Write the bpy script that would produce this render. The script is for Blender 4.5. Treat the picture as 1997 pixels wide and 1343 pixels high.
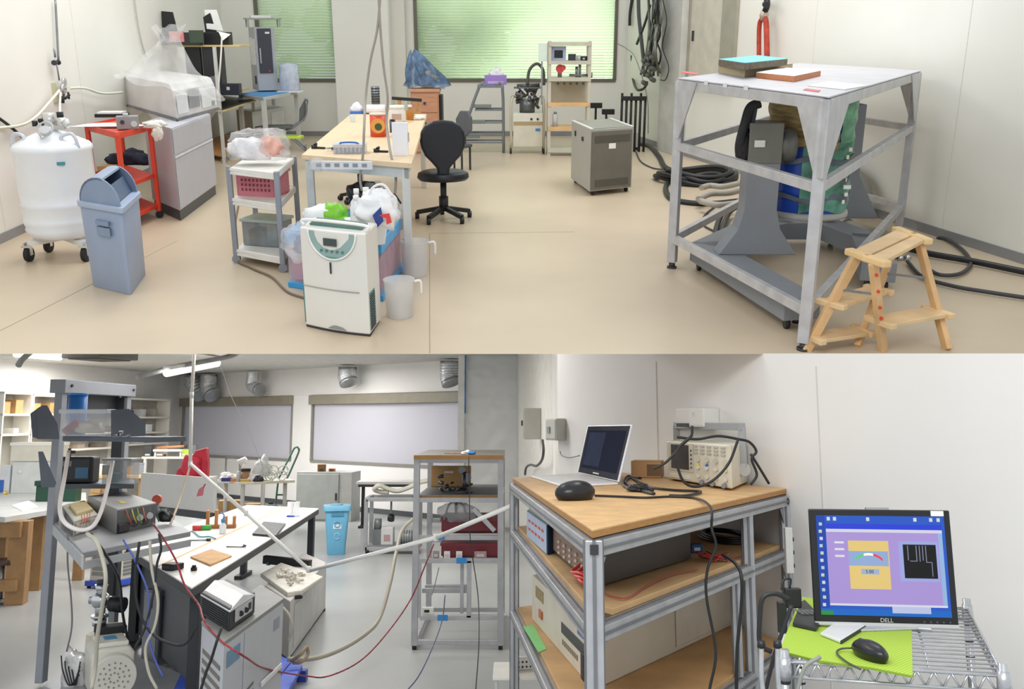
import bpy, bmesh, math, random
from mathutils import Vector, Matrix, noise
for o in list(bpy.data.objects): bpy.data.objects.remove(o)
sc = bpy.context.scene
COL = sc.collection
PI = math.pi
F = 1750.0; CY = 565.0; CX = 998.5; HA = 1.5; HB = 1.7
YH1 = 60.0; YH2 = 815.0          # eye level of the upper and of the lower laboratory
P1 = math.atan((CY - YH1) / F); P2 = math.atan((YH2 - CY) / F)

# ---------------- camera ----------------
cd = bpy.data.cameras.new('camera'); cam = bpy.data.objects.new('camera', cd); COL.objects.link(cam)
cd.sensor_width = 36.0; cd.lens = F / 1997.0 * 36.0
cd.shift_y = -(671.5 - CY) / 1997.0
cd.clip_start = 0.05; cd.clip_end = 200
cam.location = (0, 0, HB); cam.rotation_euler = (PI / 2 + P2, 0, 0)
sc.camera = cam
# ---------------- world, lights, exposure ----------------
w = bpy.data.worlds.new('world'); sc.world = w; w.use_nodes = True
w.node_tree.nodes['Background'].inputs['Color'].default_value = (0.93, 0.97, 1.0, 1)
w.node_tree.nodes['Background'].inputs['Strength'].default_value = 0.86
sc.view_settings.view_transform = 'Standard'; sc.view_settings.look = 'None'
sc.view_settings.exposure = 0.0; sc.view_settings.gamma = 1.0; sc.view_settings.use_curve_mapping = False

class Room:
    def __init__(s, pitch, M, H): s.p = pitch; s.M = M; s.H = H
    def ray(s, x, y):
        u = (x - CX) / F; v = (CY - y) / F; c, q = math.cos(s.p), math.sin(s.p)
        return Vector((u, c - v * q, q + v * c))
    def z(s, x, y, z=0.0):
        d = s.ray(x, y); t = (z - s.H) / d.z
        return Vector((0, 0, s.H)) + d * t
    def y(s, x, y, Y):
        d = s.ray(x, y); return Vector((0, 0, s.H)) + d * (Y / d.y)
    def w(s, x, y, A, B, off=0.0):           # hit of the pixel's ray with the upright plane through A and B
        t = Vector((B[0] - A[0], B[1] - A[1], 0)).normalized(); n = Vector((-t.y, t.x, 0))
        if n.dot(Vector((A[0], A[1], 0))) > 0: n = -n      # towards the camera
        a = Vector((A[0], A[1], 0)) + n * off
        d = s.ray(x, y); return Vector((0, 0, s.H)) + d * (n.dot(a) / n.dot(d))
    def u(s, P):                              # metres per pixel at P
        q = Vector(P) - Vector((0, 0, s.H)); return (q.y * math.cos(s.p) + q.z * math.sin(s.p)) / F
    def pix(s, P):
        q = Vector(P) - Vector((0, 0, s.H)); c, k = math.cos(s.p), math.sin(s.p)
        D = q.y * c + q.z * k; V = -q.y * k + q.z * c
        return CX + F * q.x / D, CY - F * V / D
    def ht(s, P, yp):                         # height of the point above P that shows at row yp
        a, b = -1.0, 6.0
        for _ in range(40):
            m = (a + b) / 2
            if s.pix((P[0], P[1], m))[1] > yp: a = m
            else: b = m
        return a
    def fit(s, N, L, R, z=0.0):
        n = s.z(*N, z); l = s.z(*L, z); r = s.z(*R, z)
        e = r - n; rz = math.atan2(e.y, e.x); p = Vector((-math.sin(rz), math.cos(rz), 0))
        return n, rz, e.length, abs((l - n).dot(p))

RA = Room(-P1, Matrix.Translation((0, 0, HB)) @ Matrix.Rotation(P1 + P2, 4, 'X') @ Matrix.Translation((0, 0, -HA)), HA)
RB = Room(P2, Matrix.Identity(4), HB)

def area(name, M, loc, sx, sy, e, col=(1, .985, .96), rot=(0, 0, 0)):
    l = bpy.data.lights.new(name, 'AREA'); l.shape = 'RECTANGLE'; l.size = sx; l.size_y = sy; l.energy = e; l.color = col
    o = bpy.data.objects.new(name, l); COL.objects.link(o)
    from mathutils import Euler
    o.matrix_world = M @ Matrix.Translation(loc) @ Euler(rot).to_matrix().to_4x4(); return o
area('ceiling_light_area', RA.M, (-2.5, 7.5, 3.6), 1.2, 4.0, 84)
area('ceiling_light_area', RA.M, (2.0, 8.0, 3.6), 1.2, 4.0, 84)
area('daylight_area', RA.M, (1.4, 18.0, 2.6), 1.2, 1.2, 420, (.93, 1, .86), (PI / 2 * -1.0 - .0, 0, 0))
area('ceiling_light_area', RB.M, (-2.8, 9.5, 2.6), 4.0, 1.0, 120)
area('ceiling_light_area', RB.M, (-5.4, 15.2, 2.6), 5.0, 1.6, 230)
area('ceiling_light_area', RB.M, (-1.5, 6.5, 2.6), 3.0, 0.6, 75)
area('ceiling_light_area', RB.M, (-0.6, 0.2, 3.6), 3.0, 1.5, 125, rot=(.35, .1, 0))

# ---------------- materials ----------------
def lin(h):
    h = h.lstrip('#'); c = [int(h[i:i + 2], 16) / 255 for i in (0, 2, 4)]
    return tuple((x / 12.92 if x <= .04045 else ((x + .055) / 1.055) ** 2.4) for x in c) + (1,)
MC = {}
def mt(h, rough=.5, metal=0.0, var=.06, scale=6.0, bump=0.0, alpha=1.0, trans=0.0, emit=0.0, stretch=None, coat=0.0):
    key = (h, rough, metal, var, scale, bump, alpha, trans, emit, stretch, coat)
    if key in MC: return MC[key]
    m = bpy.data.materials.new('m_' + h.lstrip('#')); m.use_nodes = True; N = m.node_tree.nodes; Lk = m.node_tree.links
    b = N['Principled BSDF']; b.inputs['Roughness'].default_value = rough; b.inputs['Metallic'].default_value = metal
    c = lin(h)
    tc = N.new('ShaderNodeTexCoord'); nz = N.new('ShaderNodeTexNoise'); nz.inputs['Scale'].default_value = scale
    nz.inputs['Detail'].default_value = 4
    if stretch:
        mp = N.new('ShaderNodeMapping'); mp.inputs['Scale'].default_value = stretch
        Lk.new(tc.outputs['Object'], mp.inputs['Vector']); Lk.new(mp.outputs['Vector'], nz.inputs['Vector'])
    else: Lk.new(tc.outputs['Object'], nz.inputs['Vector'])
    cr = N.new('ShaderNodeValToRGB'); cr.color_ramp.elements[0].position = .3; cr.color_ramp.elements[1].position = .7
    cr.color_ramp.elements[0].color = tuple(x * (1 - var * 1.6) for x in c[:3]) + (1,)
    cr.color_ramp.elements[1].color = tuple(min(1, x * (1 + var)) for x in c[:3]) + (1,)
    Lk.new(nz.outputs['Fac'], cr.inputs['Fac']); Lk.new(cr.outputs['Color'], b.inputs['Base Color']) if not emit else b.inputs['Base Color'].__setattr__('default_value', (.02, .02, .02, 1))
    if bump:
        bp = N.new('ShaderNodeBump'); bp.inputs['Strength'].default_value = bump; bp.inputs['Distance'].default_value = .02
        Lk.new(nz.outputs['Fac'], bp.inputs['Height']); Lk.new(bp.outputs['Normal'], b.inputs['Normal'])
    if alpha < 1: b.inputs['Alpha'].default_value = alpha
    if trans: b.inputs['Transmission Weight'].default_value = trans
    if emit: b.inputs['Specular IOR Level'].default_value = 0; b.inputs['Roughness'].default_value = 1
    if emit:
        Lk.new(cr.outputs['Color'], b.inputs['Emission Color']); b.inputs['Emission Strength'].default_value = emit
    MC[key] = m; return m
BLACK = mt('1c1d20', .45); DARK = mt('33363b', .5); ALU = mt('b4b5b8', .38, .55, .08, 12); ALUD = mt('97999d', .42, .5, .08, 12)
WHITE = mt('ecebe6', .45); CREAM = mt('dcd8c8', .5); PLY = mt('dfb680', .55, 0, .12, 5, 0, stretch=(1, 9, 1)); CHROME = mt('d8dade', .18, .9, .05)
CARD = mt('c09a68', .8, 0, .08, 9); WOOD = mt('b98a55', .6, 0, .12, 7, stretch=(8, 1, 1)); RUBBER = mt('232427', .7); GREY = mt('8b8f95', .5)
CLEAR = mt('e3e9ec', .25, 0, .05, 6, .0, alpha=.42); FILM = mt('e6e9ea', .16, 0, .2, 9, .6, alpha=.26); PAPER = mt('f1f1ee', .7)
STEEL = mt('8d9095', .35, .7, .1, 14); RED = mt('d8452c', .45); LGREY = mt('c2c3c4', .5)

# ---------------- mesh builder ----------------
def smooth_path(pts, k=6):
    P = [Vector(p) for p in pts]
    if len(P) < 3: return P
    Q = [P[0] * 2 - P[1]] + P + [P[-1] * 2 - P[-2]]; out = []
    for i in range(1, len(Q) - 2):
        a, b, c, d = Q[i - 1], Q[i], Q[i + 1], Q[i + 2]
        for j in range(k):
            t = j / k
            out.append(.5 * ((2 * b) + (c - a) * t + (2 * a - 5 * b + 4 * c - d) * t * t + (3 * b - a - 3 * c + d) * t ** 3))
    out.append(P[-1]); return out
class MB:
    def __init__(s, k=1.0): s.v = []; s.f = []; s.sm = []; s.k = k
    def add(s, vs, fs, smooth=False, M=None):
        n = len(s.v)
        for p in vs:
            p = Vector(p)
            if M is not None: p = M @ p
            s.v.append(p * s.k)
        for f in fs: s.f.append([n + i for i in f]); s.sm.append(smooth)
        return s
    def box(s, x0, y0, z0, x1, y1, z1, M=None):
        vs = [(x, y, z) for z in (z0, z1) for x, y in ((x0, y0), (x1, y0), (x1, y1), (x0, y1))]
        return s.add(vs, [(3, 2, 1, 0), (4, 5, 6, 7), (0, 1, 5, 4), (1, 2, 6, 5), (2, 3, 7, 6), (3, 0, 4, 7)], False, M)
    def bar(s, p0, p1, wx, wz=None, up=(0, 0, 1)):    # square bar between two points
        wz = wz or wx; a, b = Vector(p0), Vector(p1); d = (b - a).normalized(); up = Vector(up)
        if abs(d.dot(up)) > .98: up = Vector((1, 0, 0))
        x = d.cross(up).normalized() * wx / 2; z = x.cross(d).normalized() * wz / 2
        vs = [q + i for q in (a, b) for i in (-x - z, x - z, x + z, -x + z)]
        return s.add(vs, [(0, 1, 2, 3), (7, 6, 5, 4), (0, 4, 5, 1), (1, 5, 6, 2), (2, 6, 7, 3), (3, 7, 4, 0)])
    def cyl(s, p0, p1, r, r2=None, n=16, cap=True):
        r2 = r if r2 is None else r2; a, b = Vector(p0), Vector(p1); d = (b - a).normalized()
        t = Vector((1, 0, 0)) if abs(d.x) < .9 else Vector((0, 1, 0)); x = d.cross(t).normalized(); y = d.cross(x)
        vs = []
        for q, rr in ((a, r), (b, r2)):
            for i in range(n):
                g = 2 * PI * i / n; vs.append(q + x * math.cos(g) * rr + y * math.sin(g) * rr)
        s.add(vs, [(i, (i + 1) % n, n + (i + 1) % n, n + i) for i in range(n)], True)
        if cap: s.add(vs, [tuple(range(n - 1, -1, -1)), tuple(range(n, 2 * n))])
        return s
    def tube(s, pts, r, n=8, k=6, closed=False):
        P = smooth_path(pts, k); vs = []; fs = []; px = None
        for i, p in enumerate(P):
            d = (P[min(i + 1, len(P) - 1)] - P[max(i - 1, 0)]).normalized()
            if px is None:
                t = Vector((0, 0, 1)) if abs(d.z) < .9 else Vector((1, 0, 0)); px = d.cross(t).normalized()
            px = (px - d * px.dot(d)).normalized(); py = d.cross(px)
            for j in range(n):
                g = 2 * PI * j / n; vs.append(p + px * math.cos(g) * r + py * math.sin(g) * r)
        for i in range(len(P) - 1):
            for j in range(n): fs.append((i * n + j, i * n + (j + 1) % n, (i + 1) * n + (j + 1) % n, (i + 1) * n + j))
        s.add(vs, fs, True); m = len(P) - 1
        return s.add(vs, [tuple(range(n - 1, -1, -1)), tuple(range(m * n, m * n + n))])
    def lathe(s, prof, c=(0, 0, 0), n=28, sx=1.0, sy=1.0, cap=True):
        c = Vector(c); vs = []
        for r, z in prof:
            for i in range(n): g = 2 * PI * i / n; vs.append(c + Vector((math.cos(g) * r * sx, math.sin(g) * r * sy, z)))
        fs = [(k * n + i, k * n + (i + 1) % n, (k + 1) * n + (i + 1) % n, (k + 1) * n + i) for k in range(len(prof) - 1) for i in range(n)]
        s.add(vs, fs, True)
        if cap: m = len(prof) - 1; s.add(vs, [tuple(range(n - 1, -1, -1)), tuple(range(m * n, m * n + n))])
        return s
    def prism(s, poly, a, b, ax='z', M=None):
        # poly: 2-D points; ax: axis it is extruded along from a to b
        def q(p, t): return {'z': (p[0], p[1], t), 'y': (p[0], t, p[1]), 'x': (t, p[0], p[1])}[ax]
        n = len(poly); vs = [q(p, a) for p in poly] + [q(p, b) for p in poly]
        fs = [tuple(range(n - 1, -1, -1)), tuple(range(n, 2 * n))] + [(i, (i + 1) % n, n + (i + 1) % n, n + i) for i in range(n)]
        return s.add(vs, fs, False, M)
    def blob(s, c, r, seed=0, amp=.25, n=20, m=14, freq=1.6, flat=True):
        c = Vector(c); vs = []; fs = []; of = Vector((seed * 3.7, seed * 1.3, seed * 2.1))
        for i in range(m + 1):
            t = PI * i / m
            for j in range(n):
                g = 2 * PI * j / n; d = Vector((math.sin(t) * math.cos(g), math.sin(t) * math.sin(g), math.cos(t)))
                k = 1 + amp * (noise.noise(d * freq + of) + .6 * noise.noise(d * freq * 2.7 + of))
                p = Vector((d.x * r[0], d.y * r[1], d.z * r[2])) * k
                if flat and p.z < -r[2] * .55: p.z = -r[2] * .55
                vs.append(c + p)
        for i in range(m):
            for j in range(n): fs.append((i * n + j, (i + 1) * n + j, (i + 1) * n + (j + 1) % n, i * n + (j + 1) % n))
        return s.add(vs, fs, True)
    def sheet(s, f, nx, ny, th=.003):
        vs = [Vector(f(i / nx, j / ny)) for j in range(ny + 1) for i in range(nx + 1)]
        fs = [(j * (nx + 1) + i, j * (nx + 1) + i + 1, (j + 1) * (nx + 1) + i + 1, (j + 1) * (nx + 1) + i) for j in range(ny) for i in range(nx)]
        s.add(vs, fs, True); return s
    def mesh(s, name):
        me = bpy.data.meshes.new(name); me.from_pydata([tuple(p) for p in s.v], [], s.f)
        for p, q in zip(me.polygons, s.sm): p.use_smooth = q
        bm = bmesh.new(); bm.from_mesh(me); bmesh.ops.remove_doubles(bm, verts=bm.verts, dist=1e-6)
        bmesh.ops.recalc_face_normals(bm, faces=bm.faces); bm.to_mesh(me); bm.free(); return me

def mkobj(name, mb, mat, bevel=0.0, solid=0.0):
    me = mb.mesh(name); me.materials.append(mat); o = bpy.data.objects.new(name, me); COL.objects.link(o)
    if solid: q = o.modifiers.new('solid', 'SOLIDIFY'); q.thickness = solid; q.offset = 0
    if bevel: q = o.modifiers.new('bevel', 'BEVEL'); q.width = bevel; q.segments = 2; q.limit_method = 'ANGLE'; q.angle_limit = .7
    return o
def tag(o, label, cat, group=None):
    o['label'] = label; o['category'] = cat
    if group: o['group'] = group
def TM(room, loc, rz): return room.M @ Matrix.Translation(Vector(loc)) @ Matrix.Rotation(rz, 4, 'Z')
class Thing:
    def __init__(s, room, name, label, cat, loc, rz=0.0, group=None, k=1.0):
        s.o = bpy.data.objects.new(name, None); COL.objects.link(s.o); s.o.empty_display_size = .1
        s.room = room; s.k = k; s.loc = Vector(loc); s.rz = rz; s.o.matrix_world = TM(room, loc, rz); tag(s.o, label, cat, group)
    def part(s, name, mb, mat, bevel=0.0, parent=None, label=None, solid=0.0):
        o = mkobj(name, mb, mat, bevel, solid); o.parent = parent or s.o
        if label: o['label'] = label
        return o
    def mb(s): return MB(s.k)
    def inv(s, P):                           # room point -> local point (in builder units)
        return (Matrix.Rotation(-s.rz, 3, 'Z') @ (Vector(P) - s.loc)) / s.k
def solo(room, name, label, cat, mb, mat, loc=(0, 0, 0), rz=0.0, bevel=0.0, group=None, solid=0.0):
    o = mkobj(name, mb, mat, bevel, solid); o.matrix_world = TM(room, loc, rz); tag(o, label, cat, group); return o
def struct(room, name, mb, mat, loc=(0, 0, 0), rz=0.0, bevel=0.0, parent=None, solid=0.0):
    o = mkobj(name, mb, mat, bevel, solid)
    if parent: o.parent = parent
    else: o.matrix_world = TM(room, loc, rz); o['kind'] = 'structure'
    return o
def cable(room, name, label, pts, r, mat, cat='cable', group=None, n=7):
    p0 = Vector(pts[0]); mb = MB(); mb.tube([Vector(p) - p0 for p in pts], r, n); return solo(room, name, label, cat, mb, mat, p0, 0, 0, group)
def spot(room, x, y, z=0.0, **k):            # location on the level z seen at a pixel, and metres per pixel there
    P = room.z(x, y, z); return P, room.u(P)
def px(room, name, label, cat, x, y, z=0.0, rz=0.0, group=None):   # thing whose builder unit is one pixel of the photo
    P, u = spot(room, x, y, z); return Thing(room, name, label, cat, P, rz, group, u)
def pxy(room, name, label, cat, x, y, Y, rz=0.0, z=None, group=None):   # the same at a depth, optionally set onto a level
    P = room.y(x, y, Y)
    if z is not None: P.z = z
    return Thing(room, name, label, cat, P, rz, group, room.u(P))
def dup(root, M, label=None, group=None, name=None):
    r = root.copy(); COL.objects.link(r); r.matrix_world = M
    if label: r['label'] = label
    if group: r['group'] = group
    for ch in list(root.children):
        c = ch.copy(); COL.objects.link(c); c.parent = r
        for g in list(ch.children): d = g.copy(); COL.objects.link(d); d.parent = c
    return r
def text(room_thing, name, body, size, mat, M, parent=None, depth=.0006):
    cu = bpy.data.curves.new(name, 'FONT'); cu.body = body; cu.size = size; cu.extrude = depth; cu.align_x = 'CENTER'; cu.align_y = 'CENTER'
    t = bpy.data.objects.new(name, cu); COL.objects.link(t); dg = bpy.context.evaluated_depsgraph_get()
    me = bpy.data.meshes.new_from_object(t.evaluated_get(dg)); bpy.data.objects.remove(t)
    me.materials.clear(); me.materials.append(mat)
    o = bpy.data.objects.new(name, me); COL.objects.link(o); o.parent = parent or room_thing.o; o.matrix_local = M; return o
def cardbox(room, label, x, y, z, wp, dp, hp, rz=0.0, mat=None, group=None, name='cardboard_box', cat='box'):
    t = px(room, name, label, cat, x, y, z, rz, group)
    m = t.mb(); m.box(-wp / 2, 0, 0, wp / 2, dp, hp * .94); t.part('box_body', m, mat or CARD, .002)
    m = t.mb()
    m.box(-wp / 2, 0, hp * .94, wp / 2, dp * .49, hp); m.box(-wp / 2, dp * .51, hp * .94, wp / 2, dp, hp); t.part('flap', m, mat or CARD, .001)
    return t

# footprint with its own corner angle: builder x runs along the right-hand edge, y along the left-hand edge
class SB(MB):
    def __init__(s, ang, k=1.0): MB.__init__(s, k); s.c = math.cos(ang); s.q_ = math.sin(ang)
    def q(s, p): p = Vector(p); return Vector((p.x + p.y * s.c, p.y * s.q_, p.z))
    def box(s, x0, y0, z0, x1, y1, z1, M=None):
        vs = [s.q((x, y, z)) for z in (z0, z1) for x, y in ((x0, y0), (x1, y0), (x1, y1), (x0, y1))]
        return s.add(vs, [(3, 2, 1, 0), (4, 5, 6, 7), (0, 1, 5, 4), (1, 2, 6, 5), (2, 3, 7, 6), (3, 0, 4, 7)])
    def prism(s, poly, a, b, ax='z', M=None):
        n = len(s.v); MB.prism(s, poly, a, b, ax)
        for i in range(n, len(s.v)): s.v[i] = s.q(s.v[i])
        return s
    def bar(s, p0, p1, wx, wz=None, up=(0, 0, 1)): return MB.bar(s, s.q(p0), s.q(p1), wx, wz, up)
    def cyl(s, p0, p1, r, r2=None, n=16, cap=True): return MB.cyl(s, s.q(p0), s.q(p1), r, r2, n, cap)
    def tube(s, pts, r, n=8, k=6): return MB.tube(s, [s.q(p) for p in pts], r, n, k)
    def lathe(s, prof, c=(0, 0, 0), n=28, sx=1, sy=1, cap=True): return MB.lathe(s, prof, s.q(c), n, sx, sy, cap)
    def blob(s, c, r, *a, **k): return MB.blob(s, s.q(c), r, *a, **k)
class QThing(Thing):
    def __init__(s, room, name, label, cat, N, L, R, z=0.0, group=None, ytop=None):
        n = room.z(*N, z); l = room.z(*L, z); r = room.z(*R, z); e = r - n; f = l - n
        s.w = e.length; s.d = f.length; rz = math.atan2(e.y, e.x)
        s.ang = math.atan2(f.y, f.x) - rz
        Thing.__init__(s, room, name, label, cat, n, rz, group)
        s.h = room.ht(n, ytop) - z if ytop is not None else 0
        s.n = n; s.l = l; s.r = r
    def mb(s): return SB(s.ang)
    def raw(s): return MB()
    def P(s, x, y, z=0):                      # builder coordinates to room coordinates
        p = SB(s.ang).q((x, y, z)); return s.loc + Matrix.Rotation(s.rz, 3, 'Z') @ p
    def lz(s, z): return z - s.loc.z
def caster(mb, x, y, r, top, w=None):
    w = w or r * .7; mb_ = mb
    p = mb.q((x, y, 0)) if hasattr(mb, 'q') else Vector((x, y, 0))
    MB.cyl(mb_, (p.x - w / 2, p.y, r), (p.x + w / 2, p.y, r), r, None, 14)
    MB.cyl(mb_, (p.x, p.y, r), (p.x, p.y, top), r * .35, None, 8)
# =====================================================================
# UPPER LABORATORY: shell
# =====================================================================
WALLA = mt('e9e8e0', .6, 0, .025, 1.2); WALLA2 = mt('dcdad0', .6, 0, .02, 1.2); FLOORA = mt('cbbaa1', .34, 0, .07, .8, .02)
YB = RA.z(998, 265).y
cLf = RA.z(0, 475); cLb = RA.z(452, 265); cRb = RA.z(1214, 265); cRf = RA.z(1997, 515)
cLb.y = YB; cRb.y = YB
tL = (cLb - cLf).normalized(); A0 = cLf - tL * 2.0
tR = (cRf - cRb).normalized(); B0 = cRf + tR * 2.0
rzL = math.atan2(tL.y, tL.x); rzR = math.atan2(tR.y, tR.x)
yF = RA.z(998, 690).y
m = MB(); poly = [(yF, 0), (YB + .3, 0), (YB + .3, -.35), (yF + 1.4, -.35)]
m.prism(poly, -5.5, 5.5, 'x'); struct(RA, 'floor', m, FLOORA)
def wallpos(P, A, t): return (Vector(P) - Vector((A[0], A[1], 0))).dot(t)
def wallbox(room, name, A, L, rz, holes, h, mat, th=.14):
    m = MB(); x = 0.0
    for (a, b, z0, z1) in sorted(holes):
        m.box(x, 0, 0, a, th, h)
        if z0 > 0: m.box(a, 0, 0, b, th, z0)
        if z1 < h: m.box(a, 0, z1, b, th, h)
        x = b
    m.box(x, 0, 0, L, th, h); return struct(room, name, m, mat, (A[0], A[1], 0), rz)
WH = 2.75
wallbox(RA, 'wall_left', A0, (cLb - A0).length, rzL, [], WH, WALLA)
# back wall with two window openings
A = Vector((cLb.x, YB, 0)); tX = Vector((1, 0, 0))
def bx_(x, y): P = RA.y(x, y, YB); return P.x - A.x, P.z
w1a, _ = bx_(503, 100); w1b, z1 = bx_(662, 148); w2a, _ = bx_(810, 100); w2b, z2 = bx_(1200, 156)
wallbox(RA, 'wall_back', A, cRb.x - cLb.x, 0, [(w1a, w1b, z2, 2.35), (w2a, w2b, z2, 2.35)], WH, WALLA)
wallbox(RA, 'wall_right', cRb, (B0 - cRb).length, rzR, [], WH, WALLA)
# pillar between the windows
pa, _ = bx_(662, 100); pb, _ = bx_(783, 100); pc, _ = bx_(806, 100)
m = MB(); m.box(pa, -.42, 0, pb - .12, 0, WH); struct(RA, 'trim_1', m, WALLA, A, 0, .01)
m = MB(); m.box(pb - .12, -.2, 0, pb + .08, 0, WH); struct(RA, 'trim_2', m, WALLA2, A, 0)
# baseboards
BB = mt('8e8f90', .5)
for nm, P0, L, rz in (('baseboard_left', A0, (cLb - A0).length, rzL), ('baseboard_back', A, cRb.x - cLb.x, 0), ('baseboard_right', cRb, (B0 - cRb).length, rzR)):
    m = MB(); m.box(.02, -.012, 0, L - .02, 0, .07); struct(RA, nm, m, BB, P0, rz)
m = MB()                                           # panel seams of the left and right wall
for X in (1.2, 2.9, 4.6): m.box(X, -.003, .07, X + .008, 0, WH)
struct(RA, 'trim_3', m, WALLA2, A0 + tL * .9, rzL)
m = MB()
for X in (5.0, 7.0): m.box(X, -.002, .07, X + .006, 0, WH)
struct(RA, 'trim_4', m, WALLA2, cRb, rzR)
# blinds
def blindmat(h, tr):
    m = bpy.data.materials.new('m_blind'); m.use_nodes = True; N = m.node_tree.nodes; L = m.node_tree.links
    b = N['Principled BSDF']; b.inputs['Base Color'].default_value = lin(h); b.inputs['Roughness'].default_value = .5
    t = N.new('ShaderNodeBsdfTranslucent'); t.inputs['Color'].default_value = lin(h); x = N.new('ShaderNodeMixShader'); x.inputs[0].default_value = tr
    L.new(b.outputs[0], x.inputs[1]); L.new(t.outputs[0], x.inputs[2]); L.new(x.outputs[0], N['Material Output'].inputs[0]); return m
BLG = blindmat('dbe8cd', .75); BLW = blindmat('d6d5de', .1)
def window(room, name, A, rz, x0, x1, z0, z1, bm, pitch=.04, tilt=46, frame='6b675c'):
    fm = mt(frame, .5)
    m = MB(); t = .035
    m.box(x0, -.02, z0 - .03, x1, .12, z0 + .02); m.box(x0, -.02, z1 - .02, x1, .12, z1 + .02)
    m.box(x0 - .01, -.02, z0, x0 + t, .12, z1); m.box(x1 - t, -.02, z0, x1 + .01, .12, z1)
    fr = struct(room, name, m, fm, (A[0], A[1], 0), rz)
    m = MB(); m.box(x0 + t, .085, z0, x1 - t, .09, z1)
    g = struct(room, 'window_pane', m, mt('dfeee6', .05, 0, .01, 2, 0, alpha=.18), parent=fr)
    m = MB(); z = z0 + .05; a = math.radians(tilt)
    while z < z1 - .02:
        c, s = math.cos(a) * pitch * .62, math.sin(a) * pitch * .62
        m.add([(x0 + t, .03 - c, z + s), (x1 - t, .03 - c, z + s), (x1 - t, .03 + c, z - s), (x0 + t, .03 + c, z - s)], [(0, 1, 2, 3)]); z += pitch
    struct(room, 'window_blind', m, bm, parent=fr)
    return fr
window(RA, 'window_1', A, 0, w1a, w1b, z2, 2.35, BLG); window(RA, 'window_2', A, 0, w2a, w2b, z2, 2.35, BLG)
# greenery outside the windows
rnd = random.Random(5); m = MB()
for i in range(75):
    x = rnd.uniform(w1a - 1.5, w2b + 1.5); z = rnd.uniform(-.3, 2.6); y = rnd.uniform(1.2, 3.0)
    if rnd.random() < (.55 if (x > w2b - 1.6 and z < 1.7) else .12): continue
    m.blob((A.x + x, A.y + y, z), (rnd.uniform(.12, .36),) * 3, i, .9, 14, 10, 2.5, False)
solo(RA, 'tree_foliage', 'green foliage of trees seen through the slatted window blinds', 'foliage', m, mt('c4dfb2', .7, 0, .3, 8))
bpy.data.objects['tree_foliage']['kind'] = 'stuff'
# pillar, service door and its frame on the right wall
def rx(x, y): P = RA.w(x, y, cRb, cRf); return wallpos(P, cRb, tR), P.z
d0 = rx(1300, 100)[0]; d1 = rx(1345, 100)[0]; d2 = rx(1412, 60)[0]; d3 = rx(1440, 60)[0]; dz = rx(1395, 172)[1]
m = MB(); m.box(d0 + .1, -.12, 0, d1, 0, WH); struct(RA, 'trim_5', m, mt('c9c8c2', .6), cRb, rzR, .006)
m = MB(); m.box(d1, -.05, dz, d3, 0, dz + .04); m.box(d1, -.04, dz, d1 + .04, 0, WH); m.box(d2, -.04, dz, d3, 0, WH)
dr = struct(RA, 'door_1', m, mt('a19d8f', .5), cRb, rzR)
m = MB(); m.box(d1 + .04, -.02, dz + .04, d2, 0, WH - .05); struct(RA, 'door_panel', m, mt('cfcabb', .5), parent=dr)
hx, hz_ = rx(1356, 70); m = MB(); m.box(hx - .008, -.045, hz_ - .06, hx + .008, -.02, hz_ + .06); struct(RA, 'door_handle', m, DARK, parent=dr)
# floor seams
def seam(a, b):
    p, q = RA.z(*a), RA.z(*b); d = q - p; m = MB(); m.box(0, -.003, 0, d.length, .003, .0012)
    return m, p, math.atan2(d.y, d.x)
for i, (a, b) in enumerate((((0, 645), (345, 470)), ((838, 688), (838, 455)), ((838, 455), (1120, 452)), ((505, 482), (640, 600)))):
    m, p, rz = seam(a, b); struct(RA, 'trim_%d' % (i + 6), m, mt('a99a82', .6), p, rz)
# =====================================================================
# UPPER LABORATORY: left side
# =====================================================================
def wallL(x, y, off=0.0): return RA.w(x, y, A0, cLb, off)
def wallR(x, y, off=0.0): return RA.w(x, y, cRb, cRf, off)
# --- liquid nitrogen tank on its wheeled base
t = px(RA, 'dewar_tank', 'white round liquid nitrogen tank on a wheeled base beside the left wall', 'tank', 132, 500)
m = t.mb(); m.lathe([(30, 42), (56, 44), (62, 52), (66, 60), (64, 64), (67, 72), (67, 80), (65, 84), (67, 92), (67, 104), (69, 108), (66, 112), (68, 130), (68, 205), (70, 208), (70, 214), (66, 220), (30, 238), (17, 243), (17, 252), (0.5, 252)]); t.part('tank_body', m, mt('eef0f4', .32, 0, .02))
m = t.mb(); m.cyl((0, 0, 250), (0, 0, 262), 13); m.cyl((-8, 0, 262), (-8, 0, 272), 3, None, 8); t.part('neck_collar', m, DARK)
m = t.mb(); m.cyl((4, -4, 250), (4, -4, 276), 11); m.cyl((20, -6, 255), (36, -12, 262), 7); m.cyl((36, -12, 262), (44, -14, 252), 8, 5); m.box(10, -14, 246, 34, -2, 254); t.part('valve_head', m, mt('d5d3d0', .3, .5))
m = t.mb(); m.cyl((-14, -8, 262), (12, -8, 264), 4, None, 8); m.cyl((26, -6, 268), (26, -6, 278), 6, None, 10); m.cyl((-22, -8, 252), (-22, -8, 262), 5); t.part('valve_knob', m, BLACK)
m = t.mb(); m.tube([(2, -40, 236), (-6, -34, 252), (8, -30, 262), (22, -34, 258), (24, -42, 244), (8, -46, 234), (2, -40, 236)], 1.6); m.cyl((12, -40, 244), (14, -46, 250), 9); t.part('pressure_gauge', m, LGREY)
for sx in (-1, 1):
    m = t.mb(); m.tube([(sx * 62, -26, 214), (sx * 58, -26, 232), (sx * 50, -26, 240), (sx * 36, -30, 236), (sx * 34, -32, 226)], 3.4); t.part('handle', m, mt('cfd3da', .4))
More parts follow.
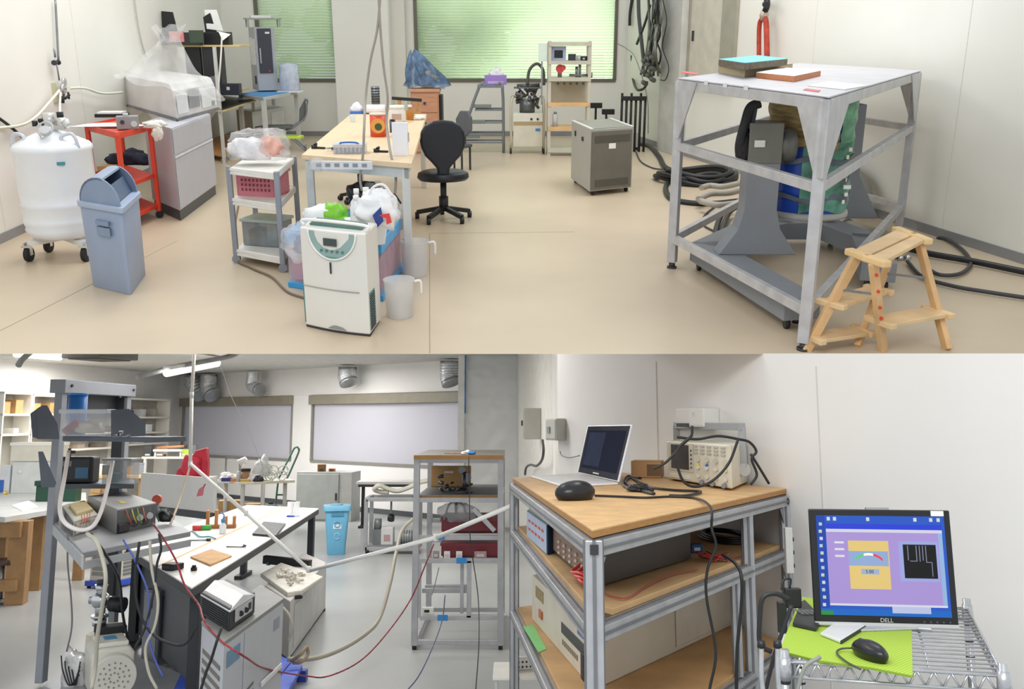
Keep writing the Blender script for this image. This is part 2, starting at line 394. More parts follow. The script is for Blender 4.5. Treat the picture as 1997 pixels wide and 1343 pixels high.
m = t.mb(); m.box(34, -59, 186, 46, -52, 192); t.part('label_sticker', m, mt('4a8f98', .5))
m = t.mb()
for g in (215, 325, 35, 145):
    a = math.radians(g); m.bar((0, 0, 40), (math.cos(a) * 66, math.sin(a) * 66, 34), 14, 10)
t.part('base_frame', m, WHITE)
for g in (215, 325, 35, 145):
    a = math.radians(g); X, Y = math.cos(a) * 66, math.sin(a) * 66
    m = t.mb(); m.cyl((X - 4, Y, 14), (X + 4, Y, 14), 14); w_ = t.part('caster', m, RUBBER)
    m = t.mb(); m.box(X - 6, Y - 5, 12, X - 4, Y + 5, 36); m.box(X + 4, Y - 5, 12, X + 6, Y + 5, 36); m.box(X - 8, Y - 9, 28, X + 8, Y - 3, 32); t.part('caster_fork', m, CHROME, parent=w_)
# --- gas pipe, regulator and hoses on the left wall
pts = [wallL(108, 0, .03), wallL(111, 60, .03), wallL(114, 118, .03)]
cable(RA, 'gas_pipe', 'thin grey gas pipe running down the left wall to a small valve', pts, .009, STEEL, 'pipe')
p = wallL(110, 122, .05); t = Thing(RA, 'wall_valve', 'small black and steel valve fixed on the left wall', 'valve', p, rzL, None, RA.u(p))
m = t.mb(); m.cyl((-12, 0, 0), (10, 0, 1), 3, None, 10); m.cyl((-12, 0, 0), (-8, 0, 0), 5); m.cyl((6, 0, 0), (10, 0, 0), 5); t.part('valve_body', m, DARK)
m = t.mb(); m.cyl((0, 0, 0), (2, 0, -34), 1.6, None, 8); m.cyl((-2, 0, 10), (-2, 0, 26), 2, None, 8); t.part('pipe_stub', m, STEEL)
p = wallL(110, 200, .01); t = Thing(RA, 'gas_regulator', 'steel gas regulator on a beige wall plate above the white tank', 'regulator', p, rzL, None, RA.u(p))
m = t.mb(); m.box(-7, -1, 0, 8, 4, 38); t.part('mounting_plate', m, mt('c9c6a4', .5), .002)
m = t.mb(); m.cyl((14, -8, 26), (14, -14, 26), 9); m.cyl((24, -8, 38), (24, -12, 38), 8); m.box(8, -10, 12, 22, -4, 22); t.part('gauge', m, CHROME)
m = t.mb(); m.cyl((22, -8, 6), (40, -10, 12), 2.5, None, 8); m.cyl((36, -10, 4), (36, -10, 18), 2.2, None, 8); m.cyl((12, -6, -2), (14, -8, 16), 4); t.part('valve_knob', m, DARK)
cable(RA, 'gas_hose', 'white hose sagging from the regulator to the left edge of the wall', [wallL(116, 176, .08), wallL(96, 200, .05), wallL(70, 228, .05), wallL(40, 244, .05), wallL(-10, 250, .05)], .011, mt('e6ead9', .4), 'hose', 'white gas hoses')
cable(RA, 'gas_hose', 'white hose sagging from the regulator to the analyser', [wallL(136, 172, .1), wallL(165, 172, .08), wallL(200, 182, .08), wallL(240, 180, .1)], .011, mt('e6ead9', .4), 'hose', 'white gas hoses')
cable(RA, 'gas_hose', 'white hose hanging down from the regulator to the tank valve', [wallL(118, 180, .06), wallL(117, 205, .2), RA.y(118, 235, RA.z(132, 500).y)], .009, mt('e6ead9', .4), 'hose', 'white gas hoses')
cable(RA, 'power_cable', 'black cable slanting down the left wall behind the tank', [wallL(-20, 218, .03), wallL(20, 247, .03), wallL(62, 285, .03)], .012, BLACK)
cable(RA, 'hanging_cable', 'thin grey cord hanging on the left wall above the analyser', [wallL(262, -5, .02), wallL(268, 40, .02), wallL(276, 80, .02), wallL(285, 112, .02)], .007, mt('b9b7ad', .6))
# --- red trolley
RZ = dict(N=(252, 455), L=(193, 425), R=(312, 425))
t = QThing(RA, 'red_trolley', 'red metal trolley with papers on top between tank and grey cabinet', 'trolley', ytop=262, **RZ)
W, D, Ht = t.w, t.d, t.h
for z0, z1 in ((Ht - .035, Ht), (.34, .36), (.09, .11)):
    m = t.mb(); m.box(0, 0, z0, W, D, z1); m.box(0, 0, z1, W, .012, z1 + .012); m.box(0, D - .012, z1, W, D, z1 + .02); m.box(0, 0, z1, .012, D, z1 + .012); t.part('shelf', m, RED, .002)
for X, Y in ((0, 0), (W, 0), (0, D), (W, D)):
    m = t.mb(); m.bar((X, Y, .06), (X, Y, Ht), .032, .032); t.part('leg', m, RED, .002)
    m = t.mb(); caster(m, X, Y, .03, .07); t.part('caster', m, RUBBER)
zt_ = t.loc.z + Ht
def onpx(room, name, label, cat, x, y, z, rz=0, group=None): return px(room, name, label, cat, x, y, z, rz, group)
m = MB(); m.sheet(lambda a, b: (a * .55 - .28 + b * .05, b * .2, .006 + .01 * math.sin(a * 5) * b), 10, 5); P = RA.z(205, 248, zt_ + .012); solo(RA, 'paper_sheet', 'white paper sheets lying on the red trolley top', 'paper', m, PAPER, P, .1, solid=.002)
m = MB(); m.box(-.12, 0, 0, .13, .16, .03); P = RA.z(212, 229, zt_ + .012); t2 = Thing(RA, 'document_tray', 'flat black tray at the back of the red trolley', 'tray', P, .1)
t2.part('tray_base', m, BLACK, .004); m = MB(); m.box(-.1, .01, .03, .11, .15, .045); t2.part('paper_pile', m, PAPER)
t = onpx(RA, 'junction_device', 'grey metal instrument box with round socket on the red trolley', 'instrument', 250, 254, zt_, .35)
m = t.mb(); m.box(-20, 0, 2, 20, 24, 27); t.part('case', m, mt('8f9193', .45), .006)
m = t.mb(); m.cyl((12, -2, 12), (12, 0, 12), 6); t.part('socket', m, LGREY); m = t.mb(); m.cyl((-2, 8, 27), (-2, 8, 32), 5); t.part('top_fitting', m, LGREY)
m = t.mb(); m.cyl((-9, -1.5, 16), (-9, 0, 16), 4); t.part('knob', m, DARK)
t = onpx(RA, 'cleaning_rag', 'crumpled white rag hanging over the right edge of the red trolley', 'cloth', 300, 250, zt_)
m = t.mb(); m.blob((0, 4, 6), (22, 12, 9), 3, .5); m.blob((8, -6, -8), (10, 4, 14), 8, .5, flat=False); t.part('folded_cloth', m, mt('e3ded6', .9, 0, .1, 20))
zs2 = .36
t = onpx(RA, 'blanket', 'dark blue folded cover on the middle shelf of the red trolley', 'cloth', 262, 322, zs2)
m = t.mb(); m.blob((-14, 12, 10), (42, 16, 18), 4, .35); m.blob((18, 6, 8), (26, 14, 14), 6, .3); t.part('folded_cloth', m, mt('1e2438', .8, 0, .3, 12))
cardbox(RA, 'brown cardboard box on the middle shelf of the red trolley beside the tank', 214, 348, zs2 - .1, 46, 30, 24)
# --- grey swing-lid bin
t = QThing(RA, 'waste_bin', 'grey blue waste bin with open swing lid standing before the tank', 'bin', (256, 577), (178, 558), (287, 533), ytop=415)
W, D = t.w, t.d; B = mt('94a3bc', .42, 0, .03); Ht = t.h
def tapered(m, W, D, z0, z1, g0, g1, r=.04, n=4):
    def ring(g, z):
        out = []
        for cx, cy, a0 in ((W + g - r, -g + r, -90), (W + g - r, D + g - r, 0), (-g + r, D + g - r, 90), (-g + r, -g + r, 180)):
            for i in range(n + 1): a = math.radians(a0 + 90 * i / n); out.append((cx + math.cos(a) * r, cy + math.sin(a) * r, z))
        return out
    a, b = ring(g0, z0), ring(g1, z1); k = len(a); f = m.q if hasattr(m, 'q') else (lambda p: p)
    vs = [f(p) for p in a + b]; m.add(vs, [(i, (i + 1) % k, k + (i + 1) % k, k + i) for i in range(k)], True); m.add(vs, [tuple(range(k - 1, -1, -1)), tuple(range(k, 2 * k))])
    return m
m = t.mb(); tapered(m, W, D, 0, Ht, -.005, .012); t.part('bin_body', m, B, .004)
m = t.mb(); tapered(m, W, D, Ht, Ht + .035, .03, .03); lid = t.part('lid_rim', m, mt('a3b2ca', .42, 0, .03), .004)
arc = [(0.0, Ht + .035)] + [(D / 2 - D / 2 * math.cos(PI * i / 14), Ht + .035 + .15 * math.sin(PI * i / 14)) for i in range(1, 14)] + [(D, Ht + .035)]
for X in (.0, W - .02): m = t.mb(); m.prism(arc, X, X + .02, 'x'); t.part('lid_side', m, mt('8495b0', .45, 0, .03), parent=lid)
top = []
m = t.mb(); m.prism([p for p in arc if p[0] >= D * .35] + [(p[0] * .97, p[1] - .012) for p in reversed([p for p in arc if p[0] >= D * .35])], 0, W, 'x'); t.part('lid_dome', m, B, parent=lid)
m = t.mb(); m.prism([(D * .12, Ht + .04), (D * .3, Ht + .13), (D * .34, Ht + .12), (D * .18, Ht + .04)], .02, W - .02, 'x'); t.part('swing_flap', m, mt('56667f', .45, 0, .05), parent=lid, label='dark blue grey swing flap')
m = t.mb(); m.box(W * -.01 - .03, D * .3, Ht * .7, -.012, D * .62, Ht * .8); m.box(-.02 - .03, D * .3, Ht * .83, -.0, D * .62, Ht * .88); t.part('side_grip', m, mt('8394ae', .5))
m = t.mb(); m.box(.0, -.03, Ht * .78, W * .0 + .001, -.02, Ht * .8)
m = t.mb(); m.box(D * .0 + .02, -.022, Ht * .72, .1, -.006, Ht * .75)
# --- grey cabinet with the desktop analyser under clear plastic
t = QThing(RA, 'grey_cabinet', 'light grey floor cabinet with a dark plinth carrying the wrapped analyser', 'cabinet', (353, 432), (300, 408), (424, 378), ytop=250)
W, D, Ht = t.w, t.d, t.h; cabL = t
G = mt('b9bac2', .45, 0, .02)
m = t.mb(); m.box(.0, .0, .09, W, D, Ht); t.part('cabinet_body', m, G, .004)
m = t.mb(); m.box(.02, .02, 0, W - .02, D - .02, .09); t.part('plinth', m, mt('4c4f55', .5))
m = t.mb(); m.box(.01, -.012, Ht * .72, W - .01, 0, Ht - .01); t.part('drawer', m, G, .003)
m = t.mb(); m.box(.01, -.012, .1, W - .01, 0, Ht * .67); t.part('door', m, G, .003)
m = t.mb(); m.box(.01, -.02, Ht * .68, W - .01, -.004, Ht * .7); t.part('handle_strip', m, mt('dcdde0', .4))
zc = t.loc.z + Ht
t = QThing(RA, 'desktop_analyser', 'white curved desktop analyser under clear plastic on the grey cabinet', 'instrument', (346, 236), (240, 205), (425, 214), z=zc, ytop=175)
W, D, Ht = t.w, t.d, t.h * 1.18
m = t.mb(); m.box(-.03, -.03, .0, W + .03, D + .02, .02); t.part('rubber_mat', m, mt('3a3d42', .6))
prof = [(0, .02), (D * .0 + .0, .02), (D, .02), (D, Ht), (D * .0, Ht)]
m = t.mb(); m.prism([(0.0, .02), (0.02, Ht * .5), (.06, Ht * .8), (.14, Ht * .97), (.24, Ht), (D, Ht), (D, .02)], 0, W, 'x'); 
sb = t.mb(); t.part('analyser_case', m, mt('d9d6d4', .4, 0, .03), .006)
m = t.mb(); m.box(W * .3, -.008, Ht * .25, W * .55, .02, Ht * .8); t.part('display_window', m, mt('7f848a', .3), .003)
m = t.mb(); m.box(W * .03, -.012, .05, W * .26, .01, Ht * .7); m.box(W * .6, -.012, .05, W * .97, .01, Ht * .72); t.part('front_panel', m, mt('e9edf2', .35), .003)
m = t.mb(); m.box(W * .84, -.016, Ht * .18, W * .92, -.01, Ht * .32); t.part('control_buttons', m, mt('8b9199', .5))
cP = RA.z(346, 236, zc); u_ = RA.u(cP)
t = Thing(RA, 'plastic_cover', 'clear crumpled plastic dust cover gathered to a peak over the analyser', 'cover', cP, 0, None, u_)
m = t.mb()
def cover(a, b):
    a_ = a * 2 * PI; k = b
    cx, cy = -18 + 8 * k, 26 + 6 * k
    R = 92 * (1 - k) ** 1.3 * (1 + .1 * math.sin(6 * a_ + 2)) + 11 + 8 * k * k * (1 + .3 * math.sin(5 * a_))
    sk = -22 * (1 - k) * math.cos(a_)
    z = 62 + 95 * k ** 1.05 + 4 * math.sin(7 * a_ + k * 9) + sk
    return (cx + math.cos(a_) * R * .96, cy + math.sin(a_) * R * .32, z)
m.sheet(cover, 56, 14); t.part('draped_film', m, FILM)
m = t.mb(); 
def frill(a, b):
    a_ = a * 2 * PI; r = 14 + 16 * b + 4 * math.sin(6 * a_); return (-10 + math.cos(a_) * r, 32 + math.sin(a_) * r * .5, 150 + 28 * b + 4 * math.sin(5 * a_))
m.sheet(frill, 40, 4); t.part('gathered_top', m, FILM)
m = t.mb()
def skirt(a, b):
    if a < .5: x = -104 + 2 * a * 104; y0 = 30 - 60 * a
    else: x = (a - .5) * 2 * 84; y0 = 0 + (a - .5) * 48
    return (x, y0 - 6 - 3 * math.sin(a * 40), (31 - 62 * a if a < .5 else (a - .5) * 44) + 66 - b * (78 + 10 * math.sin(a * 25)) )
m.sheet(skirt, 50, 8); t.part('hanging_skirt', m, mt('dfe2e3', .18, 0, .25, 9, .6, alpha=.16))
# --- computer rack behind the cabinet
t = QThing(RA, 'computer_rack', 'narrow computer rack with pale wooden shelves behind the grey cabinet', 'rack', (438, 318), (365, 300), (500, 285), ytop=88)
W, D, Ht = t.w, t.d, t.h; BE = mt('d6c08a', .5); rk = t
rz_top = t.loc.z + Ht
q0 = t.inv(RA.y(302, 90, t.loc.y + .1)); q1 = t.inv(RA.y(466, 80, t.loc.y + .1)); m = MB(); qd = Matrix.Rotation(-t.rz, 3, 'Z') @ Vector((0, .5, 0))
m.add([(q.x + e.x, q.y + e.y, z) for z in (Ht - .022, Ht) for q, e in ((q0, qd * 0), (q1, qd * 0), (q1, qd), (q0, qd))], [(3, 2, 1, 0), (4, 5, 6, 7), (0, 1, 5, 4), (1, 2, 6, 5), (2, 3, 7, 6), (3, 0, 4, 7)]); t.part('top_shelf', m, BE, .004)
zsh = RA.ht(t.loc, 186); m = t.mb(); m.box(-.02, 0, zsh - .02, W * .9, D, zsh); t.part('monitor_shelf', m, BE, .004)
zk = RA.ht(t.loc, 214); m = t.mb(); m.box(-.04, -.1, zk - .02, W * 1.0, D * .9, zk); kb = t.part('keyboard_shelf', m, BE, .004)
m = t.mb(); m.box(-.02, -.08, zk, W * .95, D * .8, zk + .012); t.part('keyboard', m, BLACK, parent=kb)
m = t.mb(); m.box(0, 0, .06, W, D, .08); t.part('base_shelf', m, WOOD)
for X, Y in ((0, 0), (W, 0), (0, D), (W, D)):
    m = t.mb(); m.bar((X, Y, .0), (X, Y, Ht - .02 if X == 0 else zk), .035, .035); t.part('post', m, mt('c9c9c4', .45))
for X, Y in ((0, 0), (W, 0)):
    m = t.mb(); caster(m, X, Y, .035, .06); t.part('caster', m, GREY)
t = pxy(RA, 'desktop_computer', 'black tower computer and monitor back in the computer rack', 'computer', 392, 186, rk.loc.y + .15, 0, rk.loc.z + zsh)
m = t.mb(); m.box(-24, 0, 0, 6, 10, 96); t.part('monitor', m, BLACK, .01); m = t.mb(); m.box(10, -4, 0, 44, 30, 90); t.part('tower_case', m, mt('26282c', .45), .008)
P = RA.y(458, 178, rk.loc.y - .02); P = RA.z(452, 186, rk.loc.z + zsh)
t = Thing(RA, 'label_printer', 'small black box on the middle shelf of the computer rack', 'printer', P, 0, None, RA.u(P))
m = t.mb(); m.box(-30, 4, 0, 14, 24, 22); t.part('case', m, mt('1f2533', .45), .006); m = t.mb(); m.box(-10, 3, 10, -4, 4, 16); t.part('button', m, LGREY)
# devices on the top shelf
t = pxy(RA, 'document_scanner', 'black sheet-fed scanner with tall tray, left on the rack top', 'scanner', 330, 86, rk.loc.y - .02, 0, rz_top)
m = t.mb(); m.box(-16, 2, 0, 60, 22, 24); t.part('scanner_body', m, mt('2b2e30', .4), .006)
m = t.mb(); m.prism([(-18, 24), (12, 24), (6, 62), (-16, 64)], 18, 22, 'y'); t.part('paper_tray', m, BLACK, .004)
m = t.mb(); m.box(40, 0, 4, 68, 3, 28); t.part('front_cover', m, mt('3c4a3c', .4), .004)
m = t.mb(); m.box(2, -2, 6, 30, 2, 26); m.box(4, -2.6, 12, 22, -2, 17); t.part('colour_label', m, mt('d98a86', .4), label='pink and red label')
t = pxy(RA, 'inkjet_printer', 'black inkjet printer with white paper sticking out, right on the rack top', 'printer', 420, 76, rk.loc.y + .2, 0, rz_top)
m = t.mb(); m.box(-24, 0, 0, 26, 26, 24); t.part('printer_body', m, BLACK, .006)
m = t.mb(); m.prism([(-26, 24), (-4, 24), (-14, 60), (-28, 52)], 24, 27, 'y'); t.part('paper_support', m, BLACK)
m = t.mb(); m.add([(-22, 22, 30), (10, 22, 26), (-2, 30, 66), (-26, 30, 66)], [(0, 1, 2, 3)]); m.add([(4, -2, 26), (32, -4, 20), (18, -14, 8), (10, -8, 24)], [(0, 1, 2, 3)]); t.part('paper', m, PAPER, solid=.003)
cable(RA, 'hanging_cable', 'white cord hanging in front of the computer rack', [RA.y(433, 68, rk.loc.y - .15), RA.y(430, 120, rk.loc.y - .15), RA.y(424, 190, rk.loc.y - .12)], .01, WHITE)
# --- blue topped desk with the grey oven
t = QThing(RA, 'blue_topped_desk', 'grey desk with a bright blue top under the grey test chamber', 'desk', (522, 302), (474, 290), (586, 280), ytop=190)
W, D, Ht = t.w, t.d, t.h; dk = t
m = t.mb(); m.box(0, 0, Ht - .04, W, D, Ht); t.part('desktop', m, mt('c7c9c8', .45), .003)
m = t.mb(); m.box(.03, .03, Ht, W * .8, D - .03, Ht + .006); t.part('blue_mat', m, mt('4f97cf', .5), label='bright blue desk mat')
for X, Y in ((.02, .02), (W - .02, .02), (.02, D - .02), (W - .02, D - .02)):
    m = t.mb(); m.bar((X, Y, 0), (X, Y, Ht - .04), .05, .05); t.part('leg', m, mt('c7c9c8', .45), .002)
zd = t.loc.z + Ht
P = RA.z(505, 180, zd); t = Thing(RA, 'test_chamber', 'grey upright test chamber with dark door and paper notices on the blue topped desk', 'chamber', P, .45)
u_ = RA.u(P); W, D, Ht = 38 * u_, 62 * u_, 122 * u_; t.P = lambda x, y, z: t.loc + Matrix.Rotation(t.rz, 3, 'Z') @ Vector((x, y, z))
m = t.mb(); m.box(0, 0, .02, W, D, Ht); t.part('chamber_body', m, mt('b3b6bc', .45, 0, .03), .004)
m = t.mb(); m.box(W * .12, -.025, Ht * .3, W * .8, 0, Ht * .98); dr_ = t.part('door', m, mt('3b3f4a', .4), .004)
m = t.mb(); m.box(W * .16, -.045, Ht * .45, W * .22, -.025, Ht * .68); t.part('handle', m, CHROME, parent=dr_)
m = t.mb(); m.box(W * .5, -.028, Ht * .9, W * .72, -.024, Ht * .93); t.part('brand_strip', m, WHITE, parent=dr_)
m = t.mb(); m.cyl((W * .6, -.04, Ht * .33), (W * .6, -.02, Ht * .33), .012); t.part('warning_lamp', m, RED, label='small red lamp')
m = t.mb(); m.box(-.006, D * .1, Ht * .42, 0, D * .42, Ht * .82); m.box(-.006, D * .48, Ht * .42, 0, D * .86, Ht * .84); t.part('paper_notice', m, mt('e9e9ee', .7, 0, .12, 30))
m = t.mb()
for i in range(4): m.box(-.004, D * .2 + i * .03, Ht * .12, 0, D * .2 + i * .03 + .015, Ht * .25)
t.part('vent_grille', m, DARK)
zo = t.loc.z + Ht
t = Thing(RA, 'wire_stand', 'grey wire stand with a white box on top of the test chamber', 'stand', t.P(0, D * .2, Ht), t.rz, None, u_)
m = t.mb()
for x in (0, 60):
    for y in (0, 22): m.bar((x - 8, y, 0), (x - 8, y, 14), 2.5)
m.box(-12, -2, 14, 56, 26, 17); t.part('wire_frame', m, mt('9aa09c', .45))
m = t.mb(); m.box(-2, 2, 17, 36, 18, 22); t.part('white_box', m, WHITE, .002)
t = onpx(RA, 'bagged_roll', 'white bundle in a clear bag on the right end of the blue topped desk', 'bundle', 563, 180, zd)
m = t.mb(); m.lathe([(17, 0), (19, 6), (18, 46), (16, 50), (1, 52)], (0, 12, 2), 20, 1, .8); t.part('white_bundle', m, mt('e6e7ef', .6, 0, .1, 18, .2))
m = t.mb(); m.lathe([(20, 0), (21, 8), (19, 50), (12, 55)], (0, 12, 1), 20, 1, .8, False); t.part('bag_film', m, mt('b9d0e6', .2, 0, .2, 9, .5, alpha=.3)); m = t.mb(); m.box(-22, -6, 0, 24, 26, 2); t.part('paper_sheet', m, PAPER)
t = QThing(RA, 'storage_drawer_unit', 'white cabinet with vents standing under the blue topped desk', 'cabinet', (497, 288), (466, 282), (560, 274), ytop=218)
m = t.mb(); m.box(0, 0, 0, t.w, t.d, t.h); t.part('cabinet_body', m, mt('c9cac8', .5), .004); m = t.mb()
for i in range(6): m.box(t.w * .05, -.006, t.h * (.15 + i * .08), t.w * .4, 0, t.h * (.18 + i * .08))
t.part('vent_grille', m, DARK); m = t.mb(); m.box(t.w * .55, -.008, t.h * .35, t.w * .95, 0, t.h * .9); t.part('door', m, mt('d6d7d4', .5)); 
# folding chair
t = onpx(RA, 'folding_chair', 'grey green folding chair standing by the blue topped desk', 'chair', 556, 296, 0, .2)
m = t.mb(); m.box(-42, 0, 44, 16, 44, 49); t.part('seat', m, mt('5d625f', .6), .01)
m = t.mb(); m.prism([(30, 56), (40, 58), (50, 96), (44, 100), (32, 80)], 6, 36, 'y'); t.part('backrest', m, mt('5d625f', .6), .01)
for Y in (4, 38):
    m = t.mb(); m.tube([(-40, Y, 1), (-10, Y, 30), (18, Y, 46), (42, Y, 66), (46, Y, 96)], 2, 6); t.part('leg', m, STEEL)
    m = t.mb(); m.tube([(40, Y, 1), (10, Y, 28), (-30, Y, 44)], 2, 6); t.part('leg', m, STEEL)
m = t.mb(); m.bar((-40, 4, 8), (-40, 38, 8), 2.4); m.bar((40, 4, 8), (40, 38, 8), 2.4); t.part('cross_rail', m, STEEL)
t = onpx(RA, 'yellow_folder', 'yellow green book lying on the folding chair seat', 'folder', 562, 270, .36)
m = t.mb(); m.prism([(-34, -4), (26, -8), (28, 14), (-30, 16)], 0, 5); t.part('cover', m, mt('b8cf3c', .5), .003); m = t.mb(); m.prism([(-24, -3), (18, -5), (20, 8), (-22, 10)], 5, 6.5); t.part('cover_print', m, mt('7fa637', .5))
# =====================================================================
# UPPER LABORATORY: middle
# =====================================================================
def tabletop_fill(): pass
LW_ = mt('cfcfca', .4)
# --- long work table
t = QThing(RA, 'work_table', 'long work table with pale wooden top and light grey legs', 'table', (803, 318), (588, 301), (832, 222), z=.72)
W, D = t.w, t.d; tb = t; TZ = .72; z0 = -.72
m = t.mb(); m.box(0, 0, -.035, W, D, 0); t.part('tabletop', m, mt('e3cba6', .45, 0, .04, 3, stretch=(1, 8, 1)), .004)
m = t.mb(); m.box(.03, .03, -.1, W - .03, .06, -.035); m.box(.03, D - .06, -.1, W - .03, D - .03, -.035); m.box(.03, .03, -.1, .06, D - .03, -.035); m.box(W - .06, .03, -.1, W - .03, D - .03, -.035); t.part('apron', m, LW_)
for X, Y in ((.06, .05), (W - .06, .05), (.06, D - .05), (W - .06, D - .05)):
    m = t.mb(); m.bar((X, Y, z0), (X, Y, -.035), .05, .05); t.part('leg', m, LW_, .004)
# things on the table
t = px(RA, 'wet_wipe_pack', 'white and blue pack of wipes at the far left corner of the work table', 'pack', 696, 222, TZ, .2)
m = t.mb(); m.blob((0, 6, 8), (13, 8, 12), 2, .3); t.part('pack_body', m, mt('e6e9f2', .4)); m = t.mb(); m.box(-13, -3, 0, 13, 6, 5); t.part('blue_label', m, mt('3f74c8', .4), .002)
t = px(RA, 'clear_cup', 'small clear cup near the left edge of the work table', 'cup', 688, 238, TZ)
m = t.mb(); m.lathe([(5, 0), (6, 14), (5.5, 14), (4.6, 1)], (0, 0, 0), 16, cap=False); t.part('cup_wall', m, CLEAR); m = t.mb(); m.cyl((0, 0, 0), (0, 0, 1), 5); t.part('cup_base', m, CLEAR)
t = px(RA, 'metal_canister', 'slim steel mesh canister at the far end of the work table', 'canister', 733, 203, TZ)
m = t.mb(); m.cyl((0, 0, 0), (0, 0, 34), 8); t.part('canister_wall', m, STEEL); m = t.mb()
for i in range(6): m.cyl((0, 0, 4 + i * 5), (0, 0, 6 + i * 5), 8.5)
t.part('ring', m, DARK)
t = px(RA, 'film_roll', 'white roll of film lying across the work table behind the orange can', 'roll', 730, 222, TZ)
m = t.mb(); m.cyl((-18, 0, 9), (22, 2, 9), 9); t.part('roll_body', m, mt('eceaf0', .4)); m = t.mb(); m.cyl((-19, 0, 9), (-17, 0, 9), 4); m.cyl((21, 2, 9), (23, 2, 9), 4); t.part('core', m, CARD); m = t.mb(); m.box(-22, -6, 0, 26, 6, 2); t.part('dark_strip', m, DARK)
t = px(RA, 'orange_can', 'orange can with a round tyre print standing on the work table', 'can', 738, 266, TZ)
m = t.mb(); m.cyl((0, 0, 0), (0, 0, 42), 15.5, None, 24); t.part('can_body', m, mt('d8512f', .4))
m = t.mb(); m.cyl((2, -16.2, 22), (2, -15, 22), 14, None, 24); t.part('round_print', m, mt('e6a04a', .45), label='orange round print'); m = t.mb(); m.cyl((3, -16.8, 20), (3, -16, 20), 7); t.part('print_centre', m, mt('3c5134', .45)); m = t.mb(); m.cyl((0, 0, 42), (0, 0, 45), 16, None, 24); t.part('lid', m, mt('e8d9c8', .4), .001)
t = px(RA, 'white_jar', 'squat white plastic jar right of the orange can', 'jar', 775, 238, TZ)
m = t.mb(); m.lathe([(15, 0), (17, 3), (17, 20), (14, 25), (14, 30), (1, 30)]); t.part('jar_body', m, mt('dfdbd6', .35)); m = t.mb(); m.cyl((0, 0, 26), (0, 0, 32), 14.5, None, 20); t.part('lid', m, WHITE); m = t.mb(); m.box(-8, -17.6, 6, 10, -16, 17); t.part('label', m, mt('b89a92', .5))
t = px(RA, 'dark_can', 'small dark can behind the tall white box', 'can', 766, 258, TZ)
m = t.mb(); m.cyl((0, 0, 0), (0, 0, 22), 6); t.part('can_body', m, mt('54525a', .4)); m = t.mb(); m.cyl((0, 0, 22), (0, 0, 25), 5); t.part('cap', m, BLACK)
t = px(RA, 'white_box', 'tall narrow white cardboard box at the near right of the work table', 'box', 780, 304, TZ, .06)
m = t.mb(); m.box(-14, 0, 0, 16, 22, 62); t.part('box_body', m, mt('eef0f8', .5, 0, .01), .002); m = t.mb(); m.box(-14, 0, 62, 16, 10, 63); m.box(-14, 11, 62, 16, 22, 63); t.part('flap', m, WHITE); m = t.mb(); m.box(17, 8, 26, 18, 16, 44); t.part('side_label', m, mt('8a8c94', .5))
t = px(RA, 'parts_case', 'clear organiser case with a blue handle at the near left of the work table', 'case', 681, 300, TZ, .03)
m = t.mb(); m.box(-31, 0, 0, 31, 34, 16); t.part('case_body', m, mt('cdd3e2', .25, 0, .1, 8, alpha=.55), .003); m = t.mb(); m.box(-32, -1, 16, 32, 36, 19); t.part('lid', m, mt('e2e6f2', .3, 0, .05, 8, alpha=.75), .003)
m = t.mb(); m.tube([(-18, 6, 19), (-14, -2, 22), (0, -4, 23), (14, -2, 22), (18, 6, 19)], 1.8); t.part('handle', m, mt('3a6fc4', .4), label='blue handle'); m = t.mb()
for i in range(7):
    m.cyl((-25 + i * 8, 8, 1), (-25 + i * 8, 8, 11), 3, None, 8)
t.part('small_parts', m, mt('8a8684', .6, 0, .3, 30))
for i, (x, y, lab) in enumerate(((620, 290, 'black clamp tool near the left front corner of the work table'), (742, 297, 'black clamp tool left of the tall white box'))):
    t = px(RA, 'clamp_tool', lab, 'tool', x, y, TZ, -.35 + .1 * i)
    m = t.mb(); m.bar((-4, 0, 2), (16, 0, 2), 5, 4); t.part('tool_arm', m, BLACK, .002); m = t.mb(); m.cyl((-8, 0, 0), (-8, 0, 7), 6); m.cyl((-8, 0, 7), (-2, 0, 10), 2.4); t.part('tool_head', m, BLACK)
t = px(RA, 'hose_clamp', 'small steel ring clamp left of the organiser case', 'clamp', 643, 294, TZ)
m = t.mb(); m.tube([(math.cos(a * .7) * 6, math.sin(a * .7) * 6, 5) for a in range(10)], 1.1, 6); t.part('band', m, STEEL); m = t.mb(); m.box(4, -3, 2, 10, 3, 7); t.part('screw', m, BLACK)
t = px(RA, 'wooden_tool_stand', 'small wooden stand holding a long black bar at the far right of the table', 'stand', 795, 222, TZ)
for X in (-16, 18):
    m = t.mb(); m.box(X - 3, 0, 0, X + 3, 10, 26); t.part('upright', m, WOOD)
m = t.mb(); m.bar((-30, 2, 30), (28, 2, 26), 5, 6); t.part('black_bar', m, BLACK, .003); m = t.mb(); m.box(-24, -4, 0, 26, 14, 5); t.part('base', m, WOOD)
t = px(RA, 'amber_bottle', 'amber glass bottle beside the wooden stand on the table', 'bottle', 800, 234, TZ)
m = t.mb(); m.lathe([(7, 0), (8, 2), (8, 16), (3, 21), (3, 26), (.5, 26)]); t.part('bottle_body', m, mt('b5762a', .25)); m = t.mb(); m.cyl((0, 0, 24), (0, 0, 29), 4); t.part('cap', m, WHITE)
t = px(RA, 'paper_tissues', 'crumpled white tissue at the far right edge of the table', 'tissue', 815, 234, TZ)
m = t.mb(); m.blob((0, 4, 4), (13, 8, 6), 8, .6); t.part('tissue', m, PAPER)
t = pxy(RA, 'power_strip', 'white power strip hanging along the near edge of the work table', 'power strip', 665, 322, RA.z(700, 312, .72).y - .05, -.06)
m = t.mb(); m.box(-58, -4, -8, 62, 4, 8); t.part('strip_body', m, mt('d9dadd', .4), .003); 
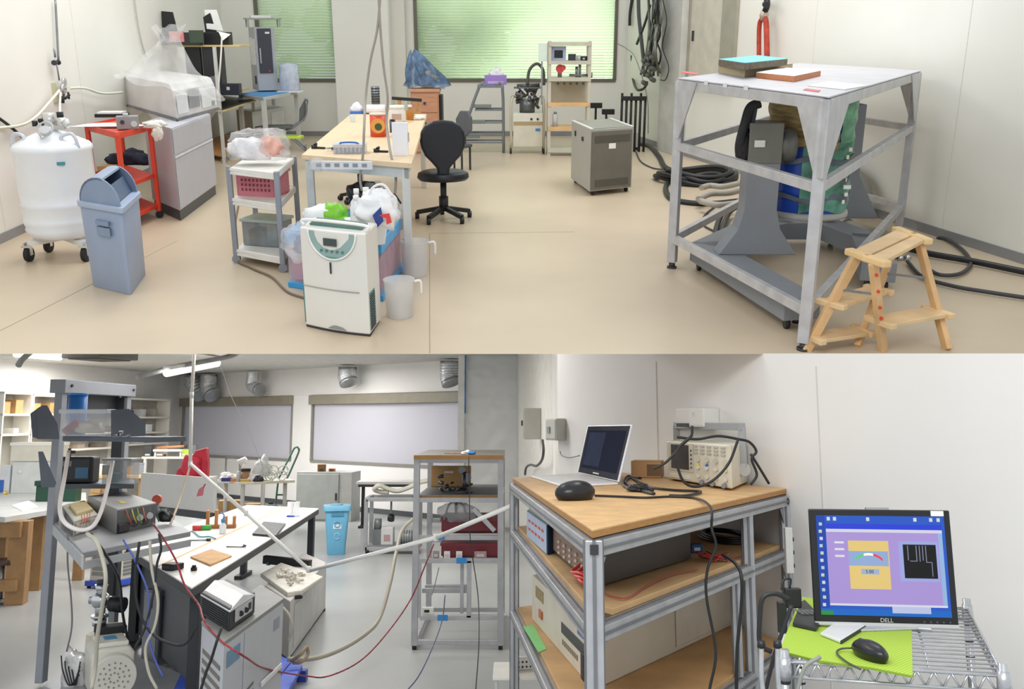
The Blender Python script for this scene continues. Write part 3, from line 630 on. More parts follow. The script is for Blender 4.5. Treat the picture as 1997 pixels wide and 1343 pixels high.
for i in range(6): m = t.mb(); m.box(-48 + i * 18, -4.6, -3, -38 + i * 18, -4, 4); t.part('socket', m, GREY)
0; m = t.mb(); m.blob((-50, 0, 0), (18, 8, 14), 3, .4, flat=False); t.part('wrapped_film', m, FILM)
# hanging power cables
Yc = RA.z(700, 300, .72).y
for i, (a, lab) in enumerate((([(742, -10), (735, 60), (722, 120), (713, 190), (710, 250), (708, 300), (702, 345), (706, 372)], 'grey power cable hanging from above, left one over the table'),
                              ([(716 + 22, -10), (742, 60), (748, 130), (756, 190), (754, 240), (762, 300), (772, 345), (768, 400)], 'grey power cable hanging from above, right one over the table'))):
    pts = [RA.y(x, y, Yc - .02 + (.0 if y < 250 else -.25)) for x, y in a]
    cable(RA, 'hanging_cable', lab, pts, .0085, mt('a39c93', .5))
# --- white three-shelf trolley
t = QThing(RA, 'white_trolley', 'slim grey trolley with three white shelves left of the work table', 'trolley', (553, 530), (462, 512), (585, 480), ytop=334)
W, D, Ht = t.w, t.d, t.h; wt = t; SH = mt('e8e6df', .4)
zs = [Ht - .02, RA.ht(t.loc, 402), RA.ht(t.loc, 505)]
for z in zs:
    m = t.mb(); m.box(-.01, 0, z - .035, W, D, z); m.box(-.01, 0, z, W, .015, z + .012); m.box(-.01, 0, z, .01, D, z + .012); t.part('shelf', m, SH, .006)
for X, Y in ((0, 0), (W, 0), (0, D), (W, D)):
    m = t.mb(); m.bar((X, Y, .05), (X, Y, Ht), .034, .034); t.part('post', m, mt('8f949c', .45), .006)
    m = t.mb(); caster(m, X, Y, .028, .06, .03); t.part('caster', m, GREY)
C3 = t.P(W * .45, D * .5, 0)
t = Thing(RA, 'plastic_bag', 'crumpled clear bag of white and orange wrapping on top of the white trolley', 'bag', (C3.x, C3.y, wt.loc.z + Ht), 0, None, RA.u(C3))
m = t.mb(); m.blob((-4, 0, 24), (58, 34, 36), 12, .35, 26, 16); t.part('bag_film', m, mt('f0f1f4', .16, 0, .2, 7, .7, alpha=.32))
m = t.mb(); m.blob((-12, -6, 20), (40, 24, 26), 5, .4); t.part('white_wrapping', m, mt('efedf0', .5, 0, .15, 14)); m = t.mb(); m.blob((22, -6, 24), (26, 20, 22), 9, .4); t.part('orange_wrapping', m, mt('e0a896', .5, 0, .2, 14))
t = Thing(RA, 'pink_basket', 'pink perforated plastic basket on the middle shelf of the white trolley', 'basket', (C3.x, C3.y, wt.loc.z + zs[1]), wt.rz * .0 - .25, None, RA.u(C3))
m = t.mb(); PK = mt('d3808c', .45)
m.box(-37, -26, 0, 37, 26, 4); m.box(-38, -28, 0, 38, -24, 46); m.box(-38, 24, 0, 38, 28, 46); m.box(-40, -28, 0, -36, 28, 46); m.box(36, -28, 0, 40, 28, 46); t.part('basket_body', m, PK, .002)
m = t.mb(); m.box(-42, -30, 42, 42, -27, 48); m.box(-42, 27, 42, 42, 30, 48); m.box(-43, -30, 42, -40, 30, 48); m.box(40, -30, 42, 43, 30, 48); t.part('rim', m, PK, .002)
m = t.mb(); [m.box(-30 + i * 8, -28.6, 10 + j * 9, -26 + i * 8, -28, 15 + j * 9) for i in range(8) for j in range(3)]; t.part('holes', m, mt('8c3f4a', .6))
t = Thing(RA, 'storage_container', 'clear grey container with a green lid on the lower shelf of the white trolley', 'container', (C3.x, C3.y, wt.loc.z + zs[2] + .003), -.3, None, RA.u(C3))
m = t.mb(); m.box(-36, -28, 0, 40, 28, 46); t.part('container_body', m, mt('8f989c', .3, 0, .2, 7, alpha=.7), .005); m = t.mb(); m.box(-39, -31, 46, 43, 31, 52); t.part('lid', m, mt('b4c2bc', .35), .004); m = t.mb(); m.box(-24, -24, 4, -6, 10, 30); t.part('yellow_contents', m, mt('c59a52', .6))
# --- things under and before the table: blue boxes, bottle basket, bags
t = QThing(RA, 'storage_box', 'clear storage box of pink packs with a blue lid and base, behind the dehumidifier', 'storage box', (748, 588), (562, 560), (792, 520), ytop=470)
W, D, Ht = t.w, t.d, t.h; BL = mt('3fa0dc', .35); sb_ = t
m = t.mb(); m.box(.01, .01, .02, W - .01, D - .01, Ht - .06); t.part('box_wall', m, mt('c9c3d6', .2, 0, .1, 5, alpha=.45), .004)
m = t.mb(); m.box(0, 0, 0, W, D, .035); t.part('box_base', m, BL, .004)
m = t.mb(); m.box(0, 0, Ht - .08, W, D, Ht - .01); m.box(.02, .02, Ht - .01, W - .02, D - .02, Ht); t.part('lid', m, BL, .005)
m = t.mb(); [m.box(.03 + .0 * i, .03 + i * D * .19, .05, W - .04, .03 + i * D * .19 + D * .15, Ht - .12) for i in range(5)]; t.part('pink_contents', m, mt('c9808f', .6, 0, .25, 9))
m = t.mb(); [m.cyl((W * (.2 + .2 * i), D * (.15), Ht), (W * (.2 + .2 * i), D * .15, Ht + .004), .02) for i in range(4)]; t.part('lid_knob', m, mt('2f86c2', .4))
zl = t.loc.z + Ht
t = px(RA, 'bottle_crate', 'white plastic crate crammed with white bottles on the blue lid', 'crate', 722, 480, zl, .35)
m = t.mb(); tapered(m, 70, 60, 0, 46, -4, 2, 8); m2 = t.part('crate_wall', m, mt('eceef0', .4), .003); m2.location.x = -34 * t.k; m2.location.y = 0
m = t.mb(); m.box(-38, -4, 44, 40, 62, 48); t.part('rim', m, WHITE, .004)
for i, (x, y, h_, r_) in enumerate(((-20, 20, 46, 11), (2, 30, 58, 12), (22, 18, 42, 10), (24, 44, 40, 10), (-14, 46, 54, 11))):
    P = t.loc + Matrix.Rotation(t.rz, 3, 'Z') @ (Vector((x, y, 48)) * t.k)
    q = Thing(RA, 'white_bottle', 'white plastic bottle standing in the crate behind the dehumidifier', 'bottle', P, 0, 'bottles in the white crate', t.k)
    m = q.mb(); m.lathe([(r_, 0), (r_ + 1, 2), (r_ + 1, h_ * .6), (r_ * .4, h_ * .8), (r_ * .4, h_), (.5, h_)]); q.part('bottle_body', m, mt('e4e6ea', .3)); m = q.mb(); m.cyl((0, 0, h_ * .9), (0, 0, h_ * 1.08), r_ * .5); q.part('cap', m, WHITE)
t = px(RA, 'shopping_bag', 'white plastic bag with blue and red print on the bottles', 'bag', 738, 448, zl + .12)
m = t.mb(); m.blob((0, 8, 38), (42, 26, 36), 21, .4, 26, 16, flat=False); t.part('bag_film', m, mt('eff0f2', .3, 0, .05, 9, .3), .0)
m = t.mb(); m.prism([(-6, 34), (10, 50), (14, 22), (2, 10)], -26, -23, 'y'); t.part('blue_print', m, mt('2a3f88', .4)); m = t.mb(); m.prism([(6, 34), (26, 38), (30, 20), (20, 16), (20, 28)], -27, -24, 'y'); t.part('red_print', m, mt('d63c3a', .4)); m = t.mb(); m.tube([(-20, 0, 62), (-6, 0, 84), (14, 0, 88), (30, 0, 66)], 2.4); t.part('handle', m, WHITE)
t = px(RA, 'dark_bag', 'black bag tied up behind the white plastic bag', 'bag', 712, 392, .0 + .42)
m = t.mb(); m.blob((0, 10, 10), (38, 26, 26), 31, .35); t.part('bag_film', m, mt('1d1e22', .3, 0, .2, 9, .4)); m = t.mb(); m.blob((20, -4, 24), (20, 12, 16), 7, .5, flat=False); t.part('clear_film', m, FILM)
t = px(RA, 'refill_pack', 'white refill packet with a bright green patch behind the dehumidifier', 'packet', 636, 450, zl - .02)
m = t.mb(); m.blob((-2, 8, 26), (46, 22, 26), 42, .25, 26, 14, flat=False); t.part('packet_film', m, mt('f0f2f0', .35)); m = t.mb(); m.blob((20, 0, 34), (26, 18, 22), 17, .3, flat=False); t.part('green_print', m, mt('7fc832', .4)); m = t.mb(); m.blob((36, -16, 16), (22, 8, 16), 3, .3, flat=False); t.part('green_corner', m, mt('6fbf35', .4))
t = px(RA, 'clear_bag', 'clear crumpled bag hanging beside the blue lidded box', 'bag', 588, 486, zl - .04)
m = t.mb(); m.blob((0, 4, 16), (36, 22, 40), 14, .4, 24, 14, flat=False); t.part('bag_film', m, mt('e6e8f6', .16, 0, .2, 8, .7, alpha=.38)); m = t.mb(); m.blob((4, 4, 6), (18, 12, 18), 16, .4, flat=False); t.part('dark_contents', m, mt('6d7690', .6, 0, .3, 15))
t = px(RA, 'tool_bag', 'dark cloth bag with white bottles beside the table leg', 'bag', 770, 440, .30)
m = t.mb(); m.blob((0, 6, 24), (20, 14, 34), 5, .3, flat=False); t.part('bag_cloth', m, mt('cfc8bc', .6, 0, .4, 8)); m = t.mb(); m.tube([(-14, 0, 44), (0, 0, 62), (14, 0, 44)], 1.6); t.part('handle', m, BLACK)
# --- dehumidifier
t = QThing(RA, 'dehumidifier', 'white upright dehumidifier with teal control panel, nearest to the camera in the upper lab', 'dehumidifier', (722, 657), (597, 637), (744, 626), ytop=456)
W, D, Ht = t.w, t.d, t.h; DH = mt('dcdad3', .4, 0, .01); TE = mt('4f7a76', .4)
def fy(y): return y
# the front face lies on the x = 0 side (builder y runs along it, right to left)
bow = .02
m = t.mb()
fr = [(-bow * math.sin(PI * i / 8) - .0, D * i / 8) for i in range(9)]
m.prism(fr + [(W, D), (W, 0)], .012, Ht, 'z'); t.part('housing', m, DH, .008)
m = t.mb(); m.prism([(x * 1.0 + .006, y) for x, y in fr] + [(W - .01, D - .01), (W - .01, .01)], 0, .012); t.part('foot', m, DARK)
m = t.mb(); m.prism([(-.007 + x * 1.05, y) for x, y in fr[1:]] + [(.01, D), (.01, fr[1][1])], Ht * .43, Ht * .434); t.part('tank_seam', m, mt('9b9b95', .5))
def fx(y): return -bow * math.sin(PI * y / D) - .003
m = t.mb(); n = 20; arc_ = [(D * (.5 + .36 * math.cos(PI + PI * i / n)), Ht * (.99 + .26 * math.sin(PI + PI * i / n))) for i in range(n + 1)]
vs = [m.q((fx(y) - .002, y, min(z, Ht * .985))) for y, z in arc_]; m.add(vs, [tuple(range(len(vs)))]); m.add([v + Vector((.004, 0, 0)) for v in vs], [tuple(range(len(vs)))]); cpn = t.part('control_panel', m, mt('8fa9a4', .4), label='teal half-round control panel')
m = t.mb(); m.tube([(fx(y) - .004, y, min(z, Ht * .99)) for y, z in arc_], .005, 6, 2); t.part('panel_rim', m, WHITE)
m = t.mb(); m.box(fx(D * .5) - .006, D * .42, Ht * .86, fx(D * .5), D * .62, Ht * .93); t.part('display', m, mt('454c4c', .3), parent=cpn)
m = t.mb(); [m.cyl((fx(D * .5) - .007, D * (.34 + .08 * i), Ht * .81), (fx(D * .5), D * (.34 + .08 * i), Ht * .81), .006) for i in range(5)]; t.part('button', m, TE, parent=cpn)
m = t.mb(); m.prism([(D * .44, Ht * .73), (D * .56, Ht * .73), (D * .6, Ht * .755), (D * .4, Ht * .755)], fx(D * .5) - .003, fx(D * .5) + .002, 'x'); t.part('teal_badge', m, mt('5f958c', .4))
m = t.mb(); m.box(fx(D * .5) - .004, D * .52, Ht * .59, fx(D * .5), D * .545, Ht * .7); t.part('level_window', m, DARK, .001)
m = t.mb(); m.prism([(D * .62, Ht * .045), (D * .34, Ht * .04), (D * .4, Ht * .065), (D * .5, Ht * .078), (D * .56, Ht * .07)], fx(D * .5) - .003, fx(D * .5) + .004, 'x'); t.part('tank_grip', m, mt('8b8b8e', .4))
m = t.mb(); m.box(W * .08, -.003, Ht * .05, W * .5, .004, Ht * .42); g_ = t.part('side_intake', m, TE, .002)
m = t.mb(); [m.box(W * .1, -.006, Ht * (.06 + .025 * i), W * .48, -.003, Ht * (.07 + .025 * i)) for i in range(14)]; t.part('slats', m, DARK, parent=g_)
m = t.mb(); m.box(W * .0, D - .004, Ht * .05, W * .4, D + .004, Ht * .45); t.part('side_intake', m, TE, .002)
m = t.mb(); m.box(W * .25, D * .1, Ht - .005, W * .75, D * .9, Ht + .012); o_ = t.part('outlet_louvre', m, TE, .002)
m = t.mb(); [m.box(W * (.28 + .09 * i), D * .12, Ht + .012, W * (.3 + .09 * i), D * .88, Ht + .02) for i in range(5)]; t.part('louvre_blade', m, mt('9aa8a2', .4), parent=o_)
m = t.mb(); m.tube([(W * .2, D * .02, Ht), (W * .2, D * .06, Ht + .03), (W * .2, D * .94, Ht + .03), (W * .2, D * .98, Ht)], .008); t.part('handle', m, WHITE)
cable(RA, 'power_cable', 'thin brown cord on the floor from the dehumidifier to the white trolley', [RA.z(x, y, .01) for x, y in ((598, 582), (560, 568), (530, 540), (490, 522), (458, 500), (458, 440), (465, 400))], .007, mt('7a6a58', .6))
# --- plastic measuring buckets
for x, y, lab in ((780, 616, 'translucent plastic measuring bucket right of the dehumidifier, the nearer of two'), (810, 536, 'translucent plastic measuring bucket by the table leg, the farther of two')):
    t = px(RA, 'measuring_bucket', lab, 'bucket', x, y, 0, 0, 'measuring buckets'); s_ = 1 if y > 600 else .92
    m = t.mb(); m.lathe([(25 * s_, 0), (26 * s_, 2), (29 * s_, 72 * s_), (31 * s_, 75 * s_), (28 * s_, 74 * s_), (24.5 * s_, 3)], cap=False); m.cyl((0, 0, 0), (0, 0, 2), 25 * s_); t.part('bucket_wall', m, mt('ececec', .3, 0, .04, 6, alpha=.45))
    if y > 600: m = t.mb(); m.cyl((0, 0, 3), (0, 0, 34), 23.5, 25, 24); t.part('water', m, mt('d9d7cc', .15, 0, .03, 6, alpha=.5))
    m = t.mb(); m.tube([(29 * s_, 0, 70 * s_), (42 * s_, 0, 70 * s_), (43 * s_, 0, 44 * s_)], 2.6, 8); t.part('handle', m, mt('e6e5e2', .35))
# --- office chairs
def office_chair(x, y, rz, s, label, z=0.0):
    t = px(RA, 'office_chair', label, 'chair', x, y, 0, rz, 'black office chairs'); k = s
    f = lambda *a: tuple(q * k for q in a)
    m = t.mb(); m.lathe([(46 * k, 0), (50 * k, 5 * k), (48 * k, 14 * k), (38 * k, 18 * k), (1, 18 * k)], (0, 0, 78 * k), 26, 1, .8); t.part('seat', m, mt('1a1c24', .35, 0, .05), .004)
    m = t.mb(); B_ = [(-11, -22), (-12, -8), (-22, 4), (-34, 16), (-41, 32), (-43, 48), (-40, 62), (-32, 73), (-18, 80), (0, 82), (18, 80), (32, 73), (40, 62), (43, 48), (41, 32), (34, 16), (22, 4), (12, -8), (11, -22)]
    m.prism([(a * k, (b + 112) * k) for a, b in B_], -34 * k, -20 * k, 'y'); bk = t.part('backrest', m, mt('1b1e28', .33, 0, .05), .02)
    m = t.mb(); m.box(-9 * k, -30 * k, 84 * k, 9 * k, -22 * k, 112 * k); t.part('back_support', m, BLACK, .004)
    m = t.mb(); m.cyl(f(0, 0, 22), f(0, 0, 80), 6 * k); m.cyl(f(0, 0, 18), f(0, 0, 46), 9 * k); t.part('gas_column', m, BLACK)
    for i in range(5):
        a = math.radians(20 + 72 * i); m = t.mb(); m.bar((0, 0, 24 * k), (math.cos(a) * 54 * k, math.sin(a) * 54 * k, 13 * k), 9 * k, 8 * k); l_ = t.part('base_leg', m, BLACK, .003)
        m = t.mb(); q = Vector((math.cos(a) * 54 * k, math.sin(a) * 54 * k, 6.5 * k)); m.cyl(q + Vector((-4 * k, 0, 0)), q + Vector((4 * k, 0, 0)), 6.5 * k, None, 12); t.part('caster', m, BLACK, parent=l_)
    return t
office_chair(866, 428, .1, 1.0, 'black office chair with round back standing right of the work table')
office_chair(704, 392, 2.6, .78, 'black office chair pushed under the work table')
t = px(RA, 'grey_chair', 'grey chair behind the black office chair, mostly hidden', 'chair', 905, 330, 0, -.5)
m = t.mb(); m.prism([(-16, 70), (-18, 96), (-8, 112), (8, 112), (16, 100), (16, 76), (6, 64)], 0, 8, 'y'); t.part('backrest', m, mt('5f6066', .6), .01); m = t.mb(); m.box(-26, -34, 44, 18, 4, 50); t.part('seat', m, mt('4c4d52', .6), .01)
for X, Y in ((-22, -30), (14, -30), (-22, 0), (14, 0)): m = t.mb(); m.bar((X, Y, 0), (X, Y, 46), 3); t.part('leg', m, DARK)
m = t.mb(); m.bar((0, 4, 44), (0, 4, 80), 4); t.part('back_support', m, DARK)
# --- wooden drawer chest and wrapped device
t = px(RA, 'wooden_chest', 'pinkish wooden drawer chest at the far end of the work table', 'chest', 831, 300, 0, 0)
WC = mt('c48f6f', .5, 0, .1, 5, stretch=(1, 1, 8))
m = t.mb(); m.box(-27, 0, 0, 27, 44, 118); t.part('chest_body', m, WC, .004); m = t.mb(); m.box(-29, -3, 118, 29, 46, 124); t.part('top_board', m, mt('cf9c7d', .5, 0, .1, 5), .003)
for z in (4, 42, 80): m = t.mb(); m.box(-25, -2, z, 25, 0, z + 34); d_ = t.part('drawer', m, WC, .003); m = t.mb(); m.cyl((0, -5, z + 17), (0, -2, z + 17), 2.5); t.part('knob', m, DARK, parent=d_)
m = t.mb(); m.box(27, 4, 60, 33, 40, 112); t.part('side_bag', m, BLACK, .01)

t = Thing(RA, 'wrapped_device', 'device wrapped in a translucent blue bag on top of the wooden chest', 'bundle', Vector((RA.z(831, 300).x, RA.z(831, 300).y, RA.u(RA.z(831, 300)) * 125)), 0, None, RA.u(RA.z(831, 300)))
m = t.mb()
def bagf(a, b):
    g = a * 2 * PI; k = b; R = 36 * (1 - k) ** .8 + 5; f_ = 1 + .14 * math.sin(5 * g + k * 5) + .07 * math.sin(11 * g)
    return (3 - 24 * k + math.cos(g) * R * f_, 22 + math.sin(g) * R * .6 * f_, 2 + 66 * k + 4 * math.sin(3 * g + 4 * k))
m.sheet(bagf, 44, 12); t.part('blue_film', m, mt('5f80a6', .2, 0, .4, 9, .6, alpha=.75)); m = t.mb(); m.blob((2, 18, 16), (22, 14, 20), 5, .3); t.part('device', m, mt('8b9094', .5, 0, .3, 12))
# --- grey metal step ladder, tissue box
t = px(RA, 'metal_steps', 'grey metal step ladder standing against the back wall', 'step ladder', 958, 298, 0, 0)
SG = mt('80868a', .45, .3)
for Y in (0, 40):
    for pts in ([(-68, Y, 0), (-24, Y, 122), (-10, Y, 128)], [(24, Y, 0), (22, Y, 124), (10, Y, 128)]):
        m = t.mb(); m.tube(pts, 2.6, 8, 4); t.part('rail', m, SG)
    m = t.mb()
    for z in (20, 36, 58, 82): m.bar((-60 + z * .35, Y, z), (24, Y, z), 3); 
    t.part('side_bar', m, SG)
for z, x in ((28, -58), (56, -48), (86, -36)): m = t.mb(); m.box(x, 0, z, x + 36, 40, z + 4); t.part('step', m, SG, .002)
m = t.mb(); m.box(-26, -2, 124, 24, 42, 129); t.part('top_step', m, SG, .002)
zz = 129 * t.k
t = Thing(RA, 'tissue_box', 'purple tissue box with a white tissue on the metal step ladder', 'tissue box', t.loc + Vector((10 * t.k, 10 * t.k, zz)), .0, None, t.k)
m = t.mb(); m.box(-22, 0, 0, 20, 18, 18); t.part('carton', m, mt('a284cf', .5, 0, .05), .002); m = t.mb(); m.box(-16, -.6, 2, 14, 0, 7); t.part('print', m, mt('cdb4e6', .5)); m = t.mb(); m.blob((0, 9, 21), (12, 4, 9), 4, .6, flat=False); t.part('tissue', m, PAPER)
# --- pump trolley
t = px(RA, 'pump_trolley', 'small vacuum pump station with cream cabinet and tangled fittings on top', 'pump station', 1028, 300, 0, 0)
m = t.mb(); m.box(-27, 0, 14, 30, 44, 62); t.part('cabinet', m, mt('d8d3c0', .45), .004); m = t.mb(); m.box(-27, -1, 62, 30, 44, 78); cp_ = t.part('control_front', m, mt('e4e1d4', .4), .003); m = t.mb(); [m.cyl((x, -3, 67), (x, -1, 67), 2.2, None, 10) for x in (8, 20)]; t.part('knob', m, BLACK, parent=cp_); m = t.mb(); m.box(16, -.8, 44, 25, 0, 49); t.part('blue_label', m, mt('3f84c4', .5)); m = t.mb(); m.box(-26, -1.4, 56, 29, 0, 61); t.part('brown_band', m, mt('b29870', .5))
m = t.mb()
for X in (-31, 32): m.tube([(X, 4, 10), (X, 4, 96), (X * .8, 20, 108), (X, 40, 96), (X, 40, 10)], 2.4, 8)
t.part('handle_frame', m, mt('c6bfa6', .45))
for X, Y in ((-32, 4), (32, 4), (-32, 40), (32, 40)): m = t.mb(); m.cyl((X - 2, Y, 5), (X + 2, Y, 5), 5); m.cyl((X, Y, 5), (X, Y, 12), 1.6, None, 6); t.part('caster', m, BLACK)
m = t.mb(); rr = random.Random(3)
for i in range(26):
    a, b = Vector((rr.uniform(-24, 26), rr.uniform(6, 36), rr.uniform(80, 132))), Vector((rr.uniform(-24, 26), rr.uniform(6, 36), rr.uniform(80, 132))); m.cyl(a, a + (b - a) * .45, rr.uniform(1.5, 4.5), None, 9)
m.cyl((0, 20, 78), (0, 20, 104), 15); m.cyl((-20, 20, 128), (24, 20, 130), 4); m.box(-26, 6, 124, 28, 30, 127); t.part('vacuum_fittings', m, mt('6d6f70', .35, .6, .3, 14))
m = t.mb(); m.tube([(0, 16, 130), (4, 16, 158), (18, 16, 170), (30, 16, 158), (32, 18, 130)], 3, 10); t.part('hose', m, mt('5b5c58', .5))
# --- instrument rack by the window
t = px(RA, 'instrument_rack', 'cream metal rack with instruments and plywood shelves below the window', 'rack', 1108, 304, 0, 0)
RC = mt('c9c4b4', .45)
for X in (-38, 38):
    for Y in (0, 40): m = t.mb(); m.box(X - 3, Y, 0, X + 3, Y + 5, 216 if Y == 0 else 214); t.part('post', m, RC)
for z, mm in ((10, RC), (52, PLY), (98, PLY), (145, RC), (176, RC), (210, RC)): m = t.mb(); m.box(-40, -1, z, 40, 46, z + 4); m.box(-40, -2, z - 3, 40, 0, z + 4); t.part('shelf', m, mm)
m = t.mb(); m.box(-34, 38, 100, 34, 42, 145); t.part('back_panel', m, mt('b8b19c', .5)); 
m = t.mb(); [m.cyl((-22 + i * 12, -5, 138), (-22 + i * 12, -2, 138), 2.6, None, 10) for i in range(5)]; t.part('valve_knob', m, DARK)
rk2 = t
def onrack(name, lab, cat, dx, z): return Thing(RA, name, lab, cat, rk2.loc + Vector((dx, 8, z)) * rk2.k, 0, None, rk2.k)
t = onrack('pressure_monitor', 'small blue framed display unit on the upper shelf of the instrument rack', 'instrument', -20, 180); m = t.mb(); m.box(-15, 0, 0, 13, 16, 26); t.part('case', m, mt('aab4cf', .4), .003); m = t.mb(); m.box(-9, -1, 5, 7, 0, 19); t.part('screen', m, BLACK); 
t = onrack('relay_box', 'dark device beside the display unit on the instrument rack', 'instrument', 6, 180); m = t.mb(); m.box(-8, 0, 0, 6, 14, 12); t.part('case', m, DARK, .002); m = t.mb(); m.cyl((12, 4, 0), (12, 4, 9), 5); t.part('sensor', m, LGREY)
t = onrack('adapter_box', 'low black adapter at the right of the upper rack shelf', 'adapter', 27, 180); m = t.mb(); m.box(-7, 0, 0, 7, 12, 8); t.part('case', m, BLACK, .002); m = t.mb(); m.box(-2, -.6, 2, 2, 0, 5); t.part('label', m, LGREY)
t = onrack('red_valve', 'red valve wheel on the middle shelf of the instrument rack', 'valve', -18, 149); m = t.mb(); m.cyl((0, 0, 16), (0, -4, 16), 8); m.cyl((6, 0, 18), (6, -5, 18), 5); t.part('hand_wheel', m, mt('d1484a', .4)); m = t.mb(); m.cyl((0, 4, 0), (0, 4, 22), 4); t.part('valve_body', m, STEEL)
t = onrack('pipe_manifold', 'steel pipe manifold on the middle shelf of the instrument rack', 'manifold', 14, 149); m = t.mb(); m.cyl((-14, 2, 4), (26, 2, 4), 2.5, None, 8); m.cyl((0, 2, 0), (0, 2, 20), 2.6, None, 8); m.cyl((6, 2, 0), (6, 2, 28), 2.6, None, 8); m.cyl((24, 0, 4), (30, 0, 4), 5); t.part('pipe', m, STEEL)
t = onrack('steel_flask', 'small steel cylinder on the plywood shelf low in the instrument rack', 'cylinder', -26, 56); m = t.mb(); m.cyl((0, 0, 0), (0, 0, 24), 5); t.part('flask_body', m, LGREY); m = t.mb(); m.cyl((0, 0, 24), (0, 0, 28), 3); t.part('cap', m, STEEL)
t = onrack('white_pad', 'white panel leaning on the left post of the instrument rack', 'panel', -50, 0); t.o.matrix_world = TM(RA, rk2.loc + Vector((-52, 4, 178)) * rk2.k, 0); m = t.mb(); m.box(-7, 0, 0, 10, 5, 34); t.part('panel_board', m, mt('dfeee4', .4), .004); m = t.mb(); m.box(-2, 2, -80, 1, 4, 0); t.part('stalk', m, GREY)
# --- black clamp stands by the back wall
for i, (x, y, h, lab) in enumerate(((1160, 288, 60, 'black clamp stand between the instrument rack and the wall, left one'), (1184, 290, 50, 'black clamp stand between the instrument rack and the wall, right one'))):
    t = px(RA, 'clamp_stand', lab, 'stand', x, y, 0, 0, 'black clamp stands'); m = t.mb(); m.bar((0, 0, 0), (0 if i == 0 else -4, 0, h + 20), 4); t.part('stand_rod', m, BLACK); m = t.mb(); m.box(-12, -4, h + 16, 12, 6, h + 26); t.part('clamp', m, BLACK, .003); m = t.mb(); m.box(-12, -8, 0, 12, 12, 3); t.part('foot_plate', m, BLACK)
t = px(RA, 'pipe_stand', 'black stand with upright black tubes in the back right corner', 'stand', 1232, 296, 0, 0)
m = t.mb(); m.box(-24, -2, 98, 24, 6, 106); t.part('top_bar', m, BLACK, .002)
for i in range(6): m = t.mb(); m.cyl((-22 + i * 9, 2, 0), (-22 + i * 9, 2, 112 - (i % 2) * 6), 2.4, None, 8); t.part('tube', m, BLACK)
# --- hanging hoses and cable bundle on the wall
tR_ = lambda x, y, o=.06: wallR(x, y, o)
Yh = 12.1 * .96
hg = 'black hoses and cables hung on the wall'
def hang(label, pts, r, mat, Y=None, name='hanging_hose'):
    return cable(RA, name, label, [(RA.w(x, y, cRb, cRf, .18) if x > 1236 else RA.y(x, y, YB - .25)) for x, y in pts], r, mat, 'hose')
hang('short black hose hanging nearest the window edge', [(1234, -10), (1229, 25), (1228, 50)], .022, BLACK)
hang('grey ribbed hose hanging and crossing another on the wall', [(1245, -10), (1246, 30), (1250, 70), (1256, 125)], .026, mt('4b4c4e', .5))
hang('dark hose slanting to the lower left on the wall', [(1268, 10), (1258, 45), (1242, 86)], .018, mt('3a3b3d', .5))
hang('black hose hooked into a loop low on the wall', [(1232, 108), (1234, 150), (1242, 174), (1256, 172), (1262, 160)], .018, BLACK)
rr = random.Random(9)
t = Thing(RA, 'cable_bundle', 'thick tangled bundle of grey and black cables hanging in the back right corner', 'cable bundle', wallR(1280, 60, .25), 0)
for i in range(16):
    x0 = 1266 + rr.uniform(0, 30); pts = [(x0 + rr.uniform(-3, 3), -12), (x0 + rr.uniform(-6, 6), 30), (x0 - 2 + rr.uniform(-8, 8), 70), (x0 - 4 + rr.uniform(-10, 10), 105), (x0 - 10 + rr.uniform(-10, 10), 130 + rr.uniform(0, 30))]
    m = MB(); m.tube([t.inv(wallR(x, y, .25 + rr.uniform(-.1, .1))) for x, y in pts], rr.uniform(.009, .018), 6); t.part('strand', m, (mt('6f7068', .5), BLACK, mt('8d8f86', .5), mt('474a46', .5))[i % 4])
m = MB(); [m.cyl(t.inv(wallR(1262 + 9 * math.sin(i * 2.1), 104 + i * 7, .4)), t.inv(wallR(1268 + 9 * math.sin(i * 2.1), 108 + i * 7, .4)), .03, None, 8) for i in range(9)]; t.part('plug', m, mt('4a4b45', .5))
hang('thin black cable loop hanging at the right of the cable bundle', [(1290, -10), (1300, 40), (1292, 90), (1304, 130), (1298, 155), (1288, 156)], .007, DARK, name='hanging_cable')
hang('thin white cable hanging down to the floor in the back corner', [(1204, 85), (1222, 95), (1240, 115), (1262, 190), (1264, 260)], .006, mt('8d9089', .5), name='hanging_cable')
# --- grey power cabinet on casters
t = QThing(RA, 'power_cabinet', 'grey electrical cabinet on casters standing alone in the middle of the floor', 'cabinet', (1149, 383), (1113, 356), (1231, 374), ytop=253)
W, D, Ht = t.w, t.d, t.h
m = t.mb(); m.box(0, 0, .045, W, D, Ht); t.part('cabinet_body', m, mt('a9a8a0', .45, 0, .02), .004)
m = t.mb(); m.box(.015, -.012, .06, W - .015, 0, Ht - .02); fp = t.part('front_panel', m, mt('706c63', .5), .002)
m = t.mb(); m.box(W * .1, -.016, Ht * .8, W * .92, -.012, Ht * .9); t.part('vent_grille', m, mt('57544d', .5), parent=fp); m = t.mb(); m.box(W * .12, -.016, Ht * .14, W * .9, -.012, Ht * .24); t.part('vent_grille', m, mt('57544d', .5), parent=fp)
m = t.mb(); m.box(W * .42, -.017, Ht * .7, W * .58, -.012, Ht * .78); t.part('paper_label', m, PAPER, parent=fp)
m = t.mb(); m.box(.03, .02, Ht, W - .03, D - .02, Ht + .006); t.part('top_panel', m, mt('8a8980', .45)); m = t.mb(); m.box(0, 0, Ht, .03, D, Ht + .012); m.box(W - .03, 0, Ht, W, D, Ht + .012); t.part('edge_trim', m, mt('d9d9d2', .4), .003)
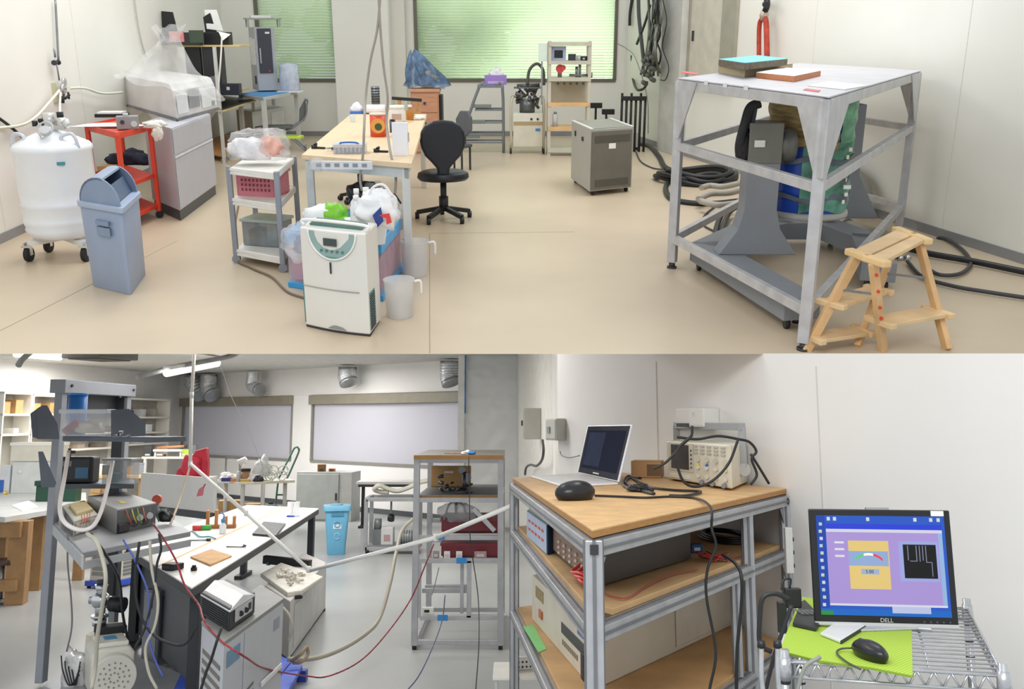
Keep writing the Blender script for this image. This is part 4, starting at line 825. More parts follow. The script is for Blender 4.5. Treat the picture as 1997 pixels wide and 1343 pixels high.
m = t.mb(); m.box(-.01, D * .35, Ht * .78, 0, D * .42, Ht * .84); m.box(-.01, D * .75, Ht * .8, 0, D * .8, Ht * .88); t.part('side_socket', m, DARK)
for X, Y in ((.05, .05), (W - .05, .05), (W - .05, D - .05), (.05, D - .05)): m = t.mb(); caster(m, X, Y, .024, .05); t.part('caster', m, BLACK)
t = px(RA, 'junction_box', 'small white box on the floor behind the grey power cabinet', 'box', 1240, 293, 0, -.2); m = t.mb(); m.box(-7, 0, 6, 7, 16, 34); t.part('case', m, mt('dcdcd6', .45), .003); m = t.mb(); m.box(-5, 2, 0, 5, 12, 6); t.part('foot', m, DARK)
# =====================================================================
# UPPER LABORATORY: right side
# =====================================================================
t = QThing(RA, 'aluminium_frame_table', 'large aluminium frame table with gusset plates over the blue and green vessel', 'frame table', (1566, 682), (1310, 522), (1752, 452), ytop=190)
W, D, Ht = t.w, t.d, t.h; FT = t; AF = mt('c0c0c2', .4, .25, .1, 10); AP = mt('c6c6ce', .35, .25, .06, 5)
b = .055
for X, Y in ((0, 0), (W, 0), (0, D), (W, D)):
    m = t.mb(); m.bar((X, Y, .04), (X, Y, Ht - .01), b, b); l_ = t.part('leg', m, AF, .003)
    m = t.mb(); m.cyl((X, Y, 0), (X, Y, .04), .02); m.cyl((X, Y, 0), (X, Y, .012), .032); t.part('levelling_foot', m, DARK, parent=l_)
def rail(nm, a, b_, z, w_=.05, h_=.05, mat=AF): m = t.mb(); m.bar((a[0], a[1], z), (b_[0], b_[1], z), w_, h_); t.part(nm, m, mat, .003)
zm = RA.ht(t.loc, 366)
for z, nm in ((Ht - .03, 'top_rail'), (zm, 'middle_rail'), (.2, 'lower_rail')):
    hh = .055 if z > 1 else .05
    rail(nm, (0, 0), (W, 0), z, .04, hh); rail(nm, (0, 0), (0, D), z, .04, hh); rail(nm, (W, 0), (W, D), z, .04, hh); rail(nm, (0, D), (W, D), z, .04, hh)
m = t.mb(); m.box(-.03, -.03, Ht, W + .03, D + .03, Ht + .008); t.part('top_plate', m, AP, .002)
g = .2
def gus(pts, nm='gusset_plate'): m = t.mb(); q = [m.q(p) for p in pts]; m.add(q, [(0, 1, 2, 3)]); o = t.part(nm, m, AF, 0, solid=.006)
for (X, Y, dx, dy) in ((0, 0, 1, 1), (W, 0, -1, 1), (0, D, 1, -1), (W, D, -1, -1)):
    e = -.033 if Y == 0 else .033; e2 = -.033 if X == 0 else .033
    gus([(X - dx * .03, Y + e, Ht - .005), (X + dx * .48 * (1 if Y == 0 else .8), Y + e, Ht - .005), (X + dx * .05, Y + e, Ht - .36), (X - dx * .03, Y + e, Ht - .36)])
    gus([(X + e2, Y - dy * .03, Ht - .005), (X + e2, Y + dy * .26, Ht - .005), (X + e2, Y + dy * .03, Ht - .36), (X + e2, Y - dy * .03, Ht - .36)])
m = t.mb(); [m.box(-.034, D * y, Ht - .012, -.03, D * y + .05, Ht + .012) for y in (.45, .6, .75)]; t.part('sticker', m, mt('dedee4', .4)); 
zf = Ht + .008
# papers and binders on the frame table
def flat(name, lab, cat, pix, z, h, mat, mat2=None, bev=.003, pname='cover'):
    P = [RA.z(x, y, z) for x, y in pix]; o = P[0]
    t = Thing(RA, name, lab, cat, o); m = MB(); q = [((p - o).x, (p - o).y) for p in P]
    if mat2:
        m.prism(q, 0, h * .9); t.part('pages', m, mat2, bev); m = MB(); m.prism(q, h * .9, h); t.part(pname, m, mat, bev * .5)
    else: m.prism(q, 0, h); t.part(pname, m, mat, bev)
    return t
flat('paper_stack', 'thick stack of old papers under the turquoise binder', 'paper', [(1402, 143), (1452, 151), (1545, 137), (1490, 131)], zf, .05, mt('c9bd9c', .8, 0, .2, 30), mt('b5a684', .8, 0, .25, 40, stretch=(1, 1, 25)), pname='top_sheet')
flat('binder', 'turquoise ring binder on the stack of old papers', 'binder', [(1401, 128), (1452, 137), (1535, 127), (1478, 119)], zf + .052, .045, mt('62cfd2', .4), mt('6c604c', .7, 0, .3, 30))
flat('paper_stack', 'low stack of papers with a white top and orange edges', 'paper', [(1474, 152), (1548, 160), (1600, 148), (1528, 141)], zf, .035, mt('efeeec', .6), mt('d58a5c', .7, 0, .25, 40, stretch=(1, 1, 25)), pname='top_sheet')
flat('paper_sheet', 'loose white sheets lying on the right of the frame table', 'paper', [(1575, 168), (1648, 176), (1692, 168), (1618, 160)], zf, .006, PAPER)
flat('warning_label', 'red and white label at the near corner of the frame table', 'label', [(1566, 176), (1596, 180), (1600, 177), (1572, 173)], zf, .003, mt('cf4a50', .5))
flat('warning_label', 'red and white label at the left corner of the frame table', 'label', [(1328, 142), (1358, 146), (1362, 143), (1332, 139)], zf, .003, mt('cf4a50', .5))
# --- magnet vessel and its grey yoke stand
VX, VY = 1548, 528; P = RA.z(VX, VY); u_ = RA.u(P)
t = Thing(RA, 'vessel_stand', 'grey yoke stand with octagonal base on casters inside the frame table', 'stand', P)
GS = mt('84888e', .5, 0, .03)
def fl(x, y, z): p = t.inv(RA.z(x, y, z)); return (p.x, p.y, z)
m = MB(); pts = [(1380, 486), (1452, 452), (1520, 440), (1610, 440), (1690, 470), (1712, 520), (1640, 575), (1556, 590)]
R_ = [fl(x, y, .14) for x, y in pts]
for i in range(8):
    if i in (5, 6): continue
    a, b_ = Vector(R_[i]), Vector(R_[(i + 1) % 8]); d = (b_ - a).normalized() * .05; a = a - d; b_ = b_ + d
    m = MB(); m.bar((a.x, a.y, .12), (b_.x, b_.y, .12), .20, .12); t.part('base_beam', m, GS, .004)
for i in (0, 7, 3, 5):
    m = MB(); q = Vector(R_[i]); 
    for d_ in (-.05, .05): m.cyl((q.x + d_ - .012, q.y, .032), (q.x + d_ + .012, q.y, .032), .032)
    m.cyl((q.x, q.y, .03), (q.x, q.y, .07), .02); t.part('caster', m, BLACK)
c1 = t.inv(RA.z(1468, 548, 0)); cx, cy = c1.x, c1.y
wv = .115
m = MB(); m.prism([(cx - .24, .18), (cx + .24, .18), (cx + .13, .34), (cx + .1, .46), (cx + .1, .95), (cx - .1, .95), (cx - .1, .46), (cx - .13, .34)], cy - .05, cy + .1, 'y'); t.part('yoke_column', m, GS, .006)
m = MB(); m.box(cx - .1, cy - .06, .74, cx + .1, cy + .13, .98); q_ = t.part('pivot_housing', m, mt('77776f', .5), .006); m = MB(); m.cyl((cx + .1, cy + .04, .84), (cx + .19, cy + .04, .84), .1); t.part('pivot_axle', m, mt('6f706c', .4, .3), parent=q_)
m = MB(); m.box(cx - .07, cy - .075, .84, cx - .01, cy - .06, .88); t.part('paper_tag', m, WHITE, parent=q_)
c2 = t.inv(RA.z(1650, 470, 0)); cx2, cy2 = c2.x, c2.y
m = MB(); m.prism([(cx2 - .2, .18), (cx2 + .2, .18), (cx2 + .03, .5), (cx2 + .03, 1.0), (cx2 - .08, 1.0), (cx2 - .08, .5)], cy2 - .05, cy2 + .08, 'y'); t.part('yoke_column', m, GS, .006)
VP = P + Vector((.03, .0, 0)); h0, h1, rv = 118 * u_, 345 * u_, 74 * u_
t = Thing(RA, 'vessel', 'round vessel wrapped in blue, green and brown plastic between the yoke arms', 'vessel', Vector((VP.x, VP.y, h0)), 0)
HV = h1 - h0
m = MB(); m.lathe([(rv * .95, 0), (rv, .02), (rv, HV), (rv * .9, HV + .01), (.01, HV + .01)], n=40); t.part('blue_shell', m, mt('1f49ab', .3, 0, .12, 4))
m = MB(); m.lathe([(rv * 1.06, -.012), (rv * 1.07, 0), (rv * 1.06, .02), (rv * .98, .03)], n=40); t.part('bottom_rim', m, mt('a9a7a2', .4))
def wrap(a0, a1, z0, z1, k, sd):
    def f(a, b):
        g = math.radians(a0 + (a1 - a0) * a); z = z0 + (z1 - z0) * b
        r = rv * k + .012 * noise.noise(Vector((g * 2.5, z * 7, sd))) + .004 * math.sin(z * 60 + 3 * math.sin(g * 3)); return (math.cos(g) * r, math.sin(g) * r, z + .015 * math.sin(g * 5 + sd))
    return f
m = MB(); m.sheet(wrap(-116, 40, .04, HV * .62, 1.045, 3), 50, 22); t.part('green_wrap', m, mt('5f9c86', .22, 0, .35, 8, .5, alpha=.85), label='pale green translucent wrapping')
m = MB(); m.sheet(wrap(-65, 60, HV * .45, HV * .98, 1.05, 8), 40, 18); t.part('green_wrap', m, mt('6fae86', .25, 0, .4, 10, .5, alpha=.88))
m = MB(); m.sheet(wrap(-190, -70, HV * .56, HV, 1.06, 5), 40, 18); t.part('brown_wrap', m, mt('8f7a4c', .45, 0, .35, 9, .6, stretch=(1, 1, 5)), label='brown crumpled tape wrapping')
for z in (.14, .3, .45): m = MB(); m.sheet(wrap(-160, 40, HV * z, HV * z + .03, 1.07, z * 9), 50, 2); t.part('tape_band', m, mt('58606a', .4, 0, .2, 8))
m = MB(); [m.box(rv * .62 + .01 * (i % 2), -rv * .93, HV * (.12 + .06 * i), rv * .68 + .015 * (i % 3), -rv * .88, HV * (.15 + .06 * i)) for i in range(8)]; t.part('white_lettering', m, WHITE)
t = Thing(RA, 'rubber_glove', 'black cloth strap bundle hanging at the left side of the vessel', 'strap', FT.inv(Vector((0, 0, 0))) * 0 + RA.y(1452, 300, P.y - .25), 0, None, u_ * .93)
m = t.mb(); m.tube([(22, 0, 96), (4, -2, 88), (-4, -4, 60), (-12, -6, 20), (-10, -6, -4)], 9, 10); m.blob((-4, -4, 10), (15, 9, 26), 3, .35, flat=False); t.part('strap_cloth', m, mt('26272b', .7, 0, .2, 12)); m = t.mb(); m.tube([(14, -2, 94), (10, -2, 60), (2, -4, 20)], 5, 8); t.part('strap_end', m, mt('3d3f44', .7)); t.o.name = 'cloth_strap'
# --- wooden step stool
zt0 = .47; P0 = RA.z(1722, 684); t = Thing(RA, 'step_stool', 'pale wooden folding step stool standing before the frame table', 'step stool', P0)
WS = mt('dbb27e', .5, 0, .14, 6, stretch=(1, 1, 1)); WS2 = mt('e3c293', .5, 0, .1, 6)
A_, B_, C_, D_ = [t.inv(RA.z(x, y, zt0)) for x, y in ((1672, 499), (1752, 460), (1703, 512), (1792, 470))]
fA, fB, fC, fD = [t.inv(RA.z(x, y, 0.0)) for x, y in ((1572, 684), (1672, 676), (1722, 684), (1848, 682))]
for a, f_ in ((A_, fA), (B_, fB), (C_, fC), (D_, fD)):
    m = MB(); m.bar(a, (f_.x, f_.y, .0), .03, .045); t.part('leg', m, WS, .004)
def lerp(a, b_, k): return Vector(a) + (Vector(b_) - Vector(a)) * k
def step(a, fa, b_, fb, k, name, wd=.075):
    p, q = lerp(a, fa, k), lerp(b_, fb, k); m = MB(); m.bar(p, q, wd * 1.6, .02); o = t.part(name, m, WS2, .003)
    for e in (p, q): m = MB(); d = (q - p).normalized() * .02; m.bar(e - d, e + d, wd * 2.1, .03); t.part('step_bracket', m, WS2, .006, parent=o)
step(A_, fA, B_, fB, .5, 'step'); step(A_, fA, B_, fB, .86, 'step'); step(C_, fC, D_, fD, .66, 'step', .085)
tp = [t.inv(RA.z(x, y, zt0 + .01)) for x, y in ((1662, 492), (1690, 502), (1780, 460), (1752, 449))]; tq_ = [t.inv(RA.z(x, y, zt0 + .01)) for x, y in ((1695, 504), (1722, 513), (1805, 469), (1785, 461))]
for qq in (tp, tq_):
    m = MB(); m.prism([(q.x, q.y) for q in qq], zt0, zt0 + .02); o = t.part('top_board', m, WS2, .003)
    for i, j in ((0, 1), (3, 2)):
        a, c_ = Vector(qq[i]), Vector(qq[j]); e = (c_ - a).normalized() * .03; m = MB(); m.bar(a - e, c_ + e, .05, .034); t.part('end_bracket', m, mt('e6c48f', .5), .008, parent=o)
m = MB(); [m.cyl(lerp(C_, fC, k) + Vector((.0, -.03, 0)), lerp(C_, fC, k) + Vector((0, -.02, 0)), .008, None, 8) for k in (.12, .3, .48, .6)]; t.part('red_marks', m, RED, label='red marks on the leg')
m = MB(); m.bar(lerp(A_, fA, .35), lerp(C_, fC, .35), .01); m.bar(lerp(B_, fB, .35), lerp(D_, fD, .35), .01); t.part('spreader_bar', m, STEEL)
# --- slings on the right wall
t = Thing(RA, 'lifting_sling', 'red chain sling hanging from a black hook on the right wall', 'sling', wallR(1490, 60, .12), rzR)
L = lambda x, y, o=.12: t.inv(wallR(x, y, o))
m = MB(); m.tube([L(1494, -10), L(1496, 10), L(1488, 30)], .03, 8); m.cyl(L(1492, 8, .02), L(1494, 10, .2), .03); t.part('hook', m, BLACK)
m = MB(); m.tube([L(1489, 22), L(1488, 34), L(1494, 44), L(1496, 118)], .028, 8); m.tube([L(1489, 34), L(1481, 50), L(1480, 118)], .024, 8); t.part('strap', m, mt('b8412f', .6, 0, .2, 20))
m = MB(); m.lathe([(.03, -.05), (.045, 0), (.03, .05)], L(1490, 30)); t.part('link', m, mt('c9b9a8', .3, .5))
# --- cables and hoses on the floor
fz = lambda x, y, z=.02: RA.z(x, y, z)
cable(RA, 'power_cable', 'thick black cable from the junction box to the coil on the floor', [fz(x, y) for x, y in ((1248, 281), (1268, 286), (1285, 305), (1296, 325), (1316, 335))], .03, BLACK)
t = Thing(RA, 'cable_coil', 'coiled thick black cable on the floor behind the frame table', 'cable', fz(1365, 356, 0)); 
for i in range(5):
    c = t.inv(fz(1362 + 3 * i, 352 + 2 * i)); r0 = .42 - .05 * i + .03 * (i % 2)
    m = MB(); m.tube([(c.x + math.cos(k * PI / 7) * r0, c.y + .15 + math.sin(k * PI / 7) * r0 * .85, .03 + .04 * (i % 3) + .02 * math.sin(k)) for k in range(15)], .026, 7); t.part('cable_turn', m, BLACK)
cable(RA, 'power_cable', 'black cable looping wide around the coil to the left', [fz(x, y) for x, y in ((1326, 338), (1300, 360), (1306, 385), (1340, 395), (1390, 397), (1440, 392))], .026, BLACK)
for i, (pts, lab) in enumerate((([(1368, 366), (1385, 362), (1410, 364), (1440, 358)], 'grey hose crossing the coil, farther one'), ([(1362, 388), (1385, 378), (1420, 376), (1440, 372)], 'grey hose crossing the coil, nearer one'), ([(1366, 392), (1400, 400), (1440, 396)], 'grey hose ending beside the coil, lowest one'))):
    cable(RA, 'grey_hose', lab, [fz(x, y, .09) for x, y in pts], .028, mt('a5a096', .5), 'hose')
for i, (x0, lab) in enumerate(((1398, 'black cable loop left of the grey column, outer one'), (1410, 'black cable loop left of the grey column, inner one'))):
    cable(RA, 'power_cable', lab, [fz(1442, 400, .1), fz(x0 + 12, 415, .06), fz(x0 - 2, 450, .03), fz(x0 + 4, 468, .02)], .022, BLACK)
cable(RA, 'thin_cable', 'thin black cable curving on the floor left of the grey column', [fz(x, y, .01) for x, y in ((1395, 402), (1374, 420), (1372, 438), (1395, 452))], .008, DARK)
cable(RA, 'thin_cable', 'thin dark cable curving on the floor between grey cabinet and frame table', [fz(x, y, .01) for x, y in ((1240, 296), (1250, 315), (1275, 328), (1300, 330))], .008, DARK)
for i, (a, lab) in enumerate((((1648, 322, 1680, 345, 1694, 385, 1672, 428), 'grey hose arching at the right wall behind the frame, outer one'), ((1646, 334, 1672, 355, 1684, 390, 1664, 424), 'grey hose arching at the right wall behind the frame, inner one'))):
    cable(RA, 'grey_hose', lab, [wallR(a[k], a[k + 1], .12) for k in (0, 2, 4, 6)], .035, mt('98958e', .5), 'hose')
cable(RA, 'power_cable', 'thick black cable lying along the right wall base', [fz(x, y, .03) for x, y in ((1720, 470), (1800, 492), (1900, 510), (1997, 530), (2040, 538))], .022, BLACK)
cable(RA, 'power_cable', 'black cable looping on the floor at the right wall', [fz(x, y, .02) for x, y in ((1800, 515), (1830, 535), (1870, 534), (1893, 515), (1880, 490), (1850, 468))] + [wallR(1830, 464, .05), wallR(1826, 480, .03)], .013, mt('3a3b40', .5))
cable(RA, 'power_cable', 'black cable running over the floor to the right edge', [fz(x, y, .02) for x, y in ((1770, 510), (1800, 540), (1860, 558), (1930, 570), (2010, 582))], .013, mt('3a3b40', .5))
t = px(RA, 'cable_plug', 'steel cable plug lying on the floor behind the step stool', 'plug', 1762, 508, 0); m = t.mb(); m.cyl((-12, 0, 5), (0, 0, 6), 4); m.cyl((2, 0, 6), (12, 0, 7), 5.5); t.part('plug_body', m, CHROME); m = t.mb(); m.tube([(-12, 0, 5), (-22, 4, 3), (-14, 12, 2), (6, 12, 2)], 1.6); t.part('lead', m, DARK)
t = px(RA, 'wall_pipe', 'light grey conduit on the floor along the right wall inside the frame', 'pipe', 1640, 440, 0); m = MB(); a, b_ = t.inv(RA.z(1650, 440, .05)) * t.k, t.inv(RA.z(1745, 468, .05)) * t.k; m.cyl(a, b_, .05); t.part('conduit', m, mt('a9a18c', .5)); m = MB(); m.cyl(a, a + (b_ - a) * .04, .06); t.part('coupling', m, GREY)
# =====================================================================
# LOWER LABORATORY: shell
# =====================================================================
WALLB = mt('edebe8', .6, 0, .03, .8); FLOORB = mt('a9acac', .3, 0, .07, .9, .02)
DB = 2000 / 98.0
def pb_(x, Y, z=0): return Vector(((x - CX) / F * Y * 1.0, Y, z))
cW0 = RB.y(347, 800, 21.0); cW1 = RB.y(905, 800, 15.2)            # window wall: far left end, near right end
for c in (cW0, cW1): c.z = 0
cS0 = RB.y(-60, 800, 14.2); cS0.z = 0                               # shelf wall, left end
CEIL = 2.68
m = MB(); m.box(-11, 1.0, -.1, 4, 22, 0); struct(RB, 'floor', m, FLOORB)
def wallAB(name, P, Q, h, mat, holes=(), th=.14):
    t = (Q - P).normalized(); rz = math.atan2(t.y, t.x)
    o = wallbox(RB, name, P, (Q - P).length, rz, list(holes), h, mat, th); return o, t, rz
_, tS, rzS = wallAB('wall_left', cS0, cW0, CEIL, WALLB)
tW = (cW1 - cW0).normalized(); rzW = math.atan2(tW.y, tW.x)
def wx(x, y): P = RB.w(x, y, cW0, cW1); return wallpos(P, cW0, tW), P.z
a0, zt = wx(358, 790); a1, _ = wx(572, 770); b0, zt2 = wx(610, 768); b1, zs = wx(897, 912); zt = wx(895, 768)[1]; 
LW = (cW1 - cW0).length + 3.0
wallbox(RB, 'wall_back', cW0, LW, rzW, [(a0, a1, zs, zt), (b0, b1, zs, zt)], CEIL, WALLB)
window(RB, 'window_3', cW0, rzW, a0, a1, zs, zt - .1, BLW, .05, 78, '8d8a84')
window(RB, 'window_4', cW0, rzW, b0, b1, zs, zt - .1, BLW, .05, 78, '8d8a84')
m = MB(); m.box(a0 - .05, -.09, zt - .14, a1 + .02, 0, zt + .04); m.box(b0 - .02, -.09, zt - .14, b1 + .1, 0, zt + .04)
struct(RB, 'trim_10', m, mt('8f8878', .45), cW0, rzW, .01)
m = MB(); m.box(0, -.03, zt + .05, LW, 0, zt + .08); struct(RB, 'trim_11', m, WALLB, cW0, rzW)
m = MB(); m.box(.05, -.015, 0, LW, 0, .09); struct(RB, 'baseboard_back', m, mt('55585c', .5), cW0, rzW)
m = MB(); m.box(-11, 11.5, CEIL, 2.5, 22, CEIL + .1); struct(RB, 'ceiling', m, mt('c9c7c1', .7))
# right wall, its upper edge follows the underside of the floor above
def ztop(Y, x=998): return RB.y(x, 689.0, Y).z
R0 = Vector((.33, 6.5, 0)); R1 = Vector((1.72, 3.1, 0)); tq = (R1 - R0).normalized()
R2 = R1 + tq * 1.2
def wallpoly(name, P, Q, mat, th=.1):
    t = (Q - P).normalized(); rz = math.atan2(t.y, t.x); L = (Q - P).length; m = MB()
    m.prism([(0, 0), (L, 0), (L, ztop(Q.y)), (0, ztop(P.y))], 0, th, 'y'); return struct(RB, name, m, mat, P, rz), t, rz
_, tR2, rzR2 = wallpoly('wall_right', R0, R2, WALLB)
m = MB()
for X in (1.35, 2.7): m.box(X, -.003, .0, X + .006, 0, ztop(5.3) - .05 if X < 2 else ztop(3.9) - .05)
struct(RB, 'trim_12', m, mt('cfcdc8', .6), R0, rzR2)
# narrow wall between the plastic curtain and the right wall
N0 = RB.y(1005, 800, 14.6); N0.z = 0; N1 = RB.y(1078, 800, 9.0); N1.z = 0
wallpoly('wall_front', N0, N1, mt('dedbd4', .6))
N2 = Vector((N1.x, N1.y, 0)); wallpoly('wall_side', N2, R0 + Vector((.02, 0, 0)), mt('eceae5', .6), .06)
# =====================================================================
# LOWER LABORATORY: far part
# =====================================================================
def wallS(x, y, off=0.0): return RB.w(x, y, cS0, cW0, off)
def wallW(x, y, off=0.0): return RB.w(x, y, cW0, cW1, off)
# plastic curtain between wall and window
Yk = 14.2
m = MB(); c0, c1 = RB.y(902, 700, Yk), RB.y(1019, 700, Yk); zt_ = RB.y(950, 680, Yk).z
t = Thing(RB, 'plastic_curtain', 'tall translucent white plastic sheet curtain right of the windows', 'curtain', (c0.x, Yk, 0)); Wc = c1.x - c0.x
m.sheet(lambda a, b: (a * Wc, .008 * math.sin(b * 40 + 3 * math.sin(a * 6)) + .01 * noise.noise(Vector((a * 5, b * 30, 2))), .02 + b * (zt_ - .02)), 40, 90); t.part('plastic_sheet', m, mt('e2e3e3', .4, 0, .012, 2, .05), solid=.003)
u_ = Yk / F
def tape(x, y0, y1, w=6): 
    m = MB(); a = RB.y(x, y0, Yk - .06); b = RB.y(x, y1, Yk - .06); m.box(a.x - c0.x - w / 2 * u_, -.075, b.z, a.x - c0.x + w / 2 * u_, -.05, a.z); t.part('blue_tape', m, mt('2f86cc', .5, 0, .25, 6), label='bright blue tape strip')
tape(906, 690, 806); tape(1016, 735, 930, 7)
m = MB(); m.box(-.06, -.09, 0, .04, -.0, zt_); t.part('edge_post', m, mt('e4e3df', .5)) 
# ducts hanging before the window wall
DU = mt('dcdee2', .3, .6, .12, 14, .2)
def duct(label, pts, r, wav=True, group=None):
    P = [wallW(x, y, .3) for x, y in pts]; k0 = len(P) - 2; P = [Vector((P[k0].x, P[k0].y, min(p.z, CEIL - .04 - .06 * i))) if i < k0 else p for i, p in enumerate(P)]; t = Thing(RB, 'air_duct', label, 'duct', P[-1], 0, group)
    m = MB(); Q = smooth_path([t.inv(p) for p in P], 10); m.tube(Q, r, 14, 1); t.part('duct_pipe', m, DU)
    m = MB(); d = (Q[-1] - Q[-2]).normalized(); m.cyl(Q[-1] - d * .03, Q[-1] + d * .03, r * 1.12, None, 18); t.part('duct_collar', m, mt('aeb1b5', .3, .7))
    if wav:
        m = MB()
        for i in range(2, len(Q) - 2, 2): m.cyl(Q[i] - (Q[i + 1] - Q[i]).normalized() * .015, Q[i] + (Q[i + 1] - Q[i]).normalized() * .015, r * 1.1, None, 14)
        t.part('duct_ribs', m, DU)
duct('flexible silver duct behind the ceiling lamp, leftmost of the ducts', [(368, 680), (370, 720), (376, 745), (390, 768)], .17)
duct('flexible silver duct behind the ceiling lamp, second of the ducts', [(396, 680), (398, 730), (406, 755), (414, 770)], .16)
duct('rigid silver duct with an elbow above the left window', [(489, 680), (489, 735), (492, 752), (506, 760)], .125, False)
duct('flexible silver duct above the right window, left one', [(675, 680), (676, 710), (677, 735), (680, 745)], .155)
duct('flexible silver duct beside the plastic curtain', [(876, 680), (876, 710), (877, 735), (880, 745)], .15)
# ceiling fittings
def cpt(x, y, z): return RB.z(x, y, z)
t = Thing(RB, 'ceiling_lamp', 'bright fluorescent tube lamp hanging under the ceiling at the left', 'lamp', RB.y(372, 716, 13.5))
a, b_ = t.inv(RB.y(325, 727, 12.6)), t.inv(RB.y(424, 708, 14.4))
m = MB(); m.cyl(a, b_, .055, None, 12); t.part('tube', m, mt('ffffff', .5, 0, 0, 2, emit=6.0)); m = MB(); m.bar(a + Vector((0, 0, .07)), b_ + Vector((0, 0, .07)), .12, .05); t.part('lamp_housing', m, mt('d5d5d0', .5))
t = Thing(RB, 'ceiling_lamp', 'bright ceiling lamp seen at the upper left edge above the tall grey rack', 'lamp', RB.y(70, 692, 12.5)); m = MB(); m.cyl((-.12, -.3, 0), (.14, .4, 0), .05, None, 12); t.part('tube', m, mt('ffffff', .5, 0, 0, 2, emit=6.0)); m = MB(); m.bar((-.12, -.3, .07), (.14, .4, .07), .12, .05); t.part('lamp_housing', m, mt('d5d5d0', .5))
cable(RB, 'ceiling_rail', 'grey rail running under the ceiling to the fluorescent lamp', [RB.y(266, 735, 12.3), RB.y(350, 714, 13.0), RB.y(450, 694, 13.9), RB.y(470, 680, 14.2)], .04, mt('9b9b98', .5), 'rail')
cable(RB, 'ceiling_rail', 'short grey rail at the upper left corner of the lower lab', [RB.y(36, 712, 11.5), RB.y(44, 700, 11.6), RB.y(62, 684, 11.8)], .04, mt('8f8f8c', .5), 'rail')
P = RB.y(185, 697, 13.0); t = Thing(RB, 'ceiling_unit', 'dark brown ceiling unit above the tall grey rack', 'ceiling unit', P, -.3)
m = MB(); m.box(-.32, -.3, -.02, .34, .5, .14); t.part('unit_body', m, mt('5f5a52', .6), .01); m = MB(); m.box(-.25, -.24, -.035, .27, .42, -.02); t.part('vent_grille', m, mt('47433d', .6))
# --- bookcases on the left wall
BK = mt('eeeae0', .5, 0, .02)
tS_ = (cW0 - cS0).normalized(); rzS_ = math.atan2(tS_.y, tS_.x)
def bookcase(x0, x1, ytop, rows, label):
    A_ = wallS(x0, 800, .36); A_.z = 0; B_ = wallS(x1, 800, .36); B_.z = 0; L = (B_ - A_).length; t = Thing(RB, 'bookcase', label, 'bookcase', A_, rzS_, 'white bookcases on the far left wall')
    ym = (A_ + B_) / 2; hz = RB.ht(A_, ytop); t.zs = []
    for X in (0, L - .03): m = MB(); m.box(X, 0, 0, X + .03, .32, hz); t.part('side_panel', m, BK)
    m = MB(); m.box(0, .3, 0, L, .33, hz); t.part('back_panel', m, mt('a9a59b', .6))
    for z in [hz * 1.0] + [RB.ht(A_, y) for y in rows] + [.08]: m = MB(); m.box(0, 0, z - .035, L, .32, z); t.part('shelf', m, BK); t.zs.append(z)
    t.L = L; return t
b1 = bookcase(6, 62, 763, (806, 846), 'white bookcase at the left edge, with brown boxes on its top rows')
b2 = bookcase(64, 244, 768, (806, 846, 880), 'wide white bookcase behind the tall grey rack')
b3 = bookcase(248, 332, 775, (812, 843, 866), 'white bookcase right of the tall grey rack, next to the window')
def shelfbox(bc, fx, zi, wx, hy, col, label, nm='cardboard_box', cat='box', dz=.0):
    u = .0085; P = bc.loc + Vector((math.cos(bc.rz), math.sin(bc.rz), 0)) * (bc.L * fx) + Vector((0, 0, bc.zs[zi] + .002))
    t = Thing(RB, nm, label, cat, P, bc.rz, None); m = MB(); m.box(0, .04, 0, wx * u, .26, hy * u * .95); t.part('box_body', m, col, .004); m = MB(); m.box(-.004, .036, hy * u * .95, wx * u + .004, .264, hy * u); t.part('lid', m, col, .002); return t
shelfbox(b1, .08, 1, 20, 22, CARD, 'pale orange box at the left of the top row in the left edge bookcase')
shelfbox(b1, .5, 1, 22, 26, CARD, 'brown box at the right of the top row in the left edge bookcase')
shelfbox(b1, .1, 3, 26, 20, mt('c9a06a', .7), 'brown box on the low row of the left edge bookcase')
shelfbox(b1, .5, 2, 14, 10, WHITE, 'small white carton on the second row of the left edge bookcase', 'white_carton')
shelfbox(b2, .02, 1, 24, 20, CARD, 'brown box beside the left post of the rack, top row')
shelfbox(b2, .18, 1, 40, 22, mt('b98f5c', .8, 0, .1), 'long brown box behind the left post of the rack, top row')
shelfbox(b2, .66, 1, 34, 20, mt('c39c68', .8), 'brown box with a green band behind the blue cylinder')
shelfbox(b2, .9, 1, 12, 12, WHITE, 'small white carton near the right post on the top row', 'white_carton')
shelfbox(b2, .02, 2, 28, 20, mt('bf935a', .8), 'brown open box on the second row behind the rack left post')
shelfbox(b2, .84, 2, 20, 13, mt('5b5853', .6), 'dark device on the second row left of the rack right post', 'dark_device', 'device')
shelfbox(b2, .35, 3, 18, 14, CARD, 'brown box on the third row above the black case')
shelfbox(b2, .5, 3, 24, 9, mt('a9998c', .6), 'low beige box on the third row above the black case')
shelfbox(b2, .75, 3, 22, 10, mt('7d7467', .6), 'dark low box on the third row near the rack right post')
shelfbox(b3, .12, 1, 14, 14, mt('4c4a47', .6), 'small black device on the top row of the window side bookcase', 'dark_device', 'device')
shelfbox(b3, .38, 1, 16, 18, mt('d0d0d2', .4), 'silver box on the top row of the window side bookcase', 'silver_box')
shelfbox(b3, .66, 1, 16, 20, mt('a9a79c', .5), 'grey box on the top row of the window side bookcase', 'grey_box')
shelfbox(b3, .5, 2, 26, 18, mt('eceef2', .4), 'white box on the second row of the window side bookcase', 'white_box')
shelfbox(b3, .1, 2, 20, 12, mt('c9c9c4', .5), 'pale box hidden partly by the dark bracket, second row', 'pale_box')
shelfbox(b3, .3, 3, 34, 12, mt('cfcfce', .5), 'flat grey case on the third row of the window side bookcase', 'flat_case', 'case')
